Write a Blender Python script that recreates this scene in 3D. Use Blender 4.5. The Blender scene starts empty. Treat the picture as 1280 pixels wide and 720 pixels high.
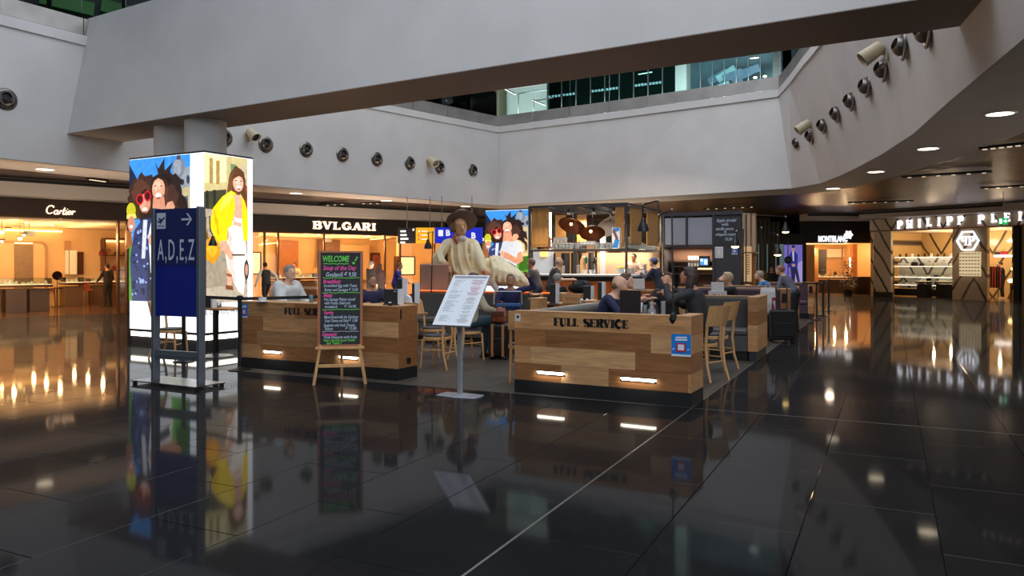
import bpy, bmesh, math, random
from mathutils import Vector, Matrix
random.seed(7)
sc = bpy.context.scene
COL = sc.collection
# ---------------------------------------------------------------- camera, world, light, exposure
EYE, FOC, HOR = 1.65, 970.0, 329.0            # eye height (m), focal length (px of 1280), horizon row
cd = bpy.data.cameras.new('camera'); cam = bpy.data.objects.new('camera', cd); COL.objects.link(cam)
cam.location = (0, 0, EYE); cam.rotation_euler = (math.radians(90), 0, 0)
cd.sensor_width = 36.0; cd.lens = FOC / 1280 * 36.0; cd.shift_y = -(360 - HOR) / 1280
cd.clip_start = 0.05; cd.clip_end = 300
sc.camera = cam
sc.view_settings.view_transform = 'Standard'; sc.view_settings.look = 'None'
sc.view_settings.gamma = 1.0; sc.view_settings.use_curve_mapping = False
sc.view_settings.exposure = 0.12
world = bpy.data.worlds.new('sky'); sc.world = world; world.use_nodes = True
bg = world.node_tree.nodes['Background']
bg.inputs['Color'].default_value = (0.70, 0.80, 1.0, 1); bg.inputs['Strength'].default_value = 1.0

def area(name, loc, size, power, col, rot=(0, 0, 0), sy=None):
    l = bpy.data.lights.new(name, 'AREA'); l.energy = power; l.color = col
    if sy: l.shape = 'RECTANGLE'; l.size_y = sy
    l.size = size
    o = bpy.data.objects.new(name, l); o.location = loc; o.rotation_euler = rot; COL.objects.link(o)
    return o
SKY_P, SHOP_P = 2050.0, 1.0
# daylight coming down through the roof glazing over the atrium
area('roof_daylight', (3.2, 12.0, 15.5), 15, SKY_P, (0.95, 0.97, 1.0), (0, 0, 0), 30)
WARM = (1.0, 0.66, 0.34)
# the hall side of the concourse behind the photographer has its own daylight opening
area('concourse_daylight', (6.0, -9.0, 9.0), 16, 1650, (0.80, 0.89, 1.0), (math.radians(62), 0, 0), 6)
# added unseen fill lights set low, aimed up at the ceilings and shop fascias
for nm, loc, sz, p, c, rot in (('ceiling_fill_right', (16.5, 11.0, .6), 5, 260, (1, .95, .88), (math.radians(180), math.radians(-18), 0)),
                               ('ceiling_fill_right_rear', (24.0, 22.0, .6), 6, 210, (1, .84, .68), (math.radians(180), math.radians(-12), 0)),
                               ('ceiling_fill_left', (-19.5, 15.0, .6), 5, 220, (1, .88, .78), (math.radians(180), math.radians(14), 0)),
                               ('ceiling_fill_rear', (4.5, 35.0, .6), 6, 260, (1, .80, .60), (math.radians(180), 0, 0)),
                               ('ceiling_fill_rear_left', (-5.5, 31.0, .5), 4, 130, (1, .82, .66), (math.radians(180), 0, 0)),
                               ('fascia_fill_left', (-11.5, 20.5, .5), 4, 170, (1, .80, .60), (math.radians(125), 0, math.radians(46))),
                               ('fascia_fill_middle', (-5.5, 28.5, .5), 4, 150, (1, .80, .60), (math.radians(125), 0, math.radians(41)))):
    area(nm, loc, sz, p, c, rot)

# ---------------------------------------------------------------- where a point of the ground or of a plane at depth Y lies
def G(px, py):
    Y = EYE * FOC / (py - HOR); return Vector(((px - 640) / FOC * Y, Y, 0))
def Q(px, py, Y): return Vector(((px - 640) / FOC * Y, Y, EYE + (HOR - py) * Y / FOC))
AX = math.radians(25.95)
U = Vector((math.cos(AX), -math.sin(AX), 0)); V = Vector((math.sin(AX), math.cos(AX), 0))

# ---------------------------------------------------------------- materials
def lin(c):
    c = c / 255.0
    return c / 12.92 if c <= 0.04045 else ((c + 0.055) / 1.055) ** 2.4
def rgb(r, g, b): return (lin(r), lin(g), lin(b), 1)
MATS = {}
def mat(name, c, rough=.5, metal=0, emit=0, var=0, vs=6, bump=0, bs=60, coat=0, spec=.5, ecol=None):
    if name in MATS: return MATS[name]
    m = bpy.data.materials.new(name); m.use_nodes = True; nt = m.node_tree; b = nt.nodes['Principled BSDF']
    col = rgb(*c); b.inputs['Base Color'].default_value = col
    b.inputs['Roughness'].default_value = rough; b.inputs['Metallic'].default_value = metal
    b.inputs['Specular IOR Level'].default_value = spec
    if coat: b.inputs['Coat Weight'].default_value = coat
    if emit:
        b.inputs['Emission Color'].default_value = rgb(*ecol) if ecol else col; b.inputs['Emission Strength'].default_value = emit
    if var or bump:
        tc = nt.nodes.new('ShaderNodeTexCoord')
    if var:
        n = nt.nodes.new('ShaderNodeTexNoise'); n.inputs['Scale'].default_value = vs; n.inputs['Detail'].default_value = 4
        nt.links.new(tc.outputs['Object'], n.inputs['Vector'])
        r = nt.nodes.new('ShaderNodeMapRange'); r.inputs['From Min'].default_value = .3; r.inputs['From Max'].default_value = .7
        r.inputs['To Min'].default_value = 1 - var; r.inputs['To Max'].default_value = 1 + var
        nt.links.new(n.outputs['Fac'], r.inputs['Value'])
        h = nt.nodes.new('ShaderNodeHueSaturation'); h.inputs['Color'].default_value = col
        nt.links.new(r.outputs['Result'], h.inputs['Value']); nt.links.new(h.outputs['Color'], b.inputs['Base Color'])
    if bump:
        n2 = nt.nodes.new('ShaderNodeTexNoise'); n2.inputs['Scale'].default_value = bs; n2.inputs['Detail'].default_value = 3
        nt.links.new(tc.outputs['Object'], n2.inputs['Vector'])
        bp = nt.nodes.new('ShaderNodeBump'); bp.inputs['Strength'].default_value = bump; bp.inputs['Distance'].default_value = .01
        nt.links.new(n2.outputs['Fac'], bp.inputs['Height']); nt.links.new(bp.outputs['Normal'], b.inputs['Normal'])
    MATS[name] = m; return m
def wood(name, c, rough=.45, contrast=.35, along='X', scale=1.0, tone=.22):
    """grain stretched along one axis, every board with its own offset and tone"""
    if name in MATS: return MATS[name]
    m = bpy.data.materials.new(name); m.use_nodes = True; nt = m.node_tree; b = nt.nodes['Principled BSDF']
    b.inputs['Roughness'].default_value = rough
    tc = nt.nodes.new('ShaderNodeTexCoord'); mp = nt.nodes.new('ShaderNodeMapping'); oi = nt.nodes.new('ShaderNodeObjectInfo')
    s = {'X': (1.6, 14, 14), 'Y': (14, 1.6, 14), 'Z': (14, 14, 1.6)}[along]
    mp.inputs['Scale'].default_value = [k * scale for k in s]
    nt.links.new(tc.outputs['Object'], mp.inputs['Vector'])
    mul = nt.nodes.new('ShaderNodeMath'); mul.operation = 'MULTIPLY'; mul.inputs[1].default_value = 37
    nt.links.new(oi.outputs['Random'], mul.inputs[0]); nt.links.new(mul.outputs[0], mp.inputs['Location'])
    n = nt.nodes.new('ShaderNodeTexNoise'); n.inputs['Scale'].default_value = 1.3; n.inputs['Detail'].default_value = 6; n.inputs['Distortion'].default_value = 1.2
    nt.links.new(mp.outputs['Vector'], n.inputs['Vector'])
    r = nt.nodes.new('ShaderNodeMapRange'); r.inputs['From Min'].default_value = .3; r.inputs['From Max'].default_value = .7
    r.inputs['To Min'].default_value = 1 - contrast; r.inputs['To Max'].default_value = 1 + contrast * .6
    nt.links.new(n.outputs['Fac'], r.inputs['Value'])
    t = nt.nodes.new('ShaderNodeMapRange'); t.inputs['To Min'].default_value = 1 - tone; t.inputs['To Max'].default_value = 1 + tone
    nt.links.new(oi.outputs['Random'], t.inputs['Value'])
    mm = nt.nodes.new('ShaderNodeMath'); mm.operation = 'MULTIPLY'
    nt.links.new(r.outputs['Result'], mm.inputs[0]); nt.links.new(t.outputs['Result'], mm.inputs[1])
    h = nt.nodes.new('ShaderNodeHueSaturation'); h.inputs['Color'].default_value = rgb(*c)
    nt.links.new(mm.outputs[0], h.inputs['Value']); nt.links.new(h.outputs['Color'], b.inputs['Base Color'])
    MATS[name] = m; return m
def glass(name, tint=(235, 245, 245), gloss=.5, rough=.02, haze=0):
    """thin clear pane: see-through with a fresnel reflection"""
    if name in MATS: return MATS[name]
    m = bpy.data.materials.new(name); m.use_nodes = True; nt = m.node_tree
    nt.nodes.remove(nt.nodes['Principled BSDF']); out = nt.nodes['Material Output']
    t = nt.nodes.new('ShaderNodeBsdfTransparent'); t.inputs['Color'].default_value = rgb(*tint)
    g = nt.nodes.new('ShaderNodeBsdfGlossy'); g.inputs['Roughness'].default_value = rough
    f = nt.nodes.new('ShaderNodeFresnel'); f.inputs['IOR'].default_value = 1.45
    k = nt.nodes.new('ShaderNodeMath'); k.operation = 'MULTIPLY'; k.inputs[1].default_value = gloss * 2
    mx = nt.nodes.new('ShaderNodeMixShader')
    nt.links.new(f.outputs[0], k.inputs[0]); nt.links.new(k.outputs[0], mx.inputs[0])
    nt.links.new(t.outputs[0], mx.inputs[1]); nt.links.new(g.outputs[0], mx.inputs[2]); 
    if haze:
        d = nt.nodes.new('ShaderNodeBsdfDiffuse'); d.inputs['Color'].default_value = (.9, .9, .9, 1); m2 = nt.nodes.new('ShaderNodeMixShader'); m2.inputs[0].default_value = haze
        nt.links.new(mx.outputs[0], m2.inputs[1]); nt.links.new(d.outputs[0], m2.inputs[2]); nt.links.new(m2.outputs[0], out.inputs['Surface'])
    else: nt.links.new(mx.outputs[0], out.inputs['Surface'])
    MATS[name] = m; return m
def marble(name, base, vein, scale=.55, rough=.15):
    """book-matched stone with broad dark diagonal veins"""
    if name in MATS: return MATS[name]
    m = bpy.data.materials.new(name); m.use_nodes = True; nt = m.node_tree; b = nt.nodes['Principled BSDF']
    b.inputs['Roughness'].default_value = rough
    tc = nt.nodes.new('ShaderNodeTexCoord'); sep = nt.nodes.new('ShaderNodeSeparateXYZ'); nt.links.new(tc.outputs['Object'], sep.inputs[0])
    pp = nt.nodes.new('ShaderNodeMath'); pp.operation = 'PINGPONG'; pp.inputs[1].default_value = 1.25
    nt.links.new(sep.outputs['X'], pp.inputs[0])
    cb = nt.nodes.new('ShaderNodeCombineXYZ'); nt.links.new(pp.outputs[0], cb.inputs['X']); nt.links.new(sep.outputs['Z'], cb.inputs['Z'])
    mp = nt.nodes.new('ShaderNodeMapping'); mp.inputs['Rotation'].default_value = (0, math.radians(-32), 0); mp.inputs['Scale'].default_value = (scale, scale, scale)
    nt.links.new(cb.outputs[0], mp.inputs['Vector'])
    w = nt.nodes.new('ShaderNodeTexWave'); w.inputs['Scale'].default_value = 1.0; w.inputs['Distortion'].default_value = 2.2; w.inputs['Detail'].default_value = 3
    nt.links.new(mp.outputs[0], w.inputs['Vector'])
    cr = nt.nodes.new('ShaderNodeValToRGB'); cr.color_ramp.elements[0].position = .02; cr.color_ramp.elements[0].color = rgb(*vein)
    cr.color_ramp.elements[1].position = .13; cr.color_ramp.elements[1].color = rgb(*base)
    nt.links.new(w.outputs['Fac'], cr.inputs[0]); nt.links.new(cr.outputs[0], b.inputs['Base Color'])
    MATS[name] = m; return m

# ---------------------------------------------------------------- mesh building
class MB:
    def __init__(s): s.v = []; s.f = []; s.m = []; s.M = Matrix(); s.mi = 0
    def add(s, vs, fs):
        b = len(s.v); M = s.M
        s.v += [tuple(M @ Vector(p)) for p in vs]; s.f += [tuple(b + i for i in f) for f in fs]; s.m += [s.mi] * len(fs); return s
    def box(s, x0, x1, y0, y1, z0, z1):
        return s.add([(x0, y0, z0), (x1, y0, z0), (x1, y1, z0), (x0, y1, z0), (x0, y0, z1), (x1, y0, z1), (x1, y1, z1), (x0, y1, z1)],
                     [(0, 3, 2, 1), (4, 5, 6, 7), (0, 1, 5, 4), (1, 2, 6, 5), (2, 3, 7, 6), (3, 0, 4, 7)])
    def cbox(s, x0, x1, y0, y1, z0, z1, c):
        """slab whose upper edges are chamfered"""
        vs = [(x0, y0, z0), (x1, y0, z0), (x1, y1, z0), (x0, y1, z0), (x0, y0, z1 - c), (x1, y0, z1 - c), (x1, y1, z1 - c), (x0, y1, z1 - c),
              (x0 + c, y0 + c, z1), (x1 - c, y0 + c, z1), (x1 - c, y1 - c, z1), (x0 + c, y1 - c, z1)]
        fs = [(0, 3, 2, 1), (8, 9, 10, 11)]
        for i in range(4):
            j = (i + 1) % 4; fs += [(i, j, 4 + j, 4 + i), (4 + i, 4 + j, 8 + j, 8 + i)]
        return s.add(vs, fs)
    def bar(s, p0, p1, w, h=None):
        """square bar between two points"""
        h = h or w; p0 = Vector(p0); p1 = Vector(p1); d = (p1 - p0).normalized()
        a = d.cross(Vector((0, 0, 1)))
        a = a.normalized() if a.length > .01 else Vector((1, 0, 0)); b = a.cross(d).normalized()
        a *= w / 2; b *= h / 2
        return s.add([p0 - a - b, p0 + a - b, p0 + a + b, p0 - a + b, p1 - a - b, p1 + a - b, p1 + a + b, p1 - a + b],
                     [(3, 2, 1, 0), (4, 5, 6, 7), (0, 1, 5, 4), (1, 2, 6, 5), (2, 3, 7, 6), (3, 0, 4, 7)])
    def tube(s, pts, r, n=8, sy=1.0, closed=False):
        pts = [Vector(p) for p in pts]; k = len(pts)
        rs = r if isinstance(r, (list, tuple)) else [r] * k
        vs = []; d0 = None; a = None
        for i, p in enumerate(pts):
            d = (pts[min(i + 1, k - 1)] - pts[max(i - 1, 0)]).normalized()
            if a is None:
                a = d.cross(Vector((0, 0, 1))); a = a.normalized() if a.length > .05 else Vector((1, 0, 0))
            else:
                a = (a - d * a.dot(d)); a = a.normalized() if a.length > 1e-4 else Vector((1, 0, 0))
            b = d.cross(a)
            for j in range(n):
                t = 2 * math.pi * j / n
                vs.append(p + a * (math.cos(t) * rs[i]) + b * (math.sin(t) * rs[i] * sy))
        fs = []
        for i in range(k - 1):
            for j in range(n):
                q = (j + 1) % n; fs.append((i * n + j, i * n + q, (i + 1) * n + q, (i + 1) * n + j))
        fs += [tuple(range(n))[::-1], tuple((k - 1) * n + j for j in range(n))]
        return s.add(vs, fs)
    def cyl(s, p0, p1, r0, r1=None, n=12): return s.tube([p0, p1], [r0, r0 if r1 is None else r1], n)
    def lathe(s, prof, n=16, c=(0, 0, 0), cap=True):
        vs = []; k = len(prof)
        for r, z in prof:
            for j in range(n):
                t = 2 * math.pi * j / n; vs.append((c[0] + r * math.cos(t), c[1] + r * math.sin(t), c[2] + z))
        fs = []
        for i in range(k - 1):
            for j in range(n):
                q = (j + 1) % n; fs.append((i * n + j, i * n + q, (i + 1) * n + q, (i + 1) * n + j))
        if cap and prof[0][0] > 1e-4: fs.append(tuple(range(n))[::-1])
        if cap and prof[-1][0] > 1e-4: fs.append(tuple((k - 1) * n + j for j in range(n)))
        return s.add(vs, fs)
    def ell(s, c, r, n=10, M=None):
        """ellipsoid"""
        vs = []; rr = n // 2 + 1; c = Vector(c)
        r = r if isinstance(r, (list, tuple)) else (r, r, r)
        for i in range(rr + 1):
            ph = math.pi * i / rr
            for j in range(n):
                t = 2 * math.pi * j / n
                p = Vector((r[0] * math.sin(ph) * math.cos(t), r[1] * math.sin(ph) * math.sin(t), r[2] * math.cos(ph)))
                vs.append(c + (M @ p if M else p))
        fs = []
        for i in range(rr):
            for j in range(n):
                q = (j + 1) % n; fs.append((i * n + j, (i + 1) * n + j, (i + 1) * n + q, i * n + q))
        return s.add(vs, fs)
    def cone(s, p0, p1, r0, r1, n=10):
        """limb: tapered tube with rounded ends"""
        s.tube([p0, p1], [r0, r1], n); s.ell(p0, r0, n); return s.ell(p1, r1, n)
    def prism(s, poly, y0, y1):
        """outline in the x-z plane given thickness along y"""
        k = len(poly)
        ar = sum(poly[i][0] * poly[(i + 1) % k][1] - poly[(i + 1) % k][0] * poly[i][1] for i in range(k))
        if ar < 0: poly = poly[::-1]
        vs = [(x, y0, z) for x, z in poly] + [(x, y1, z) for x, z in poly]
        fs = [tuple(range(k)), tuple(range(2 * k - 1, k - 1, -1))]
        for i in range(k):
            j = (i + 1) % k; fs.append((i, k + i, k + j, j))
        return s.add(vs, fs)
    def slab(s, poly, z0, z1):
        """outline in the x-y plane given thickness along z"""
        k = len(poly)
        ar = sum(poly[i][0] * poly[(i + 1) % k][1] - poly[(i + 1) % k][0] * poly[i][1] for i in range(k))
        if ar < 0: poly = poly[::-1]
        vs = [(p[0], p[1], z0) for p in poly] + [(p[0], p[1], z1) for p in poly]
        fs = [tuple(range(k))[::-1], tuple(range(k, 2 * k))]
        for i in range(k):
            j = (i + 1) % k; fs.append((i, j, k + j, k + i))
        return s.add(vs, fs)
    def stroke(s, pts, w, y0, y1):
        """flat thick line in the x-z plane"""
        for i in range(len(pts) - 1):
            a = Vector((pts[i][0], pts[i][1])); b = Vector((pts[i + 1][0], pts[i + 1][1])); d = b - a
            if d.length < 1e-6: continue
            d.normalize(); e = d * (w * .3 if len(pts) > 2 else 0); n = Vector((-d.y, d.x)) * w / 2
            a2 = a - (e if i > 0 else e * 0); b2 = b + (e if i < len(pts) - 2 else e * 0)
            s.prism([tuple(a2 - n), tuple(b2 - n), tuple(b2 + n), tuple(a2 + n)], y0, y1)
        return s
    def mesh(s, name, mats):
        me = bpy.data.meshes.new(name); me.from_pydata(s.v, [], s.f); me.update()
        for m in (mats if isinstance(mats, (list, tuple)) else [mats]): me.materials.append(m)
        if any(s.m): me.polygons.foreach_set('material_index', s.m)
        return me
    def build(s, name, mats, parent=None, smooth=None, bevel=0):
        me = s.mesh(name, mats)
        if bevel:
            bm = bmesh.new(); bm.from_mesh(me)
            bmesh.ops.bevel(bm, geom=[e for e in bm.edges if len(e.link_faces) == 2 and e.calc_face_angle(0) > .5], offset=bevel, segments=1, affect='EDGES', clamp_overlap=True)
            bm.to_mesh(me); bm.free()
        if smooth:
            me.shade_smooth(); me.set_sharp_from_angle(angle=math.radians(smooth))
        return link(name, me, parent)
def link(name, me, parent=None):
    o = bpy.data.objects.new(name, me); COL.objects.link(o)
    if parent: o.parent = parent
    return o
def tag(o, label=None, cat=None, group=None, kind=None):
    if label: o['label'] = label
    if cat: o['category'] = cat
    if group: o['group'] = group
    if kind: o['kind'] = kind
    return o
def thing(name, label, cat, loc=(0, 0, 0), rz=0, group=None):
    o = bpy.data.objects.new(name, None); o.empty_display_size = .1; COL.objects.link(o)
    o.location = loc; o.rotation_euler = (0, 0, rz); return tag(o, label, cat, group)
def struct(name, mb, m, smooth=None, label=None, parent=None):
    o = mb.build(name, m, parent, smooth)
    if not parent: tag(o, label, None, None, 'structure')
    return o
def sempty(name, loc=(0, 0, 0), rz=0, label=None):
    o = bpy.data.objects.new(name, None); COL.objects.link(o); o.location = loc; o.rotation_euler = (0, 0, rz)
    return tag(o, label, None, None, 'structure')
def dup(root, loc=None, rz=None, label=None, group=None):
    c = root.copy(); COL.objects.link(c)
    if loc is not None: c.location = loc
    if rz is not None: c.rotation_euler = (0, 0, rz)
    if label: c['label'] = label
    if group: c['group'] = group
    def kids(a, b):
        for ch in list(a.children):
            k = ch.copy(); COL.objects.link(k); k.parent = b; kids(ch, k)
    kids(root, c); return c
def remesh(mb, name, mats, voxel, smooth=4, parent=None, extra=None, pick=None):
    """weld overlapping volumes into one continuous skin"""
    me = mb.mesh(name, mats if not pick else mats[0]); o = bpy.data.objects.new(name, me); COL.objects.link(o)
    r = o.modifiers.new('r', 'REMESH'); r.mode = 'VOXEL'; r.voxel_size = voxel; r.use_smooth_shade = True
    if smooth:
        k = o.modifiers.new('s', 'SMOOTH'); k.factor = .5; k.iterations = smooth
    dg = bpy.context.evaluated_depsgraph_get(); out = bpy.data.meshes.new_from_object(o.evaluated_get(dg))
    bpy.data.objects.remove(o); bpy.data.meshes.remove(me)
    if extra or pick:
        bm = bmesh.new(); bm.from_mesh(out)
        if pick:
            for f in bm.faces: f.material_index = pick(f.calc_center_median())
        if extra:
            em = extra.mesh('x', mats); bm.from_mesh(em); bpy.data.meshes.remove(em)
        bm.to_mesh(out); bm.free(); out.materials.clear()
        for m in (mats if isinstance(mats, (list, tuple)) else [mats]): out.materials.append(m)
    out.name = name; out.shade_smooth()
    return link(name, out, parent)
_fc = {}
def text_mesh(txt, size, depth=.004, shear=0, bold=0, space=1.0, align='CENTER'):
    """lettering in the x-z plane that faces -y"""
    c = bpy.data.curves.new('t', 'FONT'); c.body = txt; c.size = size; c.extrude = depth / 2; c.shear = shear; c.offset = bold
    c.space_character = space; c.align_x = align; c.align_y = 'CENTER'; c.resolution_u = 2
    o = bpy.data.objects.new('t', c); COL.objects.link(o)
    dg = bpy.context.evaluated_depsgraph_get(); me = bpy.data.meshes.new_from_object(o.evaluated_get(dg))
    bpy.data.objects.remove(o); bpy.data.curves.remove(c)
    me.transform(Matrix.Rotation(math.radians(90), 4, 'X')); return me
def text(name, txt, size, m, loc, parent=None, depth=.004, shear=0, bold=0, space=1.0, sx=1.0, align='CENTER', width=None):
    me = text_mesh(txt, size, depth, shear, bold, space, align)
    if width:
        xs = [v.co.x for v in me.vertices]; sx = width / max(1e-4, max(xs) - min(xs))
    me.transform(Matrix.Diagonal((sx, 1, 1, 1))); me.transform(Matrix.Translation(loc))
    me.materials.clear(); me.materials.append(m); me.name = name
    return link(name, me, parent)
def join_meshes(name, parts, parent=None):
    """parts: list of (mesh, material); joined into one object"""
    bm = bmesh.new(); mats = []
    for me, m in parts:
        if m not in mats: mats.append(m)
        for p in me.polygons: p.material_index = mats.index(m)
        bm.from_mesh(me); bpy.data.meshes.remove(me)
    out = bpy.data.meshes.new(name); bm.to_mesh(out); bm.free()
    for m in mats: out.materials.append(m)
    return link(name, out, parent)
def arc(cx, cz, rx, rz, a0, a1, n=8):
    return [(cx + rx * math.cos(math.radians(a0 + (a1 - a0) * i / n)), cz + rz * math.sin(math.radians(a0 + (a1 - a0) * i / n))) for i in range(n + 1)]
# slab-serif capitals drawn as strokes: (advance, thick strokes, thin strokes, serifs)
SER = {
 'B': (.74, [[(.16, 0), (.16, 1)], arc(.4, .745, .2, .225, 80, -80), arc(.42, .27, .23, .24, 80, -80)], [[(.16, .96), (.42, .96)], [(.16, .52), (.42, .52)], [(.16, .04), (.44, .04)]], [(.16, 0), (.16, 1)]),
 'V': (.76, [[(.1, 1), (.38, 0)]], [[(.38, 0), (.66, 1)]], [(.1, 1), (.66, 1)]),
 'L': (.64, [[(.16, 0), (.16, 1)]], [[(.16, .04), (.58, .04)], [(.57, 0), (.57, .25)]], [(.16, 0), (.16, 1)]),
 'G': (.84, [arc(.45, .5, .33, .44, 70, 290, 12), [(.7, .44), (.7, .08)]], [arc(.45, .5, .3, .46, 20, 70, 5), arc(.45, .5, .3, .46, 290, 330, 5), [(.68, .68), (.68, .95)]], [(.68, .42)]),
 'C': (.78, [arc(.45, .5, .33, .44, 70, 290, 12)], [arc(.45, .5, .3, .46, 20, 70, 5), arc(.45, .5, .3, .46, 290, 330, 5), [(.68, .68), (.68, .95)]], []),
 'A': (.78, [[(.4, 1), (.67, 0)]], [[(.1, 0), (.4, 1)], [(.2, .34), (.56, .34)]], [(.1, 0), (.67, 0)]),
 'R': (.76, [[(.16, 0), (.16, 1)], arc(.4, .74, .21, .22, 80, -80), [(.42, .5), (.66, 0)]], [[(.16, .96), (.42, .96)], [(.16, .5), (.42, .5)]], [(.16, 0), (.16, 1), (.66, 0)]),
 'P': (.68, [[(.16, 0), (.16, 1)], arc(.4, .72, .21, .24, 80, -80)], [[(.16, .96), (.42, .96)], [(.16, .47), (.42, .47)]], [(.16, 0), (.16, 1)]),
 'I': (.36, [[(.18, 0), (.18, 1)]], [], [(.18, 0), (.18, 1)]),
 'H': (.8, [[(.16, 0), (.16, 1)], [(.64, 0), (.64, 1)]], [[(.16, .52), (.64, .52)]], [(.16, 0), (.16, 1), (.64, 0), (.64, 1)]),
 'E': (.68, [[(.16, 0), (.16, 1)]], [[(.16, .96), (.58, .96)], [(.16, .52), (.46, .52)], [(.16, .04), (.6, .04)], [(.57, .78), (.57, 1)], [(.59, 0), (.59, .24)], [(.46, .42), (.46, .62)]], [(.16, 0), (.16, 1)]),
 'F': (.64, [[(.16, 0), (.16, 1)]], [[(.16, .96), (.58, .96)], [(.16, .5), (.46, .5)], [(.57, .76), (.57, 1)], [(.46, .4), (.46, .6)]], [(.16, 0), (.16, 1)]),
 'N': (.82, [[(.15, 1), (.66, 0)]], [[(.15, 0), (.15, 1)], [(.66, 0), (.66, 1)]], [(.15, 0), (.66, 1)]),
 'U': (.8, [[(.17, 1), (.17, .3)] + arc(.4, .28, .23, .25, 180, 270, 5)], [arc(.4, .28, .23, .25, 270, 360, 5) + [(.63, 1)]], [(.17, 1), (.63, 1)]),
 'S': (.66, [arc(.34, .73, .2, .22, 120, 270, 6) + arc(.34, .27, .22, .23, 90, -60, 6)], [arc(.34, .73, .2, .23, 40, 120, 5), arc(.34, .27, .22, .23, -60, -140, 5), [(.53, .74), (.53, .96)], [(.13, .04), (.13, .28)]], []),
 ' ': (.45, [], [], []),
}
def serif(txt, h, tk=.19, tn=.075, space=.06, y0=-.02, y1=0, sx=1.0, stencil=False):
    """returns an MB of the word centred at the origin, height h, and its width"""
    mb = MB(); x = 0; item = []
    for ch in txt:
        item.append((x, SER[ch])); x += SER[ch][0] + space
    w = (x - space) * h * sx
    for x0, (ad, tks, tns, sfs) in item:
        f = lambda p: ((x0 + p[0]) * h * sx - w / 2, (p[1] - .5) * h)
        for st in tks: mb.stroke([f(p) for p in st], tk * h, y0, y1)
        for st in tns: mb.stroke([f(p) for p in st], tn * h, y0, y1)
        for q in sfs:
            zz = min(max(q[1], tn / 2), 1 - tn / 2); k = tk * .5 + .07
            mb.stroke([f((q[0] - k, zz)), f((q[0] + k, zz))], tn * h, y0, y1)
    return mb, w
# ================================================================ materials used all over
M = {}
M['plaster'] = mat('white plaster', (205, 202, 198), .75, var=.05, vs=.9, bump=.05, bs=6)
M['soffit'] = mat('bridge soffit tan', (142, 126, 116), .7, var=.06, vs=.7)  # a darker tan than the wall plaster
M['ceil'] = mat('ceiling plaster', (196, 186, 178), .6, var=.04, vs=.8)
M['copper'] = mat('bronze ceiling sheet', (88, 69, 58), .38, metal=.7, var=.12, vs=2.5, bump=.12, bs=9)
M['granite'] = mat('polished black granite', (25, 25, 26), .05, var=.28, vs=1.6, spec=.22)
nt = M['granite'].node_tree; b_ = nt.nodes['Principled BSDF']; b_.inputs['Specular IOR Level'].default_value = 0
g_ = nt.nodes.new('ShaderNodeBsdfGlossy'); g_.inputs['Roughness'].default_value = .055; f_ = nt.nodes.new('ShaderNodeFresnel'); f_.inputs['IOR'].default_value = 1.5
k_ = nt.nodes.new('ShaderNodeMath'); k_.operation = 'MULTIPLY'; k_.inputs[1].default_value = .56; mx_ = nt.nodes.new('ShaderNodeMixShader')     # honed stone: part of the mirror reflection
g2_ = nt.nodes.new('ShaderNodeBsdfGlossy'); g2_.inputs['Roughness'].default_value = .34; gm_ = nt.nodes.new('ShaderNodeMixShader'); gm_.inputs[0].default_value = .15      # a broad sheen under the mirror reflection
nt.links.new(g_.outputs[0], gm_.inputs[1]); nt.links.new(g2_.outputs[0], gm_.inputs[2])
nt.links.new(f_.outputs[0], k_.inputs[0]); nt.links.new(k_.outputs[0], mx_.inputs[0]); nt.links.new(b_.outputs[0], mx_.inputs[1]); nt.links.new(gm_.outputs[0], mx_.inputs[2]); nt.links.new(mx_.outputs[0], nt.nodes['Material Output'].inputs['Surface'])
M['joint'] = mat('floor joint', (9, 9, 9), .6)
M['metalstrip'] = mat('brushed floor strip', (150, 148, 140), .35, metal=.9)
M['plate'] = mat('satin steel plate', (176, 172, 166), .5, metal=.85, var=.14, vs=1.5); M['steel'] = mat('brushed steel', (150, 150, 150), .28, metal=1, var=.1, vs=3)
M['chrome'] = mat('chrome', (190, 188, 185), .16, metal=1)
M['noz'] = mat('dull steel', (128, 122, 116), .3, metal=1, var=.15, vs=8); M['black'] = mat('black metal', (22, 22, 23), .4)
M['blackm'] = mat('matt black', (14, 14, 15), .65)
M['char'] = mat('charcoal', (46, 46, 48), .55)
M['white'] = mat('white enamel', (232, 232, 232), .4)
M['glass'] = glass('clear glass')
M['pane'] = glass('shop pane', (246, 246, 246), .35)
M['tealglass'] = glass('green tinted glass', (170, 205, 200), .16)
M['lamp'] = mat('downlight lens', (255, 236, 205), .5, emit=6)
M['spot'] = mat('track spot lens', (255, 236, 205), .5, emit=.6); M['cool'] = mat('white strip lens', (255, 246, 228), .5, emit=7)
M['upper'] = mat('upper hall wall', (70, 72, 70), .7)
M['outer'] = mat('hall outer wall', (120, 116, 110), .8)
M['beige'] = mat('beige projector shell', (196, 182, 150), .45)

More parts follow.
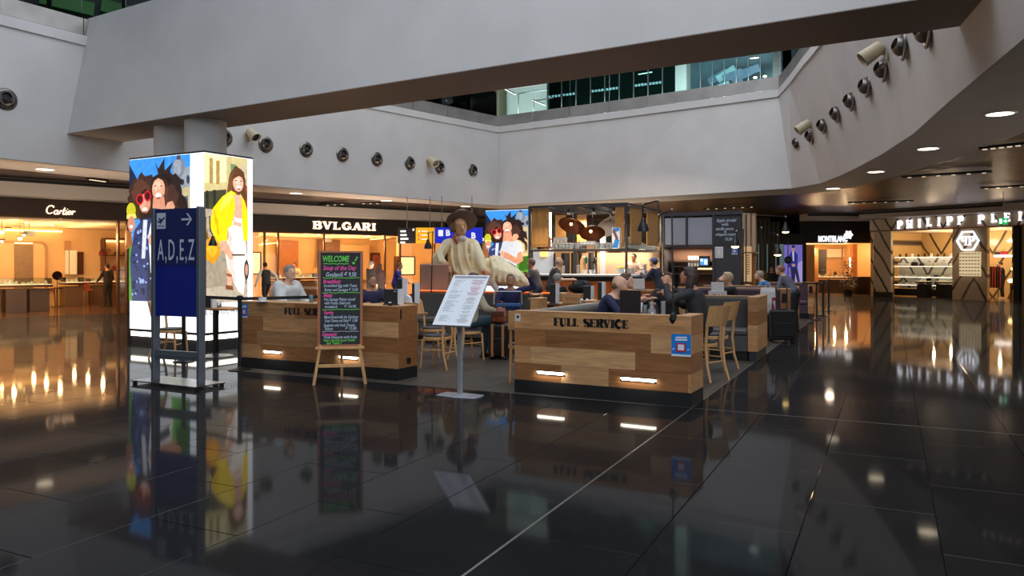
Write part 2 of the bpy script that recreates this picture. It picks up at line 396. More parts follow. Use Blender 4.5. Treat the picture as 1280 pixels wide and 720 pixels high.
ZC, ZL = 4.10, 7.20
RB = [(-15.2, 6), (-14.2, 11), (-12.9, 15.6), (-11.93, 18.09), (-10.92, 19.8), (-10.32, 20.85), (-8.05, 24.3), (-6.15, 26.6), (-2.55, 30.8), (-.61, 33.0), (3.72, 30.0), (6.3, 27.8),
      (8.4, 26.0), (9.15, 25.4), (9.45, 23.8), (9.2, 21.8), (8.9, 20.2), (8.33, 17.5), (7.6, 14.7), (6.68, 11.94), (5.58, 8.46), (4.7, 5.0)]
RT = [(-15.2, 6), (-14.2, 11), (-12.9, 15.6), (-11.93, 18.09), (-10.92, 19.8), (-10.32, 20.85), (-8.05, 24.3), (-6.15, 26.6), (-2.55, 30.8), (-.61, 33.0), (3.72, 29.95), (6.3, 27.95),
      (8.3, 26.4), (8.9, 25.9), (8.65, 24.2), (8.25, 22.0), (8.0, 20.4), (7.4, 17.3), (6.8, 14.6), (6.0, 11.9), (5.0, 8.4), (4.2, 5.0)]
CEN = Vector((-1.5, 15.0))
def outw(p, d):
    v = Vector((p[0], p[1])) - CEN; v.normalize(); return (p[0] + v.x * d, p[1] + v.y * d)
def strip(mb, a, b, flip=False):
    """ribbon between two polylines of 3-D points"""
    k = len(a); fs = [(i, i + 1, k + i + 1, k + i) if not flip else (i, k + i, k + i + 1, i + 1) for i in range(k - 1)]
    return mb.add(list(a) + list(b), fs)
def lift(pl, z): return [(p[0], p[1], z) for p in pl]
def off(pl, d): return [outw(p, d) for p in pl]
def loop4(a, b, c, d):
    """tube of rectangular section along a polyline: four corner polylines"""
    m = MB(); strip(m, a, b); strip(m, b, c); strip(m, c, d); strip(m, d, a); k = len(a)
    m.add([a[0], b[0], c[0], d[0]], [(0, 1, 2, 3)]); m.add([a[-1], b[-1], c[-1], d[-1]], [(3, 2, 1, 0)]); return m
def ringhit(px, py, dz=0):
    """point of the parapet wall seen at a pixel, with its inward normal"""
    k = (px - 640) / FOC; z = 5.7
    for _ in range(6):
        t = (z - ZC) / (ZL - ZC); best = None
        for i in range(len(RB) - 1):
            a = Vector(RB[i]).lerp(Vector(RT[i]), t); b = Vector(RB[i + 1]).lerp(Vector(RT[i + 1]), t); d = b - a
            den = d.x - k * d.y
            if abs(den) < 1e-9: continue
            s = (k * a.y - a.x) / den
            if 0 <= s <= 1:
                p = a + d * s
                if p.y > 4: best = (p, Vector((d.y, -d.x)).normalized())
        p, n = best; z = EYE + (HOR - py) * p.y / FOC
    if n.dot(CEN - p) < 0: n = -n
    return Vector((p.x, p.y, z)), Vector((n.x, n.y, 0))

# ================================================================ parapet wall round the atrium, ledge, balustrade
struct('wall_atrium', loop4(lift(RB, ZC), lift(RT, ZL), lift(off(RT, .45), ZL), lift(off(RB, .45), ZC)), M['plaster'],
       label='white curved parapet wall carrying a row of round chrome nozzles')
struct('trim_1', loop4(lift(off(RT, -.06), ZL), lift(off(RT, -.06), ZL + .25), lift(off(RT, .6), ZL + .25), lift(off(RT, .6), ZL)), M['plaster'],
       label='pale ledge running along the top of the parapet wall')
bal = sempty('balustrade', label='steel plates and clear glass guarding the upper floor above the ledge')
def subdiv(pl, step):
    out = []
    for i in range(len(pl) - 1):
        a = Vector(pl[i]); b = Vector(pl[i + 1]); n = max(1, round((b - a).length / step))
        out += [a.lerp(b, j / n) for j in range(n)]
    return out + [Vector(pl[-1])]
pts = subdiv(off(RT, .02), 2.0)
for i in range(len(pts) - 1):
    a, b = pts[i], pts[i + 1]; d = (b - a).normalized() * .012; n = Vector((d.y, -d.x)).normalized()
    if n.dot(CEN - a) < 0: n = -n
    a2, b2 = a + d, b - d; q = n * -.03
    MB().slab([a2, b2, b2 + q, a2 + q], ZL + .28, ZL + .70).build('metal_panel', M['plate'], bal)
    g0, g1 = a2 - n * .05, b2 - n * .05; q = n * -.015
    MB().slab([g0, g1, g1 + q, g0 + q], ZL + .70, ZL + 1.75).build('glass_panel', M['glass'], bal)

# ================================================================ footbridge crossing the atrium
e = Vector((.8525, -.523)); n = Vector((.523, .8525)); A0 = Vector((-11.1, 19.42))
sec = [(0, 4.9), (.58, 7.95), (.72, 7.95), (.66, 7.45), (1.3, 7.45), (1.3, 7.95), (1.44, 7.95), (1.476, 4.9)]
br = sempty('footbridge', label='white footbridge crossing the atrium overhead from left to right')
def bsec(idx, t): return [(*(A0 + e * t + n * sec[i][0]), sec[i][1]) for i in idx]
t0, t1 = -.35, 20.3
mb = MB(); k = len(sec)
a = bsec(range(k), t0); b = bsec(range(k), t1)
mb.add(a + b, [(i, (i + 1) % k, k + (i + 1) % k, k + i) for i in range(k - 1)] + [tuple(range(k)), tuple(range(2 * k - 1, k - 1, -1))])
mb.build('bridge_body', M['plaster'], br)
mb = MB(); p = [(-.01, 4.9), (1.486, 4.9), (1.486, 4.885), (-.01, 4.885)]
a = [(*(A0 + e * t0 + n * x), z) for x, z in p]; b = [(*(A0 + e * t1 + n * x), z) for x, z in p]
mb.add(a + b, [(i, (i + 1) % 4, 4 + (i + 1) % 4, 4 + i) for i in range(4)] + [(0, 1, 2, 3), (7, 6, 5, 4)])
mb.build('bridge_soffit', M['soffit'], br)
for i, (px, Y, r) in enumerate([(257, 17.75, .455), (216, 18.6, .42)]):
    c = Q(px, 329, Y); struct('column', MB().cyl((c.x, c.y, .0), (c.x, c.y, 4.885), r, n=40), M['plaster'], 40,
        label=['thick round grey column under the footbridge, nearer one behind the light box', 'thick round grey column under the footbridge, farther left one behind the light box'][i])

# ================================================================ ceilings
struct('ceiling', loop4(lift(off(RB, .004), ZC - .012), lift(off(RB, 2.0), ZC - .012), lift(off(RB, 2.0), ZC + .06), lift(off(RB, .46), ZC + .06)), M['ceil'],
       label='plain plaster ceiling band with round lamps along the parapet wall')
cp = sempty('ceiling_outer', label='bronze sheet metal ceiling over the shop walkways')
ring_out = off(RB, 1.2)
def ring_x(y):
    xs = []
    for i in range(len(ring_out) - 1):
        a, b = ring_out[i], ring_out[i + 1]
        if (a[1] - y) * (b[1] - y) < 0: xs.append(a[0] + (b[0] - a[0]) * (y - a[1]) / (b[1] - a[1]))
    return xs
y = 3.0; WID = .9
while y < 46:
    xs = ring_x(y + WID / 2); xs = [ring_out[0][0], ring_out[-1][0]] if (len(xs) < 2 and y < 10) else xs
    iv = [(-26, min(xs)), (max(xs), 34)] if len(xs) >= 2 else [(-26, 4), (4, 34)]
    for a, b in iv:
        MB().cbox(a, b, y + .006, y + WID - .006, ZC + .07, ZC + .12, .004).build('ceiling_panel', M['copper'], cp)
    y += WID
MB().box(-27, 35, 2, 47, ZC + .3, ZC + .34).build('ceiling_deck', M['blackm'], cp) if False else None
# upper storey: slab, walls, roof with its opening
m = MB(); strip(m, lift(off(RB, .3), ZL), lift(off(RB, 26), ZL)); strip(m, lift(off(RB, .3), ZL - .2), lift(off(RB, 26), ZL - .2))
struct('floor_upper', m, M['upper'], label='floor slab of the upper storey')
def wallbox(name, x0, x1, y0, y1, z0, z1, mm, label): return struct(name, MB().box(x0, x1, y0, y1, z0, z1), mm, label=label)
wallbox('wall_left', -28.3, -28, -14, 49, 0, 16, M['outer'], 'far left outer wall of the concourse')
wallbox('wall_right', 36, 36.3, -14, 49, 0, 16, M['outer'], 'far right outer wall of the concourse')
wallbox('wall_back', -28, 36, 49, 49.3, 0, 16, M['upper'], 'far end wall of the concourse')
wallbox('wall_front', -28, 36, -14.3, -14, 0, 16, M['outer'], 'wall of the concourse behind the viewpoint')
m = MB(); m.box(-28, 36, 30, 49, 16, 16.2); m.box(-28, 36, -14, -4, 16, 16.2); m.box(-28, -13, -4, 30, 16, 16.2); m.box(11, 36, -4, 30, 16, 16.2)
for i in range(7): m.box(-13, 11, -4 + i * 5.6, -3.8 + i * 5.6, 15.9, 16.2)
struct('roof', m, M['outer'], label='roof of the atrium with an opening for daylight')

# ================================================================ floor: granite tiles laid along the concourse grid
struct('floor_bed', MB().box(-28, 36, -14, 49, -.2, -.02), M['joint'], label='dark bed under the stone tiles')
fl = sempty('floor', rz=-AX, label='polished black stone tiled floor of the concourse')
TU, TV = .765, 1.53
P0 = Vector((G(865, 510).dot(U), G(865, 510).dot(V)))
TERR = (-9.6, P0.x, P0.y + .02, 25.5)
cand = []
for i in range(-46, 50):
    for j in range(-16, 30):
        u = P0.x + i * TU; v = P0.y + j * TV - (TV / 2 if i % 2 else 0)
        cu, cv = u + TU / 2, v + TV / 2; w = U * cu + V * cv
        if w.y < -5 or w.y > 47 or w.x < -27 or w.x > 35: continue
        if TERR[0] < cu < TERR[1] and TERR[2] < cv < TERR[3]: continue
        vis = w.y > 2.9 and abs(w.x) < w.y * .70 + 1
        cand.append((0 if vis else 1, w.length if vis else abs(w.x) + abs(w.y), u, v))
cand.sort()
shapes = {}
def tile_mesh(a, b):
    key = (round(a, 3), round(b, 3))
    if key not in shapes: shapes[key] = MB().cbox(.002, a - .002, .002, b - .002, -.018, 0, .0025).mesh('tile', M['granite'])
    return shapes[key]
rest = MB()
for q, (_, _, u, v) in enumerate(cand):
    v1 = v + TV
    if TERR[0] < u + TU / 2 < TERR[1]:                   # cut at the terrace edge
        if v < TERR[2] < v1: v1 = TERR[2]
        elif v < TERR[3] < v1: v = TERR[3]
    if v1 - v < .05: continue
    if q < 290:
        o = link('tile', tile_mesh(TU, v1 - v), fl); o.location = (u, v, 0)
    else: rest.cbox(u + .002, u + TU - .002, v + .002, v1 - .002, -.018, 0, .0025)
tag(rest.build('tile_field', M['granite'], fl), kind='stuff')
for a in (MB().box(P0.x - .008, P0.x + .008, -8, 30, -.01, .0012), MB().box(-9.6, 24, P0.y - .007, P0.y + .007, -.01, .0012)):
    a.build('joint_strip', M['metalstrip'], fl)
# terrace floor of dark boards
M['board'] = wood('dark floor boards', (72, 66, 58), .42, .35, 'Y', .6, .18)
te = sempty('floor_terrace', rz=-AX, label='dark wood-look board floor of the cafe terrace')
i = 0; u = TERR[0]; ln = 3.4
while u < TERR[1] - .01:
    w = min(.24, TERR[1] - u); v = TERR[2]; first = True
    while v < TERR[3]:
        L = ln * (.35 + .3 * (i % 3)) if first else ln; first = False; v1 = min(v + L, TERR[3])
        if v1 - v > .02: MB().cbox(u + .001, u + w - .001, v + .001, v1 - .001, -.018, 0.0, .0015).build('floor_board', M['board'], te)
        v = v1
    u += w; i += 1

# ================================================================ downlights, nozzles, floodlights along the parapet
def downlight(px, py, label):
    c = G(px, HOR * 2 - py) * 1.0
    Y = (ZC - EYE) * FOC / (HOR - py); c = Vector(((px - 640) / FOC * Y, Y, ZC - .013))
    t = thing('downlight', label, 'ceiling light', c, 0, 'round downlights in the ceiling band')
    MB().lathe([(.20, -.012), (.235, -.014), (.25, 0), (.20, 0)], 24, cap=False).build('trim_ring', M['white'], t, 40)
    MB().cyl((0, 0, -.008), (0, 0, 0), .2, n=24).build('lens', M['lamp'], t)
    l = bpy.data.lights.new('downlight_glow', 'SPOT'); l.energy = 90; l.color = (1, .82, .6); l.spot_size = math.radians(110); l.spot_blend = .6; l.shadow_soft_size = .15
    o = bpy.data.objects.new('downlight_glow', l); COL.objects.link(o); o.parent = t; o.location = (0, 0, -.05)
for px, py, lb in [(56, 211, 'round ceiling downlight at the far left above the jewellery shop front'), (370, 241, 'round ceiling downlight left of the middle shop sign'),
                   (483, 250.3, 'round ceiling downlight right above the end of the middle shop sign'), (582, 257.6, 'round ceiling downlight just above the statue hat'),
                   (1041, 235, 'round ceiling downlight farthest along the right ceiling band'), (1095, 214, 'round ceiling downlight second farthest along the right ceiling band'),
                   (1160, 185, 'round ceiling downlight second nearest along the right ceiling band'), (1250, 141, 'round ceiling downlight nearest the viewer on the right')]:
    downlight(px, py, lb)
def aim(o, n): o.rotation_euler = n.to_track_quat('Y', 'Z').to_euler()
noz0 = None
def nozzle(px, py, label, group, s=1.0, turn=0):
    global noz0
    p, n = ringhit(px, py)
    if noz0 is None:
        noz0 = t = thing('air_nozzle', label, 'air nozzle', p, 0, group)
        R = Matrix.Rotation(math.radians(-90), 4, 'X')
        a = MB(); a.M = R; a.lathe([(.17, .0), (.25, .0), (.262, .015), (.25, .035), (.20, .045), (.185, .03)], 28, cap=False).build('flange', M['noz'], t, 50)
        a = MB(); a.M = R; a.lathe([(.185, .02), (.18, .07), (.16, .12), (.125, .165), (.10, .185), (.095, .16), (.09, .08)], 28, cap=False)
        b = a.build('ball', M['noz'], t, 60)
        a = MB(); a.M = R; a.cyl((0, 0, .10), (0, 0, .11), .092, n=20).build('throat', M['blackm'], b)
    else: t = dup(noz0, p, None, label, group)
    aim(t, n)
    for ch in t.children:
        if ch.name.startswith('ball'): ch.rotation_euler = (math.radians(16), 0, math.radians(turn))
    return t
ordl = ['first', 'second', 'third', 'fourth', 'fifth', 'sixth', 'seventh', 'eighth', 'ninth']
for i, (px, py) in enumerate([(7, 124), (281, 172.5), (332, 180.5), (382.5, 187), (428, 193.5), (471, 199), (512, 204), (549.5, 209), (591, 213)]):
    nozzle(px, py, 'round chrome air nozzle on the left parapet wall, %s from the left' % ordl[i], 'air nozzles on the left parapet', turn=-18)
for i, (px, py) in enumerate([(998, 179), (1014.6, 170), (1030, 156.7), (1047, 142), (1065, 126), (1084.7, 107.7), (1105.7, 86.7), (1130, 58), (1160, 40)]):
    nozzle(px, py, 'round chrome air nozzle on the right parapet wall, %s from the far end' % ordl[i], 'air nozzles on the right parapet', turn=20)
def flood(px, py, label, down):
    p, n = ringhit(px, py)
    t = thing('floodlight', label, 'floodlight', p, 0, 'floodlights on the parapet'); aim(t, n)
    MB().box(-.09, .09, 0, .03, -.12, .12).tube([(0, .02, 0), (0, .12, .02), (0, .2, .05)], .025, 8).build('bracket', M['beige'], t, 40)
    a = MB(); a.M = Matrix.Translation((0, .24, .06)) @ Matrix.Rotation(math.radians(down), 4, 'X') @ Matrix.Rotation(math.radians(-90), 4, 'X')
    a.lathe([(.07, -.2), (.13, -.17), (.145, 0), (.16, .24), (.15, .25), (.12, .2)], 20); h = a.build('housing', M['beige'], t, 50)
    a2 = MB(); a2.M = a.M; a2.cyl((0, 0, .17), (0, 0, .2), .13, n=18).build('lens', M['char'], h)
flood(309, 171, 'beige floodlight bracketed to the left parapet wall beside the column', -35)
flood(535, 204, 'beige floodlight bracketed to the left parapet wall between two nozzles near the corner', -30)
flood(1016, 160, 'beige floodlight bracketed to the right parapet wall, farther one near the corner', -35)
flood(1108, 68, 'beige floodlight bracketed to the right parapet wall, nearer one under the footbridge', -35)
# slots with spot lamps let into the ceilings
def slot(p0, p1, label, n=6):
    """dark recessed track between two pixels of the ceiling plane"""
    def cz(px, py): Y = (ZC - EYE) * FOC / (HOR - py); return Vector(((px - 640) / FOC * Y, Y, ZC))
    a, b = cz(*p0), cz(*p1); d = (b - a); L = d.length
    t = thing('ceiling_track', label, 'light track', (a + b) / 2, math.atan2(d.y, d.x), 'recessed light tracks')
    MB().box(-L / 2, L / 2, -.12, .12, -.05, .0).build('channel', M['blackm'], t)
    for i in range(n):
        x = -L / 2 + L * (i + .5) / n; MB().cyl((x, 0, -.065), (x, 0, -.05), .05, n=10).build('spot_lamp', M['spot'], t)
slot((24, 231), (90, 229), 'dark recessed light track in the ceiling over the far left shop front', 4)
slot((112, 222), (132, 225), 'short dark recessed light track over the right half of the far left shop')
slot((380, 257), (432, 253.5), 'dark recessed light track over the middle shop sign')
slot((450, 252.8), (476, 253), 'short dark recessed light track right of the one over the middle shop sign', 3)
slot((1128, 220), (1240, 213), 'long dark recessed light track in the right bronze ceiling')
slot((1060, 252.5), (1142, 250), 'dark recessed light track far back in the right bronze ceiling')
slot((1226, 184), (1300, 176), 'dark recessed light track at the right edge of the bronze ceiling', 7)
slot((1226, 234), (1300, 230), 'dark recessed light track above the marble shop front at the right edge', 5)
slot((880, 260), (945, 257), 'dark recessed light track above the black kiosk')

# ================================================================ what shows of the upper storey behind the balustrade
n2 = Vector((.533, .846)); c0 = -.61 * .533 + 33 * .846
def up(px, py, d):
    k = (px - 640) / FOC; Y = (c0 + d) / (n2.x * k + n2.y); return Q(px, py, Y)
def upbox(px0, px1, z0, z1, d, th, m, name, parent=None, mb=None):
    a, b = up(px0, 100, d), up(px1, 100, d); q = Vector((n2.x, n2.y, 0)) * th
    mb = mb or MB(); mb.slab([a, b, b + q, a + q], z0, z1)
    return mb
UZ = ZL + .02
ub = sempty('wall_upper', label='wall and glazed partitions of the upper storey behind the glass guard')
M['updark'] = mat('dark shopfit', (30, 31, 29), .5); M['upteal'] = mat('teal enamelled panel', (88, 128, 132), .35, var=.2, vs=3)
M['upteal2'] = mat('grey blue sheet', (70, 95, 112), .3, metal=.3, var=.3, vs=2); M['upolive'] = mat('olive wall', (92, 90, 70), .7); M['upwhite'] = mat('white upper wall', (190, 196, 190), .6)
upbox(380, 700, UZ, 11.5, 6.5, .2, M['updark'], 'x').build('dark_wall', M['updark'], ub)
upbox(627, 684, UZ, 11.5, 4.6, .2, None, 'x').build('white_wall', M['upwhite'], ub)
upbox(606, 628, UZ, 11.5, 4.2, .5, None, 'x').build('olive_pier', M['upolive'], ub)
upbox(620, 650, UZ, ZL + 1.35, 3.0, .8, None, 'x').build('dark_counter', mat('brown counter', (52, 42, 32), .5), ub)
upbox(684, 846, UZ, 11.5, 6.4, .2, None, 'x').build('dark_wall', M['updark'], ub)
upbox(844, 858, UZ, 11.5, 2.6, .5, None, 'x').build('grey_pier', mat('grey pier', (96, 104, 102), .5), ub)
upbox(858, 972, UZ, 11.5, 6.0, .2, None, 'x').build('blue_wall', mat('blue wall', (58, 84, 92), .4, var=.3, vs=1.2), ub)
upbox(966, 1040, UZ, 11.5, 2.0, .3, None, 'x').build('black_wall', M['blackm'], ub)
for i in range(9):
    p0 = 684 + i * 18; upbox(p0 + .4, p0 + 17.6, UZ, 10.4, 3.4, .02, None, 'x').build('partition_pane', M['tealglass'], ub)
    upbox(p0 - .6, p0 + .4, UZ, 10.5, 3.38, .06, None, 'x').build('mullion', M['steel'], ub)
    upbox(p0, p0 + 18, UZ, ZL + .62, 3.3, .02, None, 'x').build('kick_panel', M['upteal'], ub)
    for j in range(4):
        c = up(p0 + 3 + j * 4, 100, 3.32); MB().box(c.x - .05, c.x + .05, c.y - .01, c.y + .01, ZL + 2.0, ZL + 2.1).build('frosted_dot', M['upteal'], ub) if i % 3 != 2 else None
for i in range(7):
    p0 = 860 + i * 15; upbox(p0, p0 + 14.4, UZ, ZL + .8, 3.0, .02, None, 'x').build('kick_panel', M['upteal'], ub)
    upbox(p0, p0 + .6, UZ, 10.4, 2.96, .05, None, 'x').build('mullion', M['steel'], ub)
random.seed(3)
for i in range(26):
    px = 898 + (i % 7) * 10 + random.uniform(-3, 3); z = ZL + .6 + (i // 7) * .55 + random.uniform(-.1, .1); c = up(px, 100, 4.6); c.z = z
    a = MB(); a.M = Matrix.Translation(c) @ Matrix.Rotation(math.radians(-32), 4, 'Z') @ Matrix.Rotation(random.uniform(-.6, -.2), 4, 'Y')
    a.cbox(-.42, .42, -.03, .03, -.17, .17, .01).build('slanted_sheet', random.choice([M['upteal'], M['upteal2'], M['upteal2']]), ub)
def upstrip(p0, p1, d, label):
    a, b = up(p0[0], p0[1], d), up(p1[0], p1[1], d)
    t = thing('strip_light', label, 'strip light', a, 0, 'strip lights of the upper storey')
    MB().bar(Vector((0, 0, .03)), b - a + Vector((0, 0, .03)), .1, .05).build('fixture', M['black'], t); MB().bar((0, 0, 0), b - a, .08, .02).build('tube', M['cool'], t)
upstrip((632, 112), (644, 118), 3.8, 'bright strip light beside the white upper wall, upper left one')
upstrip((666, 125.5), (681, 131.5), 3.4, 'bright strip light low in front of the white upper wall')
upstrip((541, 124.5), (578, 127.5), 5.2, 'long bright strip light in the dark upper left bay')
upstrip((798, 93), (815, 90), 5.0, 'yellowish strip light behind the glazed upper partition')
upstrip((938, 73), (948, 72), 4.2, 'yellowish strip light over the slanted blue sheets')
for i, (px, py) in enumerate([(944, 97), (956, 95.5)]):
    c = up(px, py, 2.9); t = thing('spot_lamp', 'small bright spot lamp in front of the slanted blue sheets, %s of the pair' % ('left', 'right')[i], 'spot lamp', c, 0, 'spot lamps by the blue sheets')
    MB().cyl((0, 0, 0), (0, .15, .08), .07, n=12).build('lamp_body', M['black'], t); MB().ell((0, -.01, 0), (.07, .02, .05), 10).build('lens', M['lamp'], t)
t = thing('handrail', 'dark tubular handrail rising in front of the white upper wall', 'handrail', up(648, 130, 2.2))
a = up(648, 142, 2.2); b = up(648, 117, 2.2); c = up(684, 112, 2.2); d = up(667, 142, 2.4); f = up(667, 126, 2.4); g = up(692, 122, 2.4)
MB().tube([a - t.location, b - t.location, c - t.location], .035, 8).build('rail', M['steel'], t); MB().tube([d - t.location, f - t.location, g - t.location], .03, 8).build('rail', M['steel'], t)
for px, d, e1 in ((560, 4.6, 40), (640, 3.6, 70), (700, 2.8, 60), (770, 2.8, 60), (840, 2.0, 60), (880, 2.4, 110), (930, 2.2, 110)):
    w_ = up(px, 100, .9); area('upper_hall_fill', (w_.x, w_.y, 8.5), 1.6, e1 * 1.6, (.88, 1, .96), (math.radians(100), 0, -.56), .8)  # added fill turned to the upper storey walls, no fixture there
# upper left corner: dark bay, its green reflection put in as glowing panels
t = sempty('wall_upper_left', label='dark upper bay behind glass at the top left corner')
MB().bar((-24, 26, 11.2), (-10, 35.3, 11.2), .2, 7.6).build('dark_wall', M['updark'], t)
mg = mat('green reflection glow', (38, 92, 18), .4, emit=.25)
for i in range(4): MB().bar(Vector((-17.9 + i * 1.7, 29.4 + i * 1.2, 11.75 + .1 * (i % 2))), Vector((-16.4 + i * 1.7, 30.45 + i * 1.2, 11.6)), .1, .5).build('green_panel', mg, t)
for i in range(5): MB().bar(Vector((-19 + i * 2, 27 + i * 1.5, 7.5)), Vector((-19 + i * 2, 27 + i * 1.5, 14)), .12, .12).build('mullion', M['black'], t)
# ================================================================ shop fronts
class Front:
    """local frame of a shop front: x along the front (left to right), y into the shop"""
    def __init__(s, p, q):
        s.p = Vector((p[0], p[1])); d = Vector((q[0] - p[0], q[1] - p[1])); s.L = d.length; s.d = d.normalized()
        s.n = Vector((-s.d.y, s.d.x)); s.rz = math.atan2(s.d.y, s.d.x)
        s.M = Matrix.Translation((p[0], p[1], 0)) @ Matrix.Rotation(s.rz, 4, 'Z')
    def xY(s, px, y):
        k = (px - 640) / FOC; o = s.p + s.n * y
        t = (k * o.y - o.x) / (s.d.x - k * s.d.y); return t, (o + s.d * t).y
    def x(s, px, y): return s.xY(px, y)[0]
    def z(s, px, py, y): return EYE + (HOR - py) * s.xY(px, y)[1] / FOC
    def P(s, px, py, y): t, Y = s.xY(px, y); return Vector((t, y, EYE + (HOR - py) * Y / FOC))
    def W(s, v): return s.M @ Vector(v)
    def depth(s, px, py):
        """local depth of the ground point under a pixel"""
        w = s.M.inverted() @ G(px, py); return w.y
def lamp_in(fr, x, y, z, sx, sy, p, col=WARM):
    n = max(1, round(sx / 1.3)); k = max(1, round(sy / 1.6))
    for i in range(n):
        for j in range(k):
            l = bpy.data.lights.new('shop_light', 'POINT'); l.energy = p * 1.5 / (n * k); l.color = col; l.shadow_soft_size = .05
            o = bpy.data.objects.new('shop_light', l); COL.objects.link(o); o.location = fr.W((x + sx * ((i + .5) / n - .5), y + sy * ((j + .5) / k - .5), z - .35))
def glow(name, c, e): return mat(name, c, .5, emit=e)
M['amber'] = mat('amber wall finish', (214, 176, 122), .5, var=.06, vs=1.5)
M['amberd'] = mat('tan panel', (168, 126, 80), .45, var=.05, vs=2)
M['bronze'] = mat('bronze frame', (96, 66, 44), .3, metal=.8)
M['fascia1'] = mat('dark brown fascia', (52, 32, 20), .3, var=.1, vs=2)
M['fascia2'] = mat('black brown fascia', (24, 17, 14), .3)
M['sfloor'] = mat('polished shop floor', (112, 82, 60), .12, var=.1, vs=1.2)
M['sceil'] = mat('shop ceiling', (222, 196, 160), .6)
M['warmlamp'] = glow('warm lamp glass', (255, 214, 140), 9)
M['cove'] = glow('cove light', (255, 200, 120), 5)
M['sign'] = glow('lit warm white letters', (255, 226, 190), 1.7)
M['signw'] = glow('lit white letters', (245, 246, 255), 1.5)
M['lantern'] = glow('lantern screen', (255, 214, 150), 1.5)
M['ribbed'] = glow('ribbed amber screen', (250, 180, 110), .7)
M['gem'] = mat('bright display goods', (238, 226, 205), .3)
M['drk'] = mat('dark goods', (40, 30, 28), .5)
M['redgoods'] = mat('red goods', (140, 30, 35), .5)
M['base'] = mat('taupe counter front', (92, 70, 50), .4, var=.06, vs=2)
def lbl(o, l): return tag(o, l, None, None, 'structure')
def shell(fr, x0, x1, dep, h, wall, wm, fasc, z0, z1, label, bulk=True, floor=True):
    """floor, ceiling, three walls and fascia of one shop"""
    t = sempty(wall, (*fr.p, 0), fr.rz, label)
    if floor: MB().box(x0, x1, 0, dep, -.005, .006).build('floor_finish', M['sfloor'], t)
    MB().box(x0, x1, .05, dep, h, h + .08).build('shop_ceiling', M['sceil'], t)
    MB().box(x0, x1, dep, dep + .12, 0, h).build('back_wall', wm, t)
    MB().box(x0 - .12, x0, 0, dep, 0, h).build('side_wall', wm, t); MB().box(x1, x1 + .12, 0, dep, 0, h).build('side_wall', wm, t)
    MB().box(x0 - .1, x1 + .1, -.10, .12, z0, z1).build('fascia', fasc, t)
    MB().box(x0 - .1, x1 + .1, -.14, .14, z0 - .06, z0).build('fascia_edge', M['bronze'], t)
    if bulk:
        MB().box(x0 - .1, x1 + .1, -.95, .12, z1 + .02, 4.15).build('bulkhead', M['ceil'], t)
        MB().box(x0 - .1, x1 + .1, -1.0, -.95, 4.03, 4.12).build('shadow_gap', M['blackm'], t)
    return t
# ---------------------------------------------------------------- left: jewellery shop
c1 = Vector((-12.77, 25.8)); c0_ = Vector((-15.3, 23.2)); dl = (c1 - c0_).normalized()
F1 = Front(c1 - dl * 10.5, c1)
s1 = shell(F1, 0, 12.7, 6.8, 3.0, 'wall_jeweller', M['amber'], M['fascia1'], 3.10, 3.62, 'warm lit interior and dark fascia of the far left jewellery shop')
for dx in (10.22, 10.5): MB().box(dx - .06, dx, -.08, .1, .02, 3.05).build('door_jamb', M['bronze'], s1)
MB().box(10.5, 12.8, .0, .1, 0, 3.1).build('front_pier', M['fascia1'], s1); MB().box(10.26, 10.44, 0, .03, .05, 3.0).build('glass_leaf', M['pane'], s1)
# script lettering drawn as strokes
def script(mb, pts, w, f):
    mb.stroke([f(p) for p in pts], w, -.04, 0)
def cartier():
    mb = MB(); h = .30; f = lambda p: (p[0] * h + p[1] * h * .22, p[1] * h)
    tk, tn = .030, .017
    script(mb, arc(.42, .55, .38, .5, 45, 285, 14) + [(.75, .2)], tk, f); script(mb, [(.68, .92), (.74, .98), (.72, .78)], tn, f)
    script(mb, arc(1.12, .25, .2, .24, 60, 330, 10), tk, f); script(mb, [(1.32, .48), (1.27, .12), (1.36, .02), (1.5, .12)], tk, f)
    script(mb, [(1.5, .12), (1.58, .48), (1.54, .02)], tn, f); script(mb, [(1.56, .3), (1.68, .46), (1.82, .46)], tk, f)
    script(mb, [(1.98, .85), (1.92, .1), (2.02, 0), (2.15, .1)], tk, f); script(mb, [(1.8, .5), (2.2, .52)], tn, f)
    script(mb, [(2.28, .46), (2.24, .08), (2.33, 0), (2.45, .12)], tk, f); script(mb, [(2.32, .66), (2.33, .72)], tk, f)
    script(mb, [(2.48, .2), (2.75, .3)] + arc(2.66, .26, .17, .22, 20, 320, 9), tn, f); script(mb, arc(2.66, .26, .17, .24, 90, 290, 6), tk, f)
    script(mb, [(2.82, .1), (3.0, .48), (2.98, .02)], tk, f); script(mb, [(2.99, .3), (3.12, .46), (3.26, .42)], tk, f)
    return mb
xa, xb = F1.x(56.5, -.12), F1.x(94.5, -.12)
o = cartier(); wid = 3.4 * .30; k = (xb - xa) / wid
o.v = [(v[0] * k + xa, v[1] - .11, v[2] * k + F1.z(75, 268, -.12)) for v in o.v]
o.build('script_letters', M['sign'], s1)
y = 6.75; P = F1.P
a, b = F1.x(-60, y), F1.x(59, y); zz0, zz1 = .1, F1.z(30, 301.5, y)
def rpanel(x0, x1, z0, z1, r): return [(x0, z0), (x1, z0)] + arc(x1 - r, z1 - r, r, r, 0, 90, 6) + arc(x0 + r, z1 - r, r, r, 90, 180, 6)
MB().prism(rpanel(a, b, zz0, zz1, .25), y - .1, y).build('niche_panel', M['amberd'], s1)
MB().prism(rpanel(a + .1, b - .12, zz0, zz1 - .08, .2), y - .13, y - .1).build('niche_inner', M['amber'], s1)
MB().box(F1.x(16.5, y), F1.x(40, y), y - .17, y - .13, .1, zz1 - .06).build('stone_panel', mat('ribbed stone panel', (128, 104, 74), .5, var=.1, vs=8), s1)
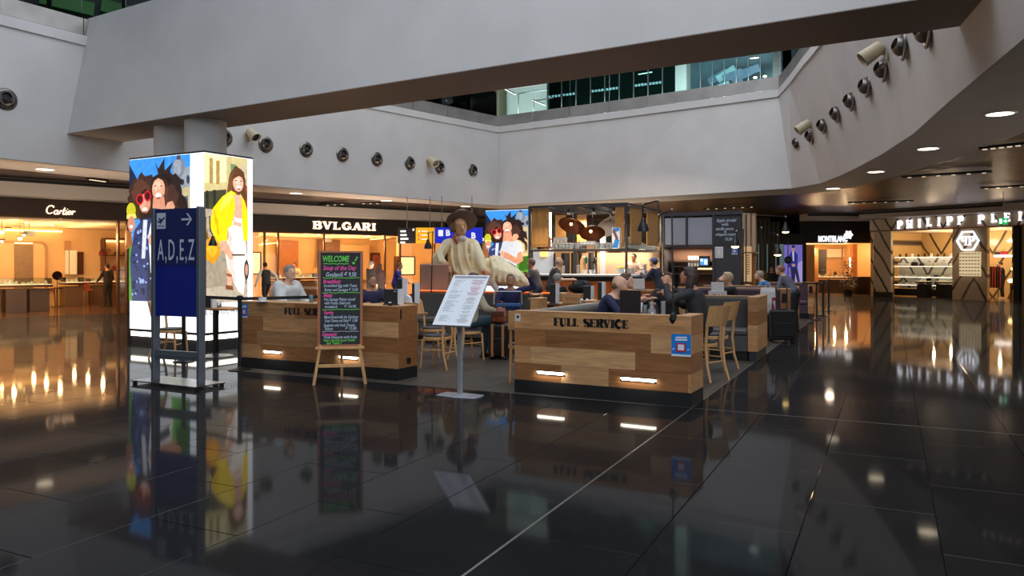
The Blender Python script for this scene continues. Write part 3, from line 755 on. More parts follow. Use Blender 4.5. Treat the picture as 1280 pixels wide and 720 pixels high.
MB().box(F1.x(16.5, y), F1.x(39, y), y - .21, y - .17, zz1 - .1, zz1 - .06).build('cove_strip', M['cove'], s1)
MB().box(0, 10.4, y - .12, y - .05, 2.86, 2.92).build('cove_strip', M['cove'], s1)
for px0, px1, py0, py1 in [(85.6, 94.5, 313, 343), (80.5, 84.5, 313, 343), (97, 103, 315, 343)]:
    MB().box(F1.x(px0, y), F1.x(px1, y), y - .14, y, F1.z(px0, py1, y), F1.z(px0, py0, y)).build('wall_case', M['bronze'] if px0 > 96 else M['gem'], s1)
MB().box(F1.x(80.5, y), F1.x(88, y), y - .1, y, F1.z(84, 313, y), F1.z(84, 301, y)).build('wall_case', M['amberd'], s1)
x0, x1 = F1.x(127, y), F1.x(165, y)
MB().box(x0 - .08, x1, y - .5, y, F1.z(140, 319, y) - .04, F1.z(140, 319, y)).build('wall_shelf', M['bronze'], s1)
MB().box(x0 - .08, x1, y - .5, y, F1.z(140, 337, y) - .04, F1.z(140, 337, y)).build('wall_shelf', M['bronze'], s1)
MB().box(x0 - .02, x1, y - .5, y, F1.z(140, 300, y), F1.z(140, 300, y) + .07).build('wall_shelf', M['bronze'], s1); MB().box(x0 - .05, x0, y - .5, y, F1.z(140, 337, y), F1.z(140, 300, y)).build('shelf_side', M['bronze'], s1)
MB().box(x0, x1, y - .06, y - .02, F1.z(140, 302.5, y), F1.z(140, 301, y)).build('cove_strip', M['cove'], s1)
MB().box(0, 2.5, 0, 3, 2.99, 3.0).build('cove_strip', M['cove'], s1)
for i, (px, py, c, r) in enumerate([(128, 318, 'redgoods', .13), (136.5, 316, 'amberd', .13), (146, 318, 'drk', .10), (145, 336, 'redgoods', .13), (156, 318, 'redgoods', .09)]):
    q = P(px, py, y - .25); t = thing('handbag', ['small dark red bag on the upper shelf in the left shop', 'tan bag on the upper shelf in the left shop', 'pair of small black items on the upper shelf in the left shop', 'small red bag on the lower shelf in the left shop', 'red bag at the right end of the upper shelf in the left shop'][i], 'handbag', F1.W((q.x, q.y, F1.z(140, 319 if py < 330 else 337, y))), F1.rz, 'bags on the left shop shelves')
    MB().prism([(-r, 0), (r, 0), (r * .8, r * 1.3), (-r * .8, r * 1.3)], -.06, .06).build('bag_body', M[c], t, bevel=.015)
    MB().tube(arc(0, r * 1.3, r * .5, r * .5, 0, 180, 6) and [(p[0], 0, p[1]) for p in arc(0, r * 1.3, r * .5, r * .5, 0, 180, 6)], .012, 6).build('handle', M['drk'], t)
lamp_in(F1, 7.0, 3.4, 2.9, 8, 4.6, 400, (1, .62, .29)); 
def display_counter(fr, px0, px1, pyb, z, cap, label, front='base', curved=False, dp=.75, goods=18, leg=True):
    y = fr.depth((px0 + px1) / 2, pyb); x0, x1 = fr.x(px0, y), fr.x(px1, y); w = x1 - x0
    t = thing('display_counter', label, 'display counter', fr.W(((x0 + x1) / 2, y, 0)), fr.rz, 'glass topped display counters')
    n = 3 if curved else 1
    for i in range(n):
        a, b = -w / 2 + w * i / n, -w / 2 + w * (i + 1) / n; g = .06 if curved else .0
        bow = (.12 if i == 1 else 0) if curved else 0
        MB().cbox(a + g, b - g, .06 - bow, dp, .01, z - cap - .14, .01).build('cabinet', M[front], t)
    MB().box(-w / 2 - .03, w / 2 + .03, -.02, dp + .02, z - cap - .08, z - cap).build('display_deck', M['bronze'], t, bevel=.01)
    MB().box(-w / 2, w / 2, .0, dp, z - cap + .002, z - cap + .012).build('lit_bed', glow('lit jewel tray', (255, 226, 180), 1.1), t)
    g = MB(); random.seed(int(px0))
    for i in range(goods):
        x, yy = random.uniform(-w / 2 + .08, w / 2 - .08), random.uniform(.08, dp - .1); h = random.uniform(.03, .14)
        MB().lathe([(.05, 0), (.045, h * .6), (.012, h), (.0, h)], 8, (x, yy, z - cap + .012)).build('jewel_stand', M['gem'], t)
    MB().box(-w / 2, w / 2, 0, .01, z - cap + .01, z).box(-w / 2, -w / 2 + .01, .01, dp, z - cap + .01, z).box(w / 2 - .01, w / 2, .01, dp, z - cap + .01, z).box(-w / 2, w / 2, .01, dp, z - .01, z).build('glass_hood', M['glass'], t)
    return t
display_counter(F1, -28, 65, 391, 1.14, .22, 'long curved jewellery counter with a glass hood at the far left', curved=True, dp=.9, goods=34)
display_counter(F1, 82, 105, 384, 1.12, .2, 'short jewellery counter with a glass hood beside the round table mirror', goods=12)
display_counter(F1, 113, 166, 381, 1.05, .14, 'jewellery counter along the right wall behind the dark suited person', goods=14)
def stool(fr, px, py, label, h=.66, seat='bronze'):
    y = fr.depth(px, py); t = thing('bar_stool', label, 'stool', fr.W((fr.x(px, y), y, 0)), fr.rz, 'stools in the jewellery shop')
    MB().box(-.2, .2, -.2, .2, h - .07, h).build('seat', mat('rust upholstery', (150, 72, 40), .6), t, bevel=.02)
    MB().box(-.2, .2, .16, .2, h, h + .25).build('backrest', mat('rust upholstery', (150, 72, 40), .6), t, bevel=.01)
    for a in (-1, 1):
        for b in (-1, 1): MB().bar((a * .17, b * .17, h - .06), (a * .2, b * .2, 0), .03).build('leg', M[seat], t)
stool(F1, 60, 382, 'rust coloured stool left of the round table mirror'); stool(F1, 70, 381, 'rust coloured stool under the round table mirror')
stool(F1, 107, 383, 'rust coloured stool under the seated woman in the left shop')
y = F1.depth(73, 384); t = thing('table_mirror', 'round table mirror on a thin stand in the left shop', 'mirror', F1.W((F1.x(71.5, y), y, .724)), F1.rz)
MB().cyl((0, 0, 0), (0, 0, .02), .12, n=14).cyl((0, 0, 0), (0, 0, .3), .015, n=8).build('stand', M['bronze'], t); a = MB(); a.M = Matrix.Translation((0, 0, .46)) @ Matrix.Rotation(math.radians(90), 4, 'X'); a.cyl((0, 0, -.015), (0, 0, .015), .17, n=20); a.build('mirror_disc', mat('dark mirror', (70, 52, 38), .1, metal=.9), t)
t = thing('side_table', 'thin topped side table carrying the round table mirror', 'table', F1.W((F1.x(71.5, y), y, 0)), F1.rz); MB().box(-.3, .12, -.25, .25, .69, .72).build('table_top', M['bronze'], t); MB().cyl((0, 0, 0), (0, 0, .69), .03, n=8).cyl((0, 0, 0), (0, 0, .02), .2, n=14).build('pedestal', M['bronze'], t)
for i, (px, py, c) in enumerate([(2, 290, 1), (2.5, 302, 0), (25, 298, 1), (10, 287, 0), (30, 294, 0)]):
    y = 2.2 + (i % 3) * .3; q = P(px, py, y); t = thing('pendant_lamp', 'glowing pendant lamp in the left shop, ' + ['upper one at the picture edge', 'lower one at the picture edge', 'rightmost bright globe', 'small one on a wire above the rest', 'small one next to the grey exit box'][i], 'pendant lamp', F1.W(q), F1.rz, 'pendant lamp cluster in the left shop')
    MB().ell((0, 0, 0), .07 if c else .04, 12).build('globe', M['warmlamp'], t, 60); MB().cyl((0, 0, .05), (0, 0, 3.0 - q.z), .008, n=6).build('wire', M['bronze'], t)
    MB().lathe([(.02, .03), (.11, .07), (.115, .08), (.02, .05)], 14).build('shade_disc', M['bronze'], t, 40)
def exitbox(fr, px, py, y, label):
    q = fr.P(px, py, y); t = thing('exit_sign', label, 'exit sign', fr.W(q), fr.rz); MB().box(-.16, .16, -.03, .03, -.09, .09).build('sign_box', mat('grey sign box', (150, 150, 146), .5), t, bevel=.008)
    MB().cyl((0, 0, .09), (0, 0, 3.0 - q.z), .012, n=6).build('hanger', M['steel'], t)
exitbox(F1, 36.5, 292, 2.6, 'small grey sign box hanging from the left shop ceiling')
for i in range(8): MB().cyl((1.2 + i * 1.15, 2.2 + (i % 3) * 1.5, 2.985), (1.2 + i * 1.15, 2.2 + (i % 3) * 1.5, 2.995), .06, n=10).build('spot_lens', M['warmlamp'], s1)
# ---------------------------------------------------------------- middle: second jeweller, its front turned more to the viewer
b0 = Vector((-10.4, 31.5)); b1 = Vector((-5.2, 36.0)); db = (b1 - b0).normalized()
F2 = Front(b0 - db * 3.4, b1 + db * 2.4); X2 = F2.L
s2 = shell(F2, 0, X2, 6.0, 2.92, 'wall_boutique', M['amber'], M['fascia2'], 2.96, 3.62, 'amber lit interior and black fascia of the middle shop')
w, ww = serif('BVLGARI', .30, .2, .1, .13, -.05, 0); xa, xb = F2.x(391, -.12), F2.x(469.5, -.12); k = (xb - xa) / ww
w.v = [((v[0]) * k + (xa + xb) / 2, v[1] - .11, v[2] * 1.08 + F2.z(430, 282.5, -.12)) for v in w.v]; w.build('shop_letters', M['sign'], s2)
for i, (pa, pb) in enumerate([(300, 330.5), (331, 347.5), (348, 405), (405.5, 481), (482, 500), (500.5, 543)]):
    o = sempty('window_%d' % (i + 1), (*F2.p, 0), F2.rz, 'shop window pane of the middle shop'); xa, xb = F2.x(pa, 0), F2.x(pb, 0)
    if i not in (3,): MB().box(xa + .02, xb - .02, -.01, .01, .04, 2.9).build('glass_pane', M['pane'], o)
    MB().box(xb - .03, xb + .03, -.05, .05, 0, 2.92).build('window_post', M['bronze'], o)
def lantern(px0, px1, py0, py1, label):
    xa, xb = F2.x(px0, -.3), F2.x(px1, -.3); q0, q1 = F2.z(px0, py1, -.3), F2.z(px0, py0, -.3)
    t = thing('wall_lantern', label, 'wall lantern', F2.W(((xa + xb) / 2, .35, 0)), F2.rz, 'lit lanterns of the middle shop'); w = (xb - xa) / 2
    MB().box(-w, w, -.16, .16, q0, q1).build('screen', M['lantern'], t)
    f = MB(); 
    for a in (-w, w): f.box(a - .03, a + .03, -.18, .18, q0 - .03, q1 + .03)
    f.box(-w, w, -.18, .18, q1, q1 + .05); f.box(-w, w, -.18, .18, q0 - .05, q0); f.build('lantern_frame', M['bronze'], t)
    for z0, z1, nm in ((.1, q0 - .06, 'lower_screen'), (q1 + .06, 2.9, 'upper_screen')):
        f = MB(); n = 9
        for i in range(n): f.box(-w * .85 + w * 1.7 * i / n, -w * .85 + w * 1.7 * (i + .86) / n, -.1, .1, z0, z1)
        f.build(nm, M['ribbed'], t)
lantern(314, 332, 316, 342, 'tall glowing lantern left of the vest wearing person in the middle shop'); lantern(505, 525.5, 321.5, 343, 'tall glowing lantern right of the person in blue, middle shop')
y = 5.9
def pbox(fr, st, name, px0, px1, py0, py1, y, th, m):
    xa, xb = fr.x(px0, y), fr.x(px1, y); z0, z1 = fr.z((px0 + px1) / 2, py1, y), fr.z((px0 + px1) / 2, py0, y)
    return MB().box(xa, xb, y, y + th, z0, z1).build(name, m, st)
pbox(F2, s2, 'curtain_panel', 347, 373, 301, 360, 5.6, .2, mat('orange brown curtain', (150, 92, 40), .6, var=.12, vs=6))
pbox(F2, s2, 'screen_panel', 398, 425, 300, 336, 5.6, .1, mat('brown lattice', (96, 60, 34), .5, var=.3, vs=12))
pbox(F2, s2, 'picture_frame', 464, 486, 316, 348, 5.7, .06, M['bronze']); pbox(F2, s2, 'picture', 466, 484, 319, 346, 5.66, .03, mat('dark pink print', (122, 70, 62), .5, var=.4, vs=5))
pbox(F2, s2, 'niche_panel', 425, 462, 306, 350, 5.7, .1, mat('pale niche', (206, 176, 128), .5))
for i in range(7): MB().cyl((2.2 + i * 1.2, 1.6 + (i % 2) * 1.8, 2.9), (2.2 + i * 1.2, 1.6 + (i % 2) * 1.8, 2.915), .06, n=10).build('spot_lens', M['warmlamp'], s2)
MB().bar(F2.P(463, 299.5, 3.2) , F2.P(512, 294, 1.6), .06, .03).build('cove_strip', M['cove'], s2)
MB().bar(F2.P(322, 306, 3.0) , F2.P(346, 303.5, 3.0), .06, .03).build('cove_strip', M['cove'], s2)
exitbox(F2, 410.5, 300, 2.5, 'small grey sign box hanging from the middle shop ceiling')
lamp_in(F2, X2 / 2, 2.8, 2.85, 9, 4.5, 560, (1, .60, .26))
display_counter(F2, 343, 397, 374, 1.18, .2, 'glowing jewellery counter behind the man in the white shirt', dp=.6, goods=16)
for i, px in enumerate((390, 394)):
    q = F2.P(px, 350, 2.9); t = thing('bottle', 'slim gold bottle on the middle shop counter, %s one' % ('left', 'right')[i], 'bottle', F2.W((q.x, q.y - .35, 1.18)), 0, 'gold bottles on the middle shop counter'); MB().lathe([(.05, 0), (.055, .16), (.02, .22), (.018, .32), (.0, .33)], 10).build('bottle_body', mat('gold glass', (220, 160, 50), .2, metal=.4), t, 50)
# ---------------------------------------------------------------- far end, mostly hidden behind the cafe
s4 = sempty('wall_far_shops', label='dim brown shop fronts at the far end behind the bar')
MB().box(-4, 14.5, 43.6, 43.8, 0, 4.2).build('far_wall', mat('brown far wall', (96, 72, 54), .6, var=.2, vs=.7), s4)
MB().box(-4, 14.5, 43.4, 43.6, 2.9, 3.9).build('fascia', M['fascia2'], s4)
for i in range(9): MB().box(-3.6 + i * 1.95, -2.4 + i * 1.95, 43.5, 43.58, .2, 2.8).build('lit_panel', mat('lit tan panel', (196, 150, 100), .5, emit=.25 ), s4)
text('far_letters', 'mo', .3, M['signw'], (-1.75, 43.37, 3.0), s4, .03, bold=.01)
area('far_walk_light', (5, 40, 4.0), 10, 260, (1, .8, .6), (0, 0, 0), 3)
for i in range(6):
    x = Q(944 + i * 5.4, 300, 38.5).x; MB().box(x, x + .14, 38.5, 38.62, 0, 3.7).build('mullion', M['black'], s4)
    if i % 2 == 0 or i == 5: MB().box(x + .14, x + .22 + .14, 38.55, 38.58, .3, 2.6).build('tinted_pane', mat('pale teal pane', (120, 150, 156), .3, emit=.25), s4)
# ---------------------------------------------------------------- right: pen shop, frontal
YM = 40.0; F3 = Front((Q(1003, 300, YM).x, YM), (Q(1104, 300, YM).x, YM)); X3 = F3.L
s3 = shell(F3, 0, X3, 5.0, 2.72, 'wall_pen_shop', mat('honey wall', (196, 152, 98), .5), M['blackm'], 2.74, 3.80, 'black framed warm lit shop at the right rear')
MB().box(F3.x(1003, 0), F3.x(1007, 0), -.1, .1, 0, 2.74).build('front_pier', M['blackm'], s3); MB().box(F3.x(1090, 0), F3.x(1104, 0), -.1, .1, 0, 2.74).build('front_pier', M['blackm'], s3)
text('shop_letters', 'MONTBLANC', .42, M['signw'], ((F3.x(1023, -.12) + F3.x(1059, -.12)) / 2, -.12, F3.z(1040, 299, -.1)), s3, .03, bold=.012, width=F3.x(1059, 0) - F3.x(1023, 0))
q = F3.P(1060.5, 293.5, -.12); MB().prism([(q.x + (.24 if i % 2 == 0 else .17) * math.cos(i * math.pi / 6), q.z + (.24 if i % 2 == 0 else .17) * math.sin(i * math.pi / 6)) for i in range(12)], -.15, -.11).build('star_emblem', M['signw'], s3)
pbox(F3, s3, 'pale_panel', 1007.5, 1018, 306, 366, .5, .1, mat('pale honey panel', (222, 184, 128), .5)); pbox(F3, s3, 'brown_post', 1019, 1023, 310, 366, 2, .15, M['amberd'])
pbox(F3, s3, 'wall_unit', 1034, 1052, 311, 322, 4.7, .2, mat('cream box', (214, 196, 168), .5)); pbox(F3, s3, 'wall_unit', 1054, 1063, 311, 322, 4.7, .2, mat('cream box', (214, 196, 168), .5))
pbox(F3, s3, 'brown_cabinet', 1066, 1090, 306, 348, 3.0, .3, mat('cabinet wood', (150, 92, 48), .4, var=.2, vs=3)); pbox(F3, s3, 'glazed_unit', 1066, 1090, 346, 368, .9, .4, mat('dark glazed unit', (60, 50, 44), .25))
pbox(F3, s3, 'light_panel', 1063, 1065.5, 322, 334, 3.5, .1, M['cool']); pbox(F3, s3, 'grey_banner', 1021, 1033, 312, 342, 3.0, .1, M['char'])
lamp_in(F3, X3 / 2, 2.2, 2.65, 3.2, 3, 200)
display_counter(F3, 1022, 1064, 366.5, 1.0, .12, 'dark wooden counter with small goods inside the right rear shop', 'drk', dp=.6, goods=14)
for i, (px, w_) in enumerate([(1028, .14), (1038, .1), (1044, .08)]):
    y = F3.depth(1040, 366.5) + .3; t = thing('leather_bag', 'small leather bag on the right rear shop counter, ' + ['left grey one', 'middle orange one', 'right black one'][i], 'bag', F3.W((F3.x(px, y), y, 1.004)), 0, 'bags in the right rear shop')
    MB().prism([(-w_, 0), (w_, 0), (w_ * .8, w_ * 2), (-w_ * .8, w_ * 2)], -.07, .07).build('bag_body', M[('char', 'amberd', 'drk')[i]], t, bevel=.02); MB().tube([(p[0], 0, p[1]) for p in arc(0, w_ * 2, w_ * .4, w_ * .5, 0, 180, 6)], .012, 6).build('handle', M['drk'], t)
def leafy(loc, label, h, r, n, c, name='potted_tree', cat='plant', seed=1):
    random.seed(seed); t = thing(name, label, cat, loc)
    MB().lathe([(r * .35, 0), (r * .45, h * .18), (r * .42, h * .18), (r * .40, h * .16), (0, h * .16)], 14).build('pot', M['drk'], t, 40); MB().tube([(0, 0, h * .1), (.02, 0, h * .5), (0, .02, h * .85)], [.03, .02, .01], 6).build('stem', M['bronze'], t)
    f = MB()
    for i in range(n):
        a, zz = random.uniform(0, 6.28), random.uniform(.25, 1) * h; rr = r * (1 - abs(zz / h - .55) * 1.1) * random.uniform(.3, 1); c_ = Vector((rr * math.cos(a), rr * math.sin(a), zz)); d = Vector((math.cos(a), math.sin(a), random.uniform(-.3, .5))) * .14; s_ = Vector((-math.sin(a), math.cos(a), 0)) * .04
        f.add([c_, c_ + d * .5 + s_, c_ + d, c_ + d * .5 - s_], [(0, 1, 2, 3)])
    tag(f.build('foliage', c, t), kind='stuff')
leafy(F3.W((F3.x(1060, -.9), -.9, 0)), 'dark bushy plant before the right rear shop window', 1.75, .55, 420, mat('dark leaves', (34, 40, 24), .6))
leafy(Q(951, 345, 33) * Vector((1, 1, 0)) if False else Vector((Q(951, 345, 30).x, 30, .75)), 'bunch of yellow flowers on the far partition of the terrace', .62, .2, 160, mat('yellow petals', (225, 178, 20), .6), 'flower_vase', 'flowers', 4)
# portrait ad screen beside it
ya = 38.6; x0, x1 = Q(980, 300, ya).x, Q(1003, 300, ya).x
t = thing('ad_screen', 'tall purple lit screen showing a man in a blue suit', 'ad screen', ((x0 + x1) / 2, ya, 0)); w = (x1 - x0) / 2
MB().box(-w - .2, w + .12, .02, .2, 0, 3.1).build('screen_case', M['blackm'], t)
def pic(layers, name, parent, M_=None, step=.0015):
    """printed or lit picture: flat shapes laid one on another, each (material, outline)"""
    mats = []; mb = MB(); 
    if M_: mb.M = M_
    for i, (m, poly) in enumerate(layers):
        if m not in mats: mats.append(m)
        mb.mi = mats.index(m); y_ = -step * i; ar = sum(poly[j][0] * poly[(j + 1) % len(poly)][1] - poly[(j + 1) % len(poly)][0] * poly[j][1] for j in range(len(poly)))
        if ar < 0: poly = poly[::-1]
        mb.add([(x, y_, z) for x, z in poly], [tuple(range(len(poly)))])
    return mb.build(name, mats, parent)
def em(c, e=1.0):
    nm = 'print %d %d %d %.2f' % (*c, e)
    if nm in MATS: return MATS[nm]
    m = mat(nm, c, .35, emit=e, var=.16, vs=11); nt = m.node_tree; b = nt.nodes['Principled BSDF']      # lit print with a photographic mottle
    h = [n for n in nt.nodes if n.type == 'HUE_SAT'][0]; nt.links.new(h.outputs['Color'], b.inputs['Emission Color']); return m
def oval(cx, cz, rx, rz, n=16, rough=0, seed=0):
    r = random.Random(seed); return [(cx + rx * math.cos(2 * math.pi * i / n) * (1 + r.uniform(-rough, rough)), cz + rz * math.sin(2 * math.pi * i / n) * (1 + r.uniform(-rough, rough))) for i in range(n)]
zt, zb = EYE + (HOR - 306) * ya / FOC, EYE + (HOR - 357) * ya / FOC; H = zt - zb; e_ = .62
L = lambda pts: [(x * w, zb + z * H) for x, z in pts]
pic([(em((120, 110, 200), e_), L([(-1, 0), (1, 0), (1, 1), (-1, 1)])), (em((168, 160, 225), e_), L([(-.4, .0), (1, 0), (1, .62), (.2, .5)])), (em((40, 40, 80), e_), L([(-.1, .02), (.15, .05), (.3, .5), (-.35, .55)])), (em((40, 40, 80), e_), L([(.55, .02), (.8, .02), (.35, .55), (.0, .5)])),
     (em((40, 48, 140), e_), L([(-.5, .45), (.45, .42), (.5, .75), (.15, .86), (-.2, .84), (-.48, .72)])), (em((190, 190, 230), e_), L([(-.05, .6), (.1, .6), (.1, .84), (-.12, .84)])), (em((196, 140, 120), e_), L(oval(0, .9, .16, .065))), (em((40, 30, 36), e_), L(oval(0, .955, .18, .035))), (em((196, 140, 120), e_), L(oval(.02, .5, .2, .04)))], 'lit_picture', t)
# ---------------------------------------------------------------- right: fashion shop clad in veined stone
p0 = G(1116, 371.6); p1 = G(1265, 377.5); F5 = Front(p0[:2], p1[:2]); X5 = F5.L
M['vein'] = marble('veined stone', (196, 180, 156), (46, 38, 32)); M['veingold'] = marble('golden veined stone', (214, 180, 120), (70, 52, 36))
s5 = shell(F5, -1.05, X5, 4.2, 3.2, 'wall_fashion_shop', M['veingold'], M['vein'], 3.26, 3.80, 'veined stone shop front with glowing white name at the right')
MB().box(-.95, -.02, -.12, .04, .25, 3.8).build('stone_pilaster', M['vein'], s5); MB().box(-.95, -.02, -.13, .04, 0, .25).build('plinth', M['blackm'], s5)
o = MB().box(X5 + .12, X5 + .35, -.15, .3, 0, 3.25).build('black_post', M['blackm'], s5)
MB().box(X5 - .1, X5 + 5.2, -.10, .12, 3.26, 3.8).build('fascia', M['vein'], s5); MB().box(X5 - .1, X5 + 5.2, -.95, .12, 3.82, 4.15).build('bulkhead', M['ceil'], s5)
for ch, px, py in zip('PHILIPPPLEI', (1125, 1137, 1149.5, 1161.5, 1174, 1187, 1201, 1226.5, 1243, 1259.5, 1275.5), (281, 280, 279, 278, 277, 276, 275.5, 274, 272.5, 271.5, 270.3)):
    w, _ = serif(ch, .36, .2, .09, 0, -.06, 0); q = F5.P(px, py, -.12); w.v = [(v[0] + q.x, v[1] + q.y, v[2] + q.z) for v in w.v]; w.build('shop_letter', M['signw'], s5)
w, _ = serif('N', .36, .2, .09, 0, -.06, 0); q = F5.P(1293, 269, -.12); w.v = [(v[0] + q.x, v[1] + q.y, v[2] + q.z) for v in w.v]; w.build('shop_letter', M['signw'], s5)
# stone pier with the hexagonal emblem and the sunglasses board
xa, xb = F5.x(1190.5, .1), F5.x(1234, .1); MB().box(xa, xb, .1, .3, 0, 3.2).build('stone_pier', M['vein'], s5)
q = F5.P(1210, 301, .08); R_ = .5
hexo = lambda r: [(q.x + r * math.cos(math.radians(60 * i)), q.z + r * math.sin(math.radians(60 * i))) for i in range(6)]
mb = MB(); A_, B_ = hexo(R_), hexo(R_ * .86)
for i in range(6): j = (i + 1) % 6; mb.prism([A_[i], A_[j], B_[j], B_[i]], .02, .09)
mb.build('hexagon_emblem', M['signw'], s5)
for sgn in (-1, 1):
    w, _ = serif('P', .40, .17, .07, 0, -.04, 0); w.v = [(v[0] * sgn + q.x + sgn * .15 - (0 if sgn > 0 else 0), v[1] + .08, v[2] + q.z) for v in w.v]
    if sgn < 0: w.f = [f[::-1] for f in w.f]
    w.build('emblem_letter', M['signw'], s5)
xa, xb = F5.x(1199.5, .08), F5.x(1226, .08); za, zb2 = F5.z(1213, 345, .08), F5.z(1213, 315, .08)
t = thing('eyewear_board', 'lit board with rows of sunglasses under the hexagon emblem', 'eyewear display', F5.W(((xa + xb) / 2, .08, za)), F5.rz)
MB().box(-(xb - xa) / 2, (xb - xa) / 2, -.03, 0.015, 0, zb2 - za).build('lit_board', glow('lit eyewear board', (255, 228, 180), .55), t)
for r in range(7):
    for c in range(7):
        x = -(xb - xa) / 2 + (xb - xa) * (c + .5) / 7; z = (zb2 - za) * (r + .5) / 7; MB().ell((x - .022, -.06, z), (.026, .012, .024), 6).ell((x + .022, -.06, z), (.026, .012, .024), 6).build('sunglasses', M['drk'], t)
# shelving on the left
SD = 1.35; xa, xb = F5.x(1117.5, SD), F5.x(1191, SD)
t = thing('display_shelving', 'lit glass shelving with bags and shoes at the marble shop window', 'shelving', F5.W(((xa + xb) / 2, SD, 0)), F5.rz); w = (xb - xa) / 2
for py in (322, 333.5, 347, 357):
    z = F5.z(1150, py, SD); MB().box(-w, w, 0, .45, z, z + .03).build('shelf', glow('lit shelf edge', (255, 240, 215), 1.6) if py == 322 else M['glass'], t)
    if py != 322: MB().box(-w, w, -.012, 0, z, z + .03).build('shelf_edge', glow('lit shelf edge', (255, 240, 215), 1.6), t)
MB().box(-w, w, .46, .5, .4, F5.z(1150, 322, SD)).build('back_panel', marble('pale veined stone', (226, 220, 210), (90, 84, 80)), t); MB().box(-w, w, .05, .45, .05, .38).build('base_box', M['blackm'], t)
for i, x in enumerate((-w, w)): MB().bar((x, 0, 0), (x, 0, F5.z(1150, 320, SD)), .04).build('post', M['steel'], t)
random.seed(12)
goods = []
for r, py in enumerate((333.5, 347, 357)):
    z = F5.z(1150, py, SD) + .032
    for i in range(8):
        wd = random.uniform(.1, .17); x = -w + .22 + (2 * w - .4) * i / 7
        o = thing('shoe' if r else 'bag', '%s on the %s glass shelf of the marble shop, %s from the left' % ('pale trainer' if r else 'pale bag', ('upper', 'middle', 'lower')[r], ordl[i]), 'shoe' if r else 'bag', F5.W(((xa + xb) / 2 + x, SD + .22, z)), F5.rz, 'goods on the marble shop shelves')
        c = random.choice([M['gem'], M['gem'], M['white'], M['drk']])
        if r: MB().tube([(-.12, 0, .04), (-.02, 0, .05), (.08, 0, .035), (.13, 0, .025)], [.05, .06, .045, .025], 8).build('shoe_upper', c, o, 60); MB().box(-.15, .15, -.045, .045, 0, .02).build('sole', M['white'], o)
        else: MB().prism([(-wd, 0), (wd, 0), (wd * .85, wd * 1.2), (-wd * .85, wd * 1.2)], -.06, .06).build('bag_body', c, o, bevel=.02); MB().tube([(p[0], 0, p[1]) for p in arc(0, wd * 1.2, wd * .4, wd * .5, 0, 180, 6)], .012, 6).build('handle', M['drk'], o)
z = F5.z(1150, 322, SD) + .032
for i in range(9):
    x = -w + .2 + (2 * w - .4) * i / 8; o = thing('bottle', 'small perfume bottle on the top shelf of the marble shop, %s from the left' % ordl[i], 'bottle', F5.W(((xa + xb) / 2 + x, SD + .2, z)), F5.rz, 'bottles on the top shelf of the marble shop')
    MB().box(-.05, .05, -.03, .03, 0, .12 + .03 * (i % 3)).build('bottle_body', M[('drk', 'bronze', 'gem')[i % 3]], o, bevel=.01); MB().cyl((0, 0, .12 + .03 * (i % 3)), (0, 0, .17 + .03 * (i % 3)), .02, n=8).build('cap', M['bronze'], o)
display_counter(F5, 1169, 1203, 373.5, .95, .16, 'long black counter with glass hood before the marble pier', 'blackm', dp=.38, goods=14)
display_counter(F5, 1145, 1158, 372.6, .95, .16, 'narrow black counter with glass hood before the lit shelving', 'blackm', dp=.45, goods=6)
display_counter(F5, 1204, 1219, 372.6, .95, .16, 'black counter with glass hood at the right of the marble pier', 'blackm', dp=.45, goods=6)
t = thing('clothes_rail', 'rail of red and dark clothes in the marble shop doorway', 'clothes rail', F5.W((F5.x(1238, 1.0), 1.0, 0)), F5.rz + 1.2)
MB().tube([(-.4, 0, 0), (-.4, 0, 1.6), (.4, 0, 1.6), (.4, 0, 0)], .02, 6).build('rail', M['steel'], t)
for i in range(6):
    x = -.33 + i * .13; MB().prism([(-.02, .55), (.03, .55), (.035, 1.5), (-.03, 1.5)], -.2, .2).build('garment', (M['redgoods'], M['drk'], M['redgoods'])[i % 3], t).location = (x, 0, 0)
xa, xb = F5.x(1243, 1.6), F5.x(1262, 1.6); MB().box(xa, xb, 1.6, 2.0, F5.z(1252, 321, 1.6), F5.z(1252, 319, 1.6)).build('wall_shelf', M['cool'], s5)
for i, (px, r) in enumerate([(1247, .13), (1255, .15)]):
    o = thing('bag', 'dark bag on the shelf in the marble shop doorway, %s one' % ('left', 'right')[i], 'bag', F5.W((F5.x(px, 1.8), 1.8, F5.z(1252, 319, 1.6) + .005)), F5.rz, 'bags in the marble shop doorway'); MB().prism([(-r, 0), (r, 0), (r * .8, r * 1.2), (-r * .8, r * 1.2)], -.08, .08).build('bag_body', M[('drk', 'redgoods')[i]], o, bevel=.02); MB().tube([(p[0], 0, p[1]) for p in arc(0, r * 1.2, r * .4, r * .5, 0, 180, 6)], .012, 6).build('handle', M['drk'], o)
for i, (px, py) in enumerate([(1268, 336), (1264, 351)]):
    q = F5.P(px, py, .9); o = thing('glow_lamp', 'bright table lamp inside the marble shop at the right edge, %s one' % ('upper', 'lower')[i], 'lamp', F5.W(q), 0, 'table lamps in the marble shop'); MB().ell((0, 0, 0), (.14, .1, .09), 12).build('lamp_glass', M['warmlamp'], o, 60); MB().cyl((0, 0, -q.z), (0, 0, -.08), .05, n=8).build('stand', M['bronze'], o)
lamp_in(F5, X5 / 2, 2.2, 3.1, 4.5, 3, 125, (1, .80, .56)); 
F6 = Front(F5.W((X5 + .5, 0, 0))[:2], F5.W((X5 + 5.5, 0, 0))[:2]); s6 = shell(F6, 0, 5, 4, 3.2, 'wall_corner_shop', M['amber'], M['vein'], 3.26, 3.3, 'warm lit corner shop cut by the right picture edge', False)
o = sempty('window_7', (*F6.p, 0), F6.rz, 'pane of the corner shop at the right picture edge'); MB().box(0, 4.9, 0, .02, .35, 3.2).build('glass_pane', M['pane'], o)
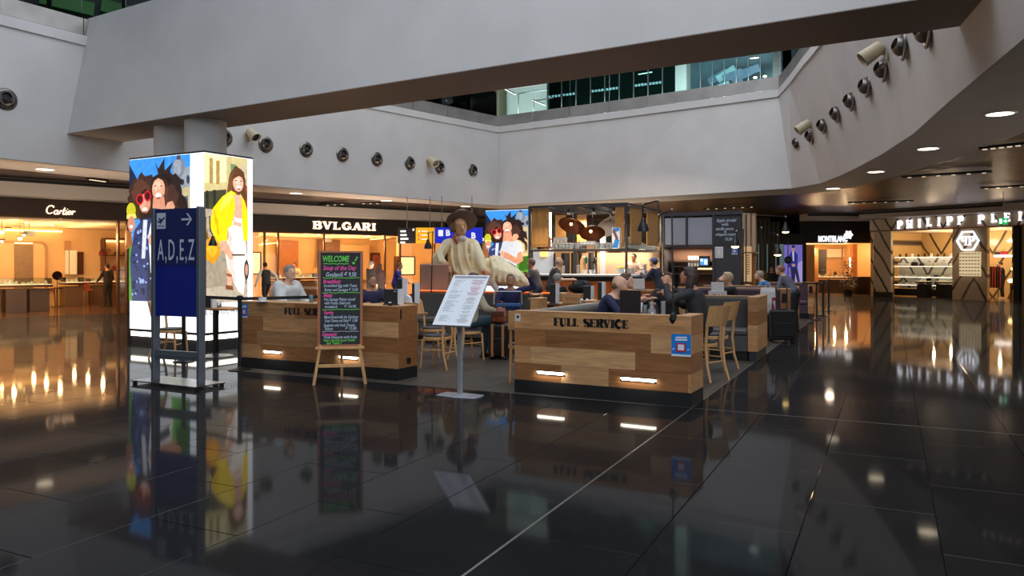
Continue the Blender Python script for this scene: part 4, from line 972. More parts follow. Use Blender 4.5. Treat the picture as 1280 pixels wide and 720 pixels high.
for i in range(6): MB().box(i * .8, i * .8 + .05, -.03, .03, .35, 3.2).build('window_post', M['black'], o)
MB().box(.3, 1.2, 1.5, 1.6, 1.2, 3.0).build('red_panel', M['redgoods'], s6); lamp_in(F6, 2.5, 2, 3.1, 3, 3, 110)
# downward wash on the walkways outside the shops
for i, (x, y, e1) in enumerate([(-15.5, 21.5, 25), (-11, 27.5, 25), (13.5, 33, 40), (18, 24, 25)]): area('walk_light', (x, y, 4.0), .3, e1, (1, .80, .58), (0, 0, 0), .3)
# ================================================================ foreground: directions sign, chalkboard, menu stand, light box
M['oak'] = wood('oak plank', (192, 140, 90), .5, .30, 'X', 1.0, .20)
M['oakdark'] = wood('brown oak plank', (158, 105, 60), .5, .32, 'X', 1.0, .16)
M['oaklight'] = wood('pale oak plank', (206, 158, 108), .5, .25, 'X', 1.0, .12)
M['beech'] = wood('beech', (214, 162, 106), .42, .16, 'Z', 1.0, .06)
M['oakz'] = wood('upright oak board', (186, 134, 70), .5, .3, 'Z', 1.0, .12)
M['ledbar'] = glow('counter washer lens', (255, 246, 226), 2.6)
M['pad'] = mat('dark grey upholstery', (84, 81, 78), .55, bump=.1, bs=140)
M['padlight'] = mat('grey leather', (112, 110, 104), .42, bump=.06, bs=60)
M['purple'] = mat('plum upholstery', (74, 52, 66), .6)
M['cush'] = mat('slate seat pad', (58, 62, 64), .6)
M['stencil'] = mat('stencil black', (22, 20, 18), .7)
M['navy'] = mat('sign blue', (16, 34, 128), .38); M['navyd'] = mat('sign dark blue', (26, 36, 92), .38)
M['post'] = mat('grey powder coat', (98, 104, 112), .4, metal=.3)
M['sgrey'] = mat('sign print grey', (196, 208, 220), .5)
def frame_of(p, q):
    d = (q - p); return math.atan2(d.y, d.x), d.length
def flyer(parent, x, y, z0, z1, w, label=None):
    """blue printed sheet with a white square frame (its code left out)"""
    b = mat('flyer blue', (24, 128, 214), .45); wh = mat('flyer white', (226, 232, 238), .5); rd = mat('flyer red', (196, 40, 66), .5); h = z1 - z0
    o = pic([(b, [(x, z0), (x + w, z0), (x + w, z1), (x, z1)]), (wh, [(x, z0), (x + w, z0), (x + w, z0 + h * .09), (x, z0 + h * .09)]), (wh, [(x + w * .22, z1 - h * .12), (x + w * .8, z1 - h * .10), (x + w * .8, z1 - h * .17), (x + w * .22, z1 - h * .19)]),
             (wh, [(x + w * .2, z1 - h * .22), (x + w * .82, z1 - h * .20), (x + w * .82, z1 - h * .28), (x + w * .2, z1 - h * .30)]),
             (rd, [(x + w * .26, z0 + h * .20), (x + w * .74, z0 + h * .20), (x + w * .74, z0 + h * .60), (x + w * .26, z0 + h * .60)]), (wh, [(x + w * .34, z0 + h * .28), (x + w * .66, z0 + h * .28), (x + w * .66, z0 + h * .54), (x + w * .34, z0 + h * .54)]),
             (wh, [(x + w * .05, z0 + h * .28), (x + w * .2, z0 + h * .33), (x + w * .1, z0 + h * .36)]), (wh, [(x + w * .82, z0 + h * .28), (x + w * .95, z0 + h * .33), (x + w * .86, z0 + h * .36)])], 'flyer', parent, Matrix.Translation((0, y, 0)))
    if label: o['label'] = label
    return o
def partition(pl, pr, dep, label, rows, siderow, wash, word, wx, wsize, wwid, H=1.035, solid=True, panel=.14, ret=.17):
    rz, L = frame_of(pl, pr); t = thing('partition_counter', label, 'partition', pl, rz, 'planked terrace partitions'); z0 = .165; rh = (H - z0) / 4
    c = MB()
    if solid: c.box(.025, L - .025, .025, dep, .01, H - .03)
    else: c.box(.025, L - .025, .025, panel, .01, H - .03); c.box(L - ret, L - .025, .025, dep, .01, H - .03)
    c.build('core', M['blackm'], t)
    p = MB().box(0, L, 0, .024, 0, z0 - .004); p.box(L - .024, L, .024, dep, 0, z0 - .004); p.build('plinth', M['blackm'], t, bevel=.002)
    for r, cuts in enumerate(rows):
        zb = H - (r + 1) * rh
        for (a, b, m) in cuts: MB().cbox(a * L + .0012, b * L - .0012, 0, .022, 0, rh - .0024, .0015).build('plank', M[m], t).location = (0, 0, zb + .0012)
        MB().box(L - .022, L, .0235, dep, zb + .0012, zb + rh - .0012).build('plank', M[siderow[r]], t)
    cap = MB()
    if solid: cap.box(0, L, 0, dep, H, H + .012)
    else: cap.box(0, L, 0, panel, H, H + .012); cap.box(L - ret, L, panel, dep, H, H + .012)
    cap.build('cap_board', M['oaklight'], t, bevel=.002)
    for a, b in wash:
        f = MB(); zc = z0 + rh * .52; f.box(a * L, b * L, -.012, 0, zc - .028, zc + .028); w = f.build('washer_frame', M['chrome'], t)
        MB().box(a * L + .025, b * L - .025, -.016, -.012, zc - .018, zc + .016).build('washer_lens', M['ledbar'], w)
        l = bpy.data.lights.new('washer_light', 'AREA'); l.energy = .9; l.color = (1, .93, .82); l.shape = 'RECTANGLE'; l.size = (b - a) * L; l.size_y = .03
        o = bpy.data.objects.new('washer_light', l); COL.objects.link(o); o.parent = t; o.location = ((a + b) / 2 * L, -.03, zc); o.rotation_euler = (math.radians(55), 0, 0)
    s, w = serif(word, wsize, .33, .085, .05, -.003, 0); s.v = [(v[0] * wwid / w + wx * L + wwid / 2, v[1], v[2] + H - rh * .52) for v in s.v]; s.build('stencil_lettering', M['stencil'], t)
    return t, L, rz
gr, gl = G(643, 490), G(301.2, 459)
f = lambda x: (x - 50) / 837
pr_, LR, RR = partition(gr, G(864, 509.8), .53, 'long oak planked partition with black stencil lettering and two flyers, right of the menu stand',
    [[(0, f(525), 'oak'), (f(525), 1, 'oak')], [(0, f(213), 'oakdark'), (f(213), f(712), 'oakdark'), (f(712), 1, 'oaklight')], [(0, f(135), 'oak'), (f(135), f(643), 'oaklight'), (f(643), 1, 'oakdark')],
     [(0, f(290), 'oakdark'), (f(290), f(520), 'oaklight'), (f(520), f(872), 'oakdark'), (f(872), 1, 'oak')]], ['oakdark', 'oak', 'oakdark', 'oak'], [(f(168), f(310)), (f(575), f(738))], 'FULL SERVICE', f(255), .10, .98, solid=False)
wt = mat('sticker white', (218, 214, 208), .5)
pic([(wt, [(f(54) * LR, .91), (f(83) * LR, .91), (f(83) * LR, 1.005), (f(54) * LR, 1.005)]), (mat('sticker maroon', (92, 36, 48), .5), oval(f(68.5) * LR, .965, .02, .022, 14))], 'sticker', pr_, Matrix.Translation((0, -.002, 0)))['label'] = 'small white sticker with a maroon round mark'
flyer(pr_, f(803) * LR, -.002, .58, .835, f(886) * LR - f(803) * LR, 'blue flyer with a red framed white square')
f = lambda x: (x - 75) / 712
pl_, LLn, RL = partition(gl, G(497, 476.2), .48, 'long oak planked partition behind the chalkboard easel, left of the menu stand',
    [[(0, f(340), 'oak'), (f(340), f(560), 'oakdark'), (f(560), 1, 'oakdark')], [(0, f(187), 'oakdark'), (f(187), f(640), 'oak'), (f(640), 1, 'oaklight')], [(0, f(155), 'oakdark'), (f(155), f(480), 'oak'), (f(480), 1, 'oakdark')],
     [(0, f(175), 'oak'), (f(175), f(520), 'oakdark'), (f(520), 1, 'oak')]], ['oakdark', 'oakdark', 'oakdark', 'oakdark'], [(f(190), f(275)), (f(540), f(625))], 'FULL SERVICE', f(292), .10, .98)
flyer(pl_, .005, -.002, .79, 1.01, .145, 'blue flyer with a red framed white square')
MB().box(LLn, LLn + .012, .22, .30, .22, .30).build('socket_box', M['black'], pl_); MB().box(LLn, LLn + .004, .06, .09, .86, 1.0).build('dark_slot', M['black'], pl_)
# ---------------------------------------------------------------- blue directions sign
tl = thing('directions_sign', 'tall blue airport directions sign on grey posts, arrow and letters A,D,E,Z', 'sign', G(222, 481), -AX + math.radians(1.5))
W2 = .385; top = 2.39; bot = .93
for x in (-W2 - .035, W2 + .035): MB().box(x - .03, x + .03, -.05, .06, .03, top + .015).build('post', M['post'], tl, bevel=.006)
MB().box(-W2, W2, -.025, .03, bot, top).build('lower_panel', M['navy'], tl)
MB().box(-W2, W2, -.029, -.024, 1.62, top).build('upper_panel', M['navyd'], tl)
MB().box(-W2, W2, -.03, .03, .34, .46).box(-W2, W2, -.04, .04, .385, .415).build('crossbar', M['post'], tl)
zi = 2.12; sq = .17
pc = [(M['sgrey'], [(-.36 + .0, zi), (-.36 + sq, zi), (-.36 + sq, zi + sq * 1.28), (-.36, zi + sq * 1.28)])]
k = lambda pts: [(-.36 + x * sq, zi + .01 + y * sq * 1.2) for x, y in pts]
pc += [(M['navyd'], k([(.08, .42), (.2, .44), (.34, .5), (.62, .62), (.82, .73), (.92, .72), (.93, .66), (.84, .58), (.6, .46), (.38, .36), (.26, .34)])), (M['navyd'], k([(.3, .5), (.2, .66), (.28, .68), (.56, .58)])), (M['navyd'], k([(.46, .42), (.36, .24), (.44, .24), (.66, .48)])), (M['navyd'], k([(.08, .44), (.04, .54), (.09, .55), (.2, .45)])),
       (M['navyd'], k([(.1, .16), (.9, .16), (.9, .11), (.1, .11)]))]
a = lambda pts: [(.19 + x * .19, zi + .12 + y * .19) for x, y in pts]
pc += [(M['sgrey'], a([(-.45, -.07), (.33, -.07), (.33, .07), (-.45, .07)])), (M['sgrey'], a([(.02, .42), (.2, .42), (.58, 0), (.4, 0)])), (M['sgrey'], a([(.4, 0), (.58, 0), (.2, -.42), (.02, -.42)]))]
pic(pc, 'pictograms', tl, Matrix.Translation((0, -.0302, 0)), .0004)
text('gate_letters', 'A,D,E,Z', .405, M['sgrey'], (0, -.031, 1.815), tl, .002, bold=.001, space=1.22, width=.68)
MB().slab([(-.66, -.2), (.62, -.28), (.66, .2), (-.62, .28)], .035, .05).build('base_plate', M['steel'], tl)
for x, y in ((-.62, -.16), (.58, -.22), (.62, .17), (-.58, .24)): MB().cyl((x, y, 0), (x, y, .035), .03, n=10).build('foot', M['black'], tl)
# ---------------------------------------------------------------- chalkboard on its easel
pe = G(425, 480); te_ = thing('chalkboard_easel', 'framed black chalkboard menu on a pale wooden easel before the left partition', 'chalkboard', pe, math.radians(9))
Ye = pe.y; zt, zb = EYE + (HOR - 313) * Ye / FOC, EYE + (HOR - 433) * Ye / FOC; bw = .305; bh = zt - zb
tilt = Matrix.Translation((0, 0, zb)) @ Matrix.Rotation(math.radians(-6), 4, 'X')
m = MB(); m.M = tilt; m.box(-bw + .02, bw - .02, .0, .012, .02, bh - .02); m.build('slate', mat('slate board', (20, 19, 24), .6), te_)
fw = .04; m = MB(); m.M = tilt
for q in ((-bw, -bw + fw, 0, bh), (bw - fw, bw, 0, bh), (-bw + fw, bw - fw, 0, fw * .6), (-bw + fw, bw - fw, bh - fw * .75, bh)): m.box(q[0], q[1], -.014, .022, q[2], q[3])
m.build('board_frame', wood('walnut frame', (156, 92, 54), .4, .2, 'Z'), te_, bevel=.004)
for s in (-1, 1): MB().bar((s * .26, -.03, zb + .03), (s * .345, -.06, 0), .04, .03).build('leg', M['beech'], te_)
MB().bar((0, .135, zb + .9), (0, .45, 0), .035, .03).build('leg', M['beech'], te_)
MB().box(-.325, .325, -.06, .03, zb - .035, zb).build('ledge', M['beech'], te_, bevel=.004); MB().box(-.28, .28, -.055, -.03, zb - .28, zb - .235).build('crossbar', M['beech'], te_, bevel=.003)
CK = {'g': glow('green chalk', (98, 200, 66), .05), 'p': glow('pink chalk', (226, 64, 150), .05), 'w': mat('white chalk', (190, 206, 222), .7)}
chalk = []
def line(t, s, x, z, c, sh=.2, w=None, bold=.0006):
    me = text_mesh(t, s, .0012, sh, bold, 1.0, 'LEFT')
    xs = [v.co.x for v in me.vertices]; kx = (w / (max(xs) - min(xs))) if w else .86
    me.transform(Matrix.Translation((x, -.002, z)) @ Matrix.Diagonal((kx, 1, 1, 1))); me.transform(tilt); chalk.append((me, CK[c]))
def rule(z, c, x0=-.24, x1=.25, n=16, seed=1, th=.006):
    r = random.Random(seed); mb = MB(); mb.M = tilt; mb.stroke([(x0 + (x1 - x0) * i / n, z + r.uniform(-.005, .005)) for i in range(n + 1)], th, -.003, -.001); chalk.append((mb.mesh('r', CK[c]), CK[c]))
Z = lambda v: bh * (1 - v)
line('WELCOME', .115, -.245, Z(.086), 'g', .12, .36, .003); mb = MB(); mb.M = tilt; mb.prism([(.19, Z(.10)), (.225, Z(.055)), (.235, Z(.065)), (.205, Z(.108))], -.003, -.001); mb.prism(oval(.175, Z(.125), .02, .014, 8), -.003, -.001); chalk.append((mb.mesh('e', CK['g']), CK['g']))
rule(Z(.135), 'g', -.23, .11, th=.010); rule(Z(.135), 'g', .16, .2, 3, th=.010)
line('Soup of the Day', .085, -.235, Z(.18), 'p', .2, .45, .0022); line('Goulasch € 9,50', .085, -.20, Z(.25), 'w', .15, .41, .0014); mb = MB(); mb.M = tilt; mb.stroke([(.02, Z(.225)), (.045, Z(.225))], .006, -.003, -.001); mb.stroke([(.032, Z(.218)), (.032, Z(.234))], .006, -.003, -.001); chalk.append((mb.mesh('p', CK['p']), CK['p']))
rule(Z(.285), 'g', -.24, .26, seed=2, th=.009)
line('Breakfast:', .075, -.235, Z(.323), 'p', .2, .24, .0024); line('Scrambled Egg with Toast,', .058, -.225, Z(.366), 'w', .2, .45); line('Butter and Sausages € 12,00', .058, -.215, Z(.41), 'w', .2, .45)
rule(Z(.44), 'g', -.24, .26, seed=3, th=.009)
line('Meat:', .068, -.225, Z(.468), 'p', .15, .12, .003); line('Hot Sausage Platter served', .058, -.22, Z(.51), 'w', .2, .42); line('with Potato Salad and', .058, -.215, Z(.548), 'w', .2, .35); line('mustard       € 14,90', .058, -.21, Z(.586), 'w', .15, .42)
rule(Z(.615), 'g', -.24, .26, seed=4, th=.009)
line('Veggie:', .072, -.22, Z(.65), 'p', .15, .13, .003); line('Mixed Bread with the Gardener', .058, -.215, Z(.695), 'w', .15, .46); line('Goat Cheese and Salad € 13,80', .058, -.21, Z(.733), 'w', .15, .44); line('Spaghetti with fresh Tomato', .058, -.22, Z(.78), 'w', .15, .42); line('Sauce            € 12,80', .058, -.21, Z(.815), 'w', .15, .43)
rule(Z(.845), 'w', -.24, .25, seed=5, th=.006)
line('Desserts:', .072, -.24, Z(.868), 'p', .25, .2, .003) if False else None
line('Desserts:', .062, -.24, Z(.874), 'p', .25, .2, .0026); line('Fruit Desserts with fruits', .056, -.215, Z(.905), 'w', .2, .44)
line('Have a nice Day in your Goethe', .048, -.22, Z(.936), 'g', .2, .42, .001); line('bar Team !', .048, -.18, Z(.965), 'g', .2, .2, .001)
join_meshes('chalk_lettering', chalk, te_)
# ---------------------------------------------------------------- menu stand
pm = G(575, 495); t = thing('menu_stand', 'white slanted menu panel on a slim silver floor stand between the partitions', 'menu stand', pm, math.radians(-26))
sil = mat('silver lacquer', (176, 180, 186), .35, metal=.5)
MB().box(-.032, .032, -.02, .02, .03, 1.05).build('pole', sil, t, bevel=.006)
MB().slab([(p[0], p[1]) for p in [(-.27, -.13), (.0, -.17), (.27, -.13), (.29, 0), (.27, .13), (0, .17), (-.27, .13), (-.29, 0)]], .0, .014).lathe([(.12, .014), (.05, .03), (.03, .032)], 16).build('base_plate', sil, t, bevel=.005)
pw, ph = .262, .80; tb = Matrix.Translation((0, -.22, .885)) @ Matrix.Rotation(math.radians(-41), 4, 'X')
m = MB(); m.M = tb; m.box(-pw, pw, .0, .015, 0, ph); m.build('back_plate', sil, t)
m = MB(); m.M = tb
for q in ((-pw, -pw + .022, 0, ph), (pw - .022, pw, 0, ph), (-pw + .022, pw - .022, 0, .022), (-pw + .022, pw - .022, ph - .022, ph)): m.box(q[0], q[1], -.015, 0, q[2], q[3])
m.build('snap_frame', mat('white frame', (236, 238, 240), .35), t, bevel=.003)
lay = [(mat('menu paper', (226, 230, 234), .5), [(-pw + .022, .022), (pw - .022, .022), (pw - .022, ph - .022), (-pw + .022, ph - .022)]), (mat('menu grey band', (168, 172, 176), .5), [(-pw + .03, ph - .045), (pw - .03, ph - .045), (pw - .03, ph - .03), (-pw + .03, ph - .03)])]
random.seed(21)
pk, gy = mat('menu rose print', (196, 140, 150), .6), mat('menu grey print', (172, 178, 184), .6)
for col, (xa, xb) in enumerate(((-.215, -.03), (.03, .215))):
    z = ph - .075
    while z > .05:
        red = (z > .5 and col == 1) or random.random() < .12; wln = random.uniform(.4, 1) * (xb - xa)
        x0 = xa if col == 0 else (xa + xb - wln) / 2
        if random.random() < .86: lay.append((pk if red else gy, [(x0, z - .0045), (x0 + wln, z - .0045), (x0 + wln, z + .0045), (x0, z + .0045)]))
        z -= .0185
pic(lay, 'menu_sheet', t, tb @ Matrix.Translation((0, -.001, 0)), .00002)
m = MB(); m.bar((0, .0, 1.04), (0, .02, 1.12), .05, .02); m.build('head_bracket', sil, t)
# ---------------------------------------------------------------- posters
E1 = .92
def women(w, h, e_=E1, shirt=(236, 236, 238)):
    L = lambda pts: [(x * w, z * h) for x, z in pts]; c = lambda r, g, b: em((r, g, b), e_); O = lambda *a, **k: L(oval(*a, **k))
    lay = [(c(58, 146, 226), L([(0, 0), (1, 0), (1, 1), (0, 1)])), (c(140, 200, 240), L([(0, .80), (.5, .86), (.5, .6), (0, .6)])), (c(22, 34, 66), L([(0, .97), (.26, .76), (.1, .6), (0, .6)])),
           (c(196, 176, 130), L([(.6, .3), (1, .3), (1, .82), (.7, .80)])), (c(150, 156, 164), L([(.66, .76), (1, .78), (1, .92), (.8, .90), (.7, .87)])), (c(120, 128, 140), O(.82, .915, .1, .07)), (c(150, 158, 168), O(.80, .92, .07, .055)), (c(60, 66, 80), L([(.79, .97), (.85, .97), (.85, 1.0), (.79, 1.0)])),
           (c(52, 60, 76), O(.78, .82, .03, .022)), (c(52, 60, 76), O(.88, .815, .03, .022)), (c(52, 60, 76), O(.97, .83, .025, .03)), (c(88, 104, 118), L([(.91, .65), (.97, .65), (.97, .72), (.91, .72)])), (c(90, 72, 50), O(.95, .52, .035, .07)), (c(170, 148, 104), L([(.72, .44), (1, .44), (1, .47), (.72, .47)])),
           (c(84, 150, 40), L([(0, 0), (1, 0), (1, .36), (.8, .42), (.2, .38), (0, .4)])), (c(50, 96, 26), L([(.78, .2), (1, .22), (1, .4), (.8, .38)]))]
    lay += [(c(62, 36, 30), O(.25, .73, .25, .165, 44, rough=.12, seed=2)), (c(92, 54, 40), O(.2, .77, .15, .09, 30, rough=.2, seed=5)), (c(44, 26, 26), O(.31, .66, .2, .12, 30, rough=.12, seed=3))]
    lay += [(c(40, 26, 24), O(.64, .76, .26, .135, 40, rough=.16, seed=8)), (c(40, 26, 24), L([(.78, .78), (.95, .70), (.99, .6), (.9, .64), (.98, .52), (.82, .6), (.7, .62)])), (c(40, 26, 24), L([(.52, .86), (.44, .97), (.50, .92), (.6, .99), (.6, .9), (.74, .96), (.66, .86)])), (c(70, 44, 36), O(.7, .73, .12, .07, 20, rough=.2, seed=6))]
    lay += [(c(44, 58, 104), L([(.06, 0), (.5, 0), (.52, .52), (.4, .58), (.24, .58), (.1, .5), (.02, .3)])), (c(26, 30, 60), L([(.3, .0), (.44, .0), (.46, .54), (.36, .55)])), (c(220, 222, 230), L([(.22, .3), (.28, .3), (.32, .57), (.25, .57)]))]
    r = random.Random(4)
    for i in range(46):
        x, z = r.uniform(.06, .46), r.uniform(.02, .5); s = r.uniform(.012, .028); lay.append((c(150, 170, 212) if i % 2 else c(20, 26, 58), O(x, z, s, s * .6, 6, rough=.4, seed=i)))
    lay += [(c(214, 146, 112), O(.30, .685, .095, .070)), (c(232, 170, 136), O(.27, .69, .055, .048)), (c(206, 26, 34), O(.215, .715, .065, .04)), (c(206, 26, 34), O(.345, .735, .06, .038)), (c(70, 10, 24), O(.215, .715, .045, .027)), (c(70, 10, 24), O(.345, .735, .042, .026)), (c(250, 244, 236), O(.30, .643, .042, .014)), (c(150, 60, 50), L([(.26, .625), (.34, .632), (.30, .615)]))]
    lay += [(c(220, 150, 118), L([(.44, .72), (.62, .72), (.66, .57), (.42, .56)])), (c(*shirt), L([(.36, .46), (.42, .58), (.5, .6), (.62, .585), (.76, .60), (.86, .55), (.90, .44), (.76, .42), (.74, .2), (.4, .2)])), (c(180, 184, 190), L([(.40, .22), (.44, .45), (.48, .5), (.46, .22)])) if sum(shirt) < 690 else (c(226, 228, 232), L([(.42, .3), (.46, .44), (.47, .3)]))]
    lay += [(c(232, 172, 140), O(.53, .775, .105, .080)), (c(214, 148, 118), L([(.47, .70), (.60, .70), (.62, .74), (.44, .75)])), (c(244, 196, 164), O(.51, .80, .06, .032)), (c(252, 248, 244), O(.53, .733, .05, .017)), (c(150, 50, 50), L([(.48, .722), (.58, .722), (.53, .708)])), (c(90, 50, 44), L([(.46, .80), (.50, .806), (.50, .80), (.46, .793)])), (c(90, 50, 44), L([(.56, .80), (.60, .802), (.60, .796), (.56, .793)])), (c(200, 128, 104), L([(.525, .80), (.54, .76), (.515, .76)]))]
    lay += [(c(40, 26, 24), L([(.415, .79), (.43, .86), (.54, .885), (.65, .855), (.66, .78), (.62, .83), (.53, .853), (.46, .835)]))]
    lay += [(c(222, 160, 128), L([(.63, .63), (.68, .68), (.76, .69), (.80, .65), (.74, .60), (.70, .62), (.66, .58)])), (c(206, 138, 104), L([(.86, .46), (.9, .34), (.78, .29), (.44, .38), (.38, .44), (.42, .47), (.76, .37), (.78, .44)])), (c(226, 164, 132), O(.42, .43, .05, .04))]
    lay += [(c(202, 196, 40), O(.075, .64, .08, .055)), (c(232, 222, 110), L([(.0, .61), (.15, .615), (.17, .585), (.0, .58)])), (c(214, 144, 112), O(.08, .545, .065, .055)), (c(252, 246, 240), O(.08, .525, .03, .012)), (c(158, 92, 40), L([(0, .36), (.1, .4), (.08, .49), (0, .5)])), (c(232, 232, 236), L([(.42, .04), (.74, .0), (.78, .2), (.42, .22)])), (c(40, 42, 52), L([(.5, .28), (.7, .2), (.74, .26), (.54, .33)]))]
    return lay
def yellow(w, h, e_=E1):
    L = lambda pts: [(x * w, z * h) for x, z in pts]; c = lambda r, g, b: em((r, g, b), e_); O = lambda *a, **k: L(oval(*a, **k))
    lay = [(c(204, 186, 130), L([(0, 0), (1, 0), (1, 1), (0, 1)])), (c(232, 220, 170), L([(0, .8), (.5, .82), (.5, 1), (0, 1)])), (c(170, 140, 80), L([(.12, .8), (.2, .8), (.2, .97), (.12, .97)])), (c(170, 140, 80), L([(.27, .8), (.35, .8), (.35, .96), (.27, .96)])), (c(110, 140, 90), L([(.6, .86), (.72, .86), (.72, .95), (.6, .95)])), (c(196, 180, 140), L([(.5, .6), (1, .6), (1, .97), (.84, .97)])),
           (c(66, 66, 44), L([(0, .62), (.5, .64), (.5, .77), (.3, .76), (0, .74)])), (c(40, 44, 34), L([(.04, .62), (.1, .62), (.1, .75), (.04, .75)])), (c(40, 44, 34), L([(.2, .63), (.26, .63), (.26, .76), (.2, .76)])), (c(176, 158, 132), L([(0, .34), (1, .36), (1, .62), (0, .63)])), (c(160, 146, 124), L([(0, 0), (1, 0), (1, .36), (0, .34)])), (c(184, 170, 148), L([(0, 0), (1, 0), (1, .12), (0, .10)])),
           (c(172, 84, 60), L([(.92, .5), (1, .5), (1, .8), (.95, .82), (.9, .74)])), (c(96, 60, 36), O(.76, .82, .2, .115, 26, rough=.08, seed=4)), (c(120, 78, 44), L([(.56, .86), (.66, .9), (.62, .74), (.5, .68), (.52, .78)])), (c(96, 60, 36), L([(.9, .86), (.98, .74), (.94, .66), (.86, .74)]))]
    lay += [(c(236, 150, 20), L([(.0, .36), (.1, .44), (.3, .46), (.36, .33), (.2, .26), (.02, .3)])), (c(250, 180, 40), L([(.05, .36), (.12, .42), (.27, .43), (.3, .35), (.18, .3)])), (c(120, 90, 40), L([(.02, .42), (.06, .5), (.1, .43)])),
            (c(248, 238, 226), L([(.5, .56), (.88, .56), (.98, .32), (.9, .05), (.78, .07), (.52, .24), (.46, .36), (.56, .46)])), (c(228, 208, 196), L([(.56, .5), (.62, .46), (.72, .1), (.66, .13), (.52, .3)])), (c(222, 168, 140), L([(.5, .24), (.6, .2), (.62, .12), (.52, .1)])), (c(130, 70, 40), L([(.48, .12), (.64, .11), (.66, .08), (.48, .09)])), (c(150, 84, 50), L([(.5, .2), (.62, .19), (.62, .17), (.5, .18)])),
            (c(250, 214, 16), L([(.6, .765), (.4, .72), (.2, .64), (.12, .52), (.2, .46), (.34, .40), (.5, .41), (.52, .5), (.62, .53), (.7, .66), (.72, .75)])), (c(250, 214, 16), L([(.82, .75), (.92, .70), (1, .62), (1, .43), (.9, .42), (.86, .54), (.78, .62)])), (c(224, 176, 8), L([(.2, .64), (.3, .56), (.34, .45), (.28, .47), (.22, .56)])), (c(255, 232, 84), L([(.6, .76), (.42, .71), (.34, .62), (.5, .66), (.66, .72)])),
            (c(226, 170, 140), L([(.66, .74), (.84, .74), (.86, .6), (.84, .52), (.64, .53), (.7, .62)])), (c(250, 226, 220), L([(.66, .585), (.86, .575), (.86, .545), (.68, .555)])), (c(222, 166, 136), L([(.34, .42), (.5, .42), (.62, .33), (.54, .3), (.4, .36)])), (c(222, 166, 136), O(.58, .32, .07, .03)),
            (c(228, 172, 144), O(.765, .82, .125, .058)), (c(244, 198, 170), O(.75, .835, .07, .024)), (c(252, 248, 244), O(.78, .793, .06, .012)), (c(150, 50, 50), L([(.72, .785), (.84, .787), (.78, .775)])), (c(92, 58, 36), L([(.62, .83), (.65, .88), (.78, .895), (.91, .87), (.91, .83), (.87, .86), (.78, .872), (.68, .855)])), (c(80, 50, 40), L([(.68, .84), (.74, .842), (.74, .836), (.68, .834)])), (c(80, 50, 40), L([(.8, .842), (.86, .842), (.86, .836), (.8, .836)])),
            (c(60, 56, 52), L([(.62, .33), (.92, .33), (.92, .32), (.62, .318)])), (c(70, 54, 40), O(.96, .22, .06, .07)), (c(200, 150, 120), O(.96, .22, .035, .04))]
    return lay
LW = glow('light box white', (246, 250, 255), 1.15)
def lightbox(c0, left, right, z0, z1, zp, name, label, textline=True):
    """two lit picture faces that meet at corner c0"""
    t = thing(name, label, 'light box', c0, 0)
    for tgt, art, fr_, rev in ((left, women, .83, True), (right, yellow, .88, False)):
        d = tgt - c0; L_ = d.length; ang = math.atan2(d.y, d.x)
        R_ = Matrix.Rotation(ang + (math.pi if rev else 0), 4, 'Z')        # local x runs left to right as seen
        off_ = Matrix.Translation((-L_, 0, 0)) if rev else Matrix()
        MM = R_ @ off_
        m = MB(); m.M = MM; m.box(.004, L_ - .004, .002, .03, z0, z1); m.build('lit_panel', LW, t)
        w = L_ * fr_
        pic(art(w, z1 - zp - .01), 'lit_picture', t, MM @ Matrix.Translation((0, -.002, zp)), .0006)
        m = MB(); m.M = MM; m.box(0, L_, -.006, .03, z1, z1 + .03); m.build('edge_profile', M['black'], t)
        m = MB(); m.M = MM; m.box(.0, L_, .05, .08, 0, z0 - .14); m.build('plinth', M['char'], t)
        m = MB(); m.M = MM; m.box(0, L_, .03, .05, z0 - .14, z0 - .05); m.build('base_light', M['cool'], t); m = MB(); m.M = MM; m.box(0, L_, -.01, .05, z0 - .05, z0); m.build('base_profile', M['char'], t)
        if not rev and textline:
            o = text('light_box_letters', 'LONGCHAMP', .13, mat('grey print', (84, 84, 88), .6), (L_ * .46, -.004, (z0 + zp) / 2 + .1), None, .002, 0, 0, 1.25, width=L_ * .86); o.data.transform(MM); o.parent = t
    dl_, dr_ = left - c0, right - c0
    MB().slab([dl_ * .99 + dr_ * .05, dr_ * .05 + dl_ * .02, dr_ * .99 + dl_ * .02, (dl_ + dr_) * .99], .0, z1 - .02).build('carcass', M['char'], t)
    return t
cb = Vector((-5.74, 14.45, 0)); lightbox(cb, Vector((-7.66, 15.54, 0)), Vector((-5.16, 15.45, 0)), .345, 3.72, .90, 'advertising_light_box', 'tall glowing advertising light box with laughing women, behind the blue directions sign')
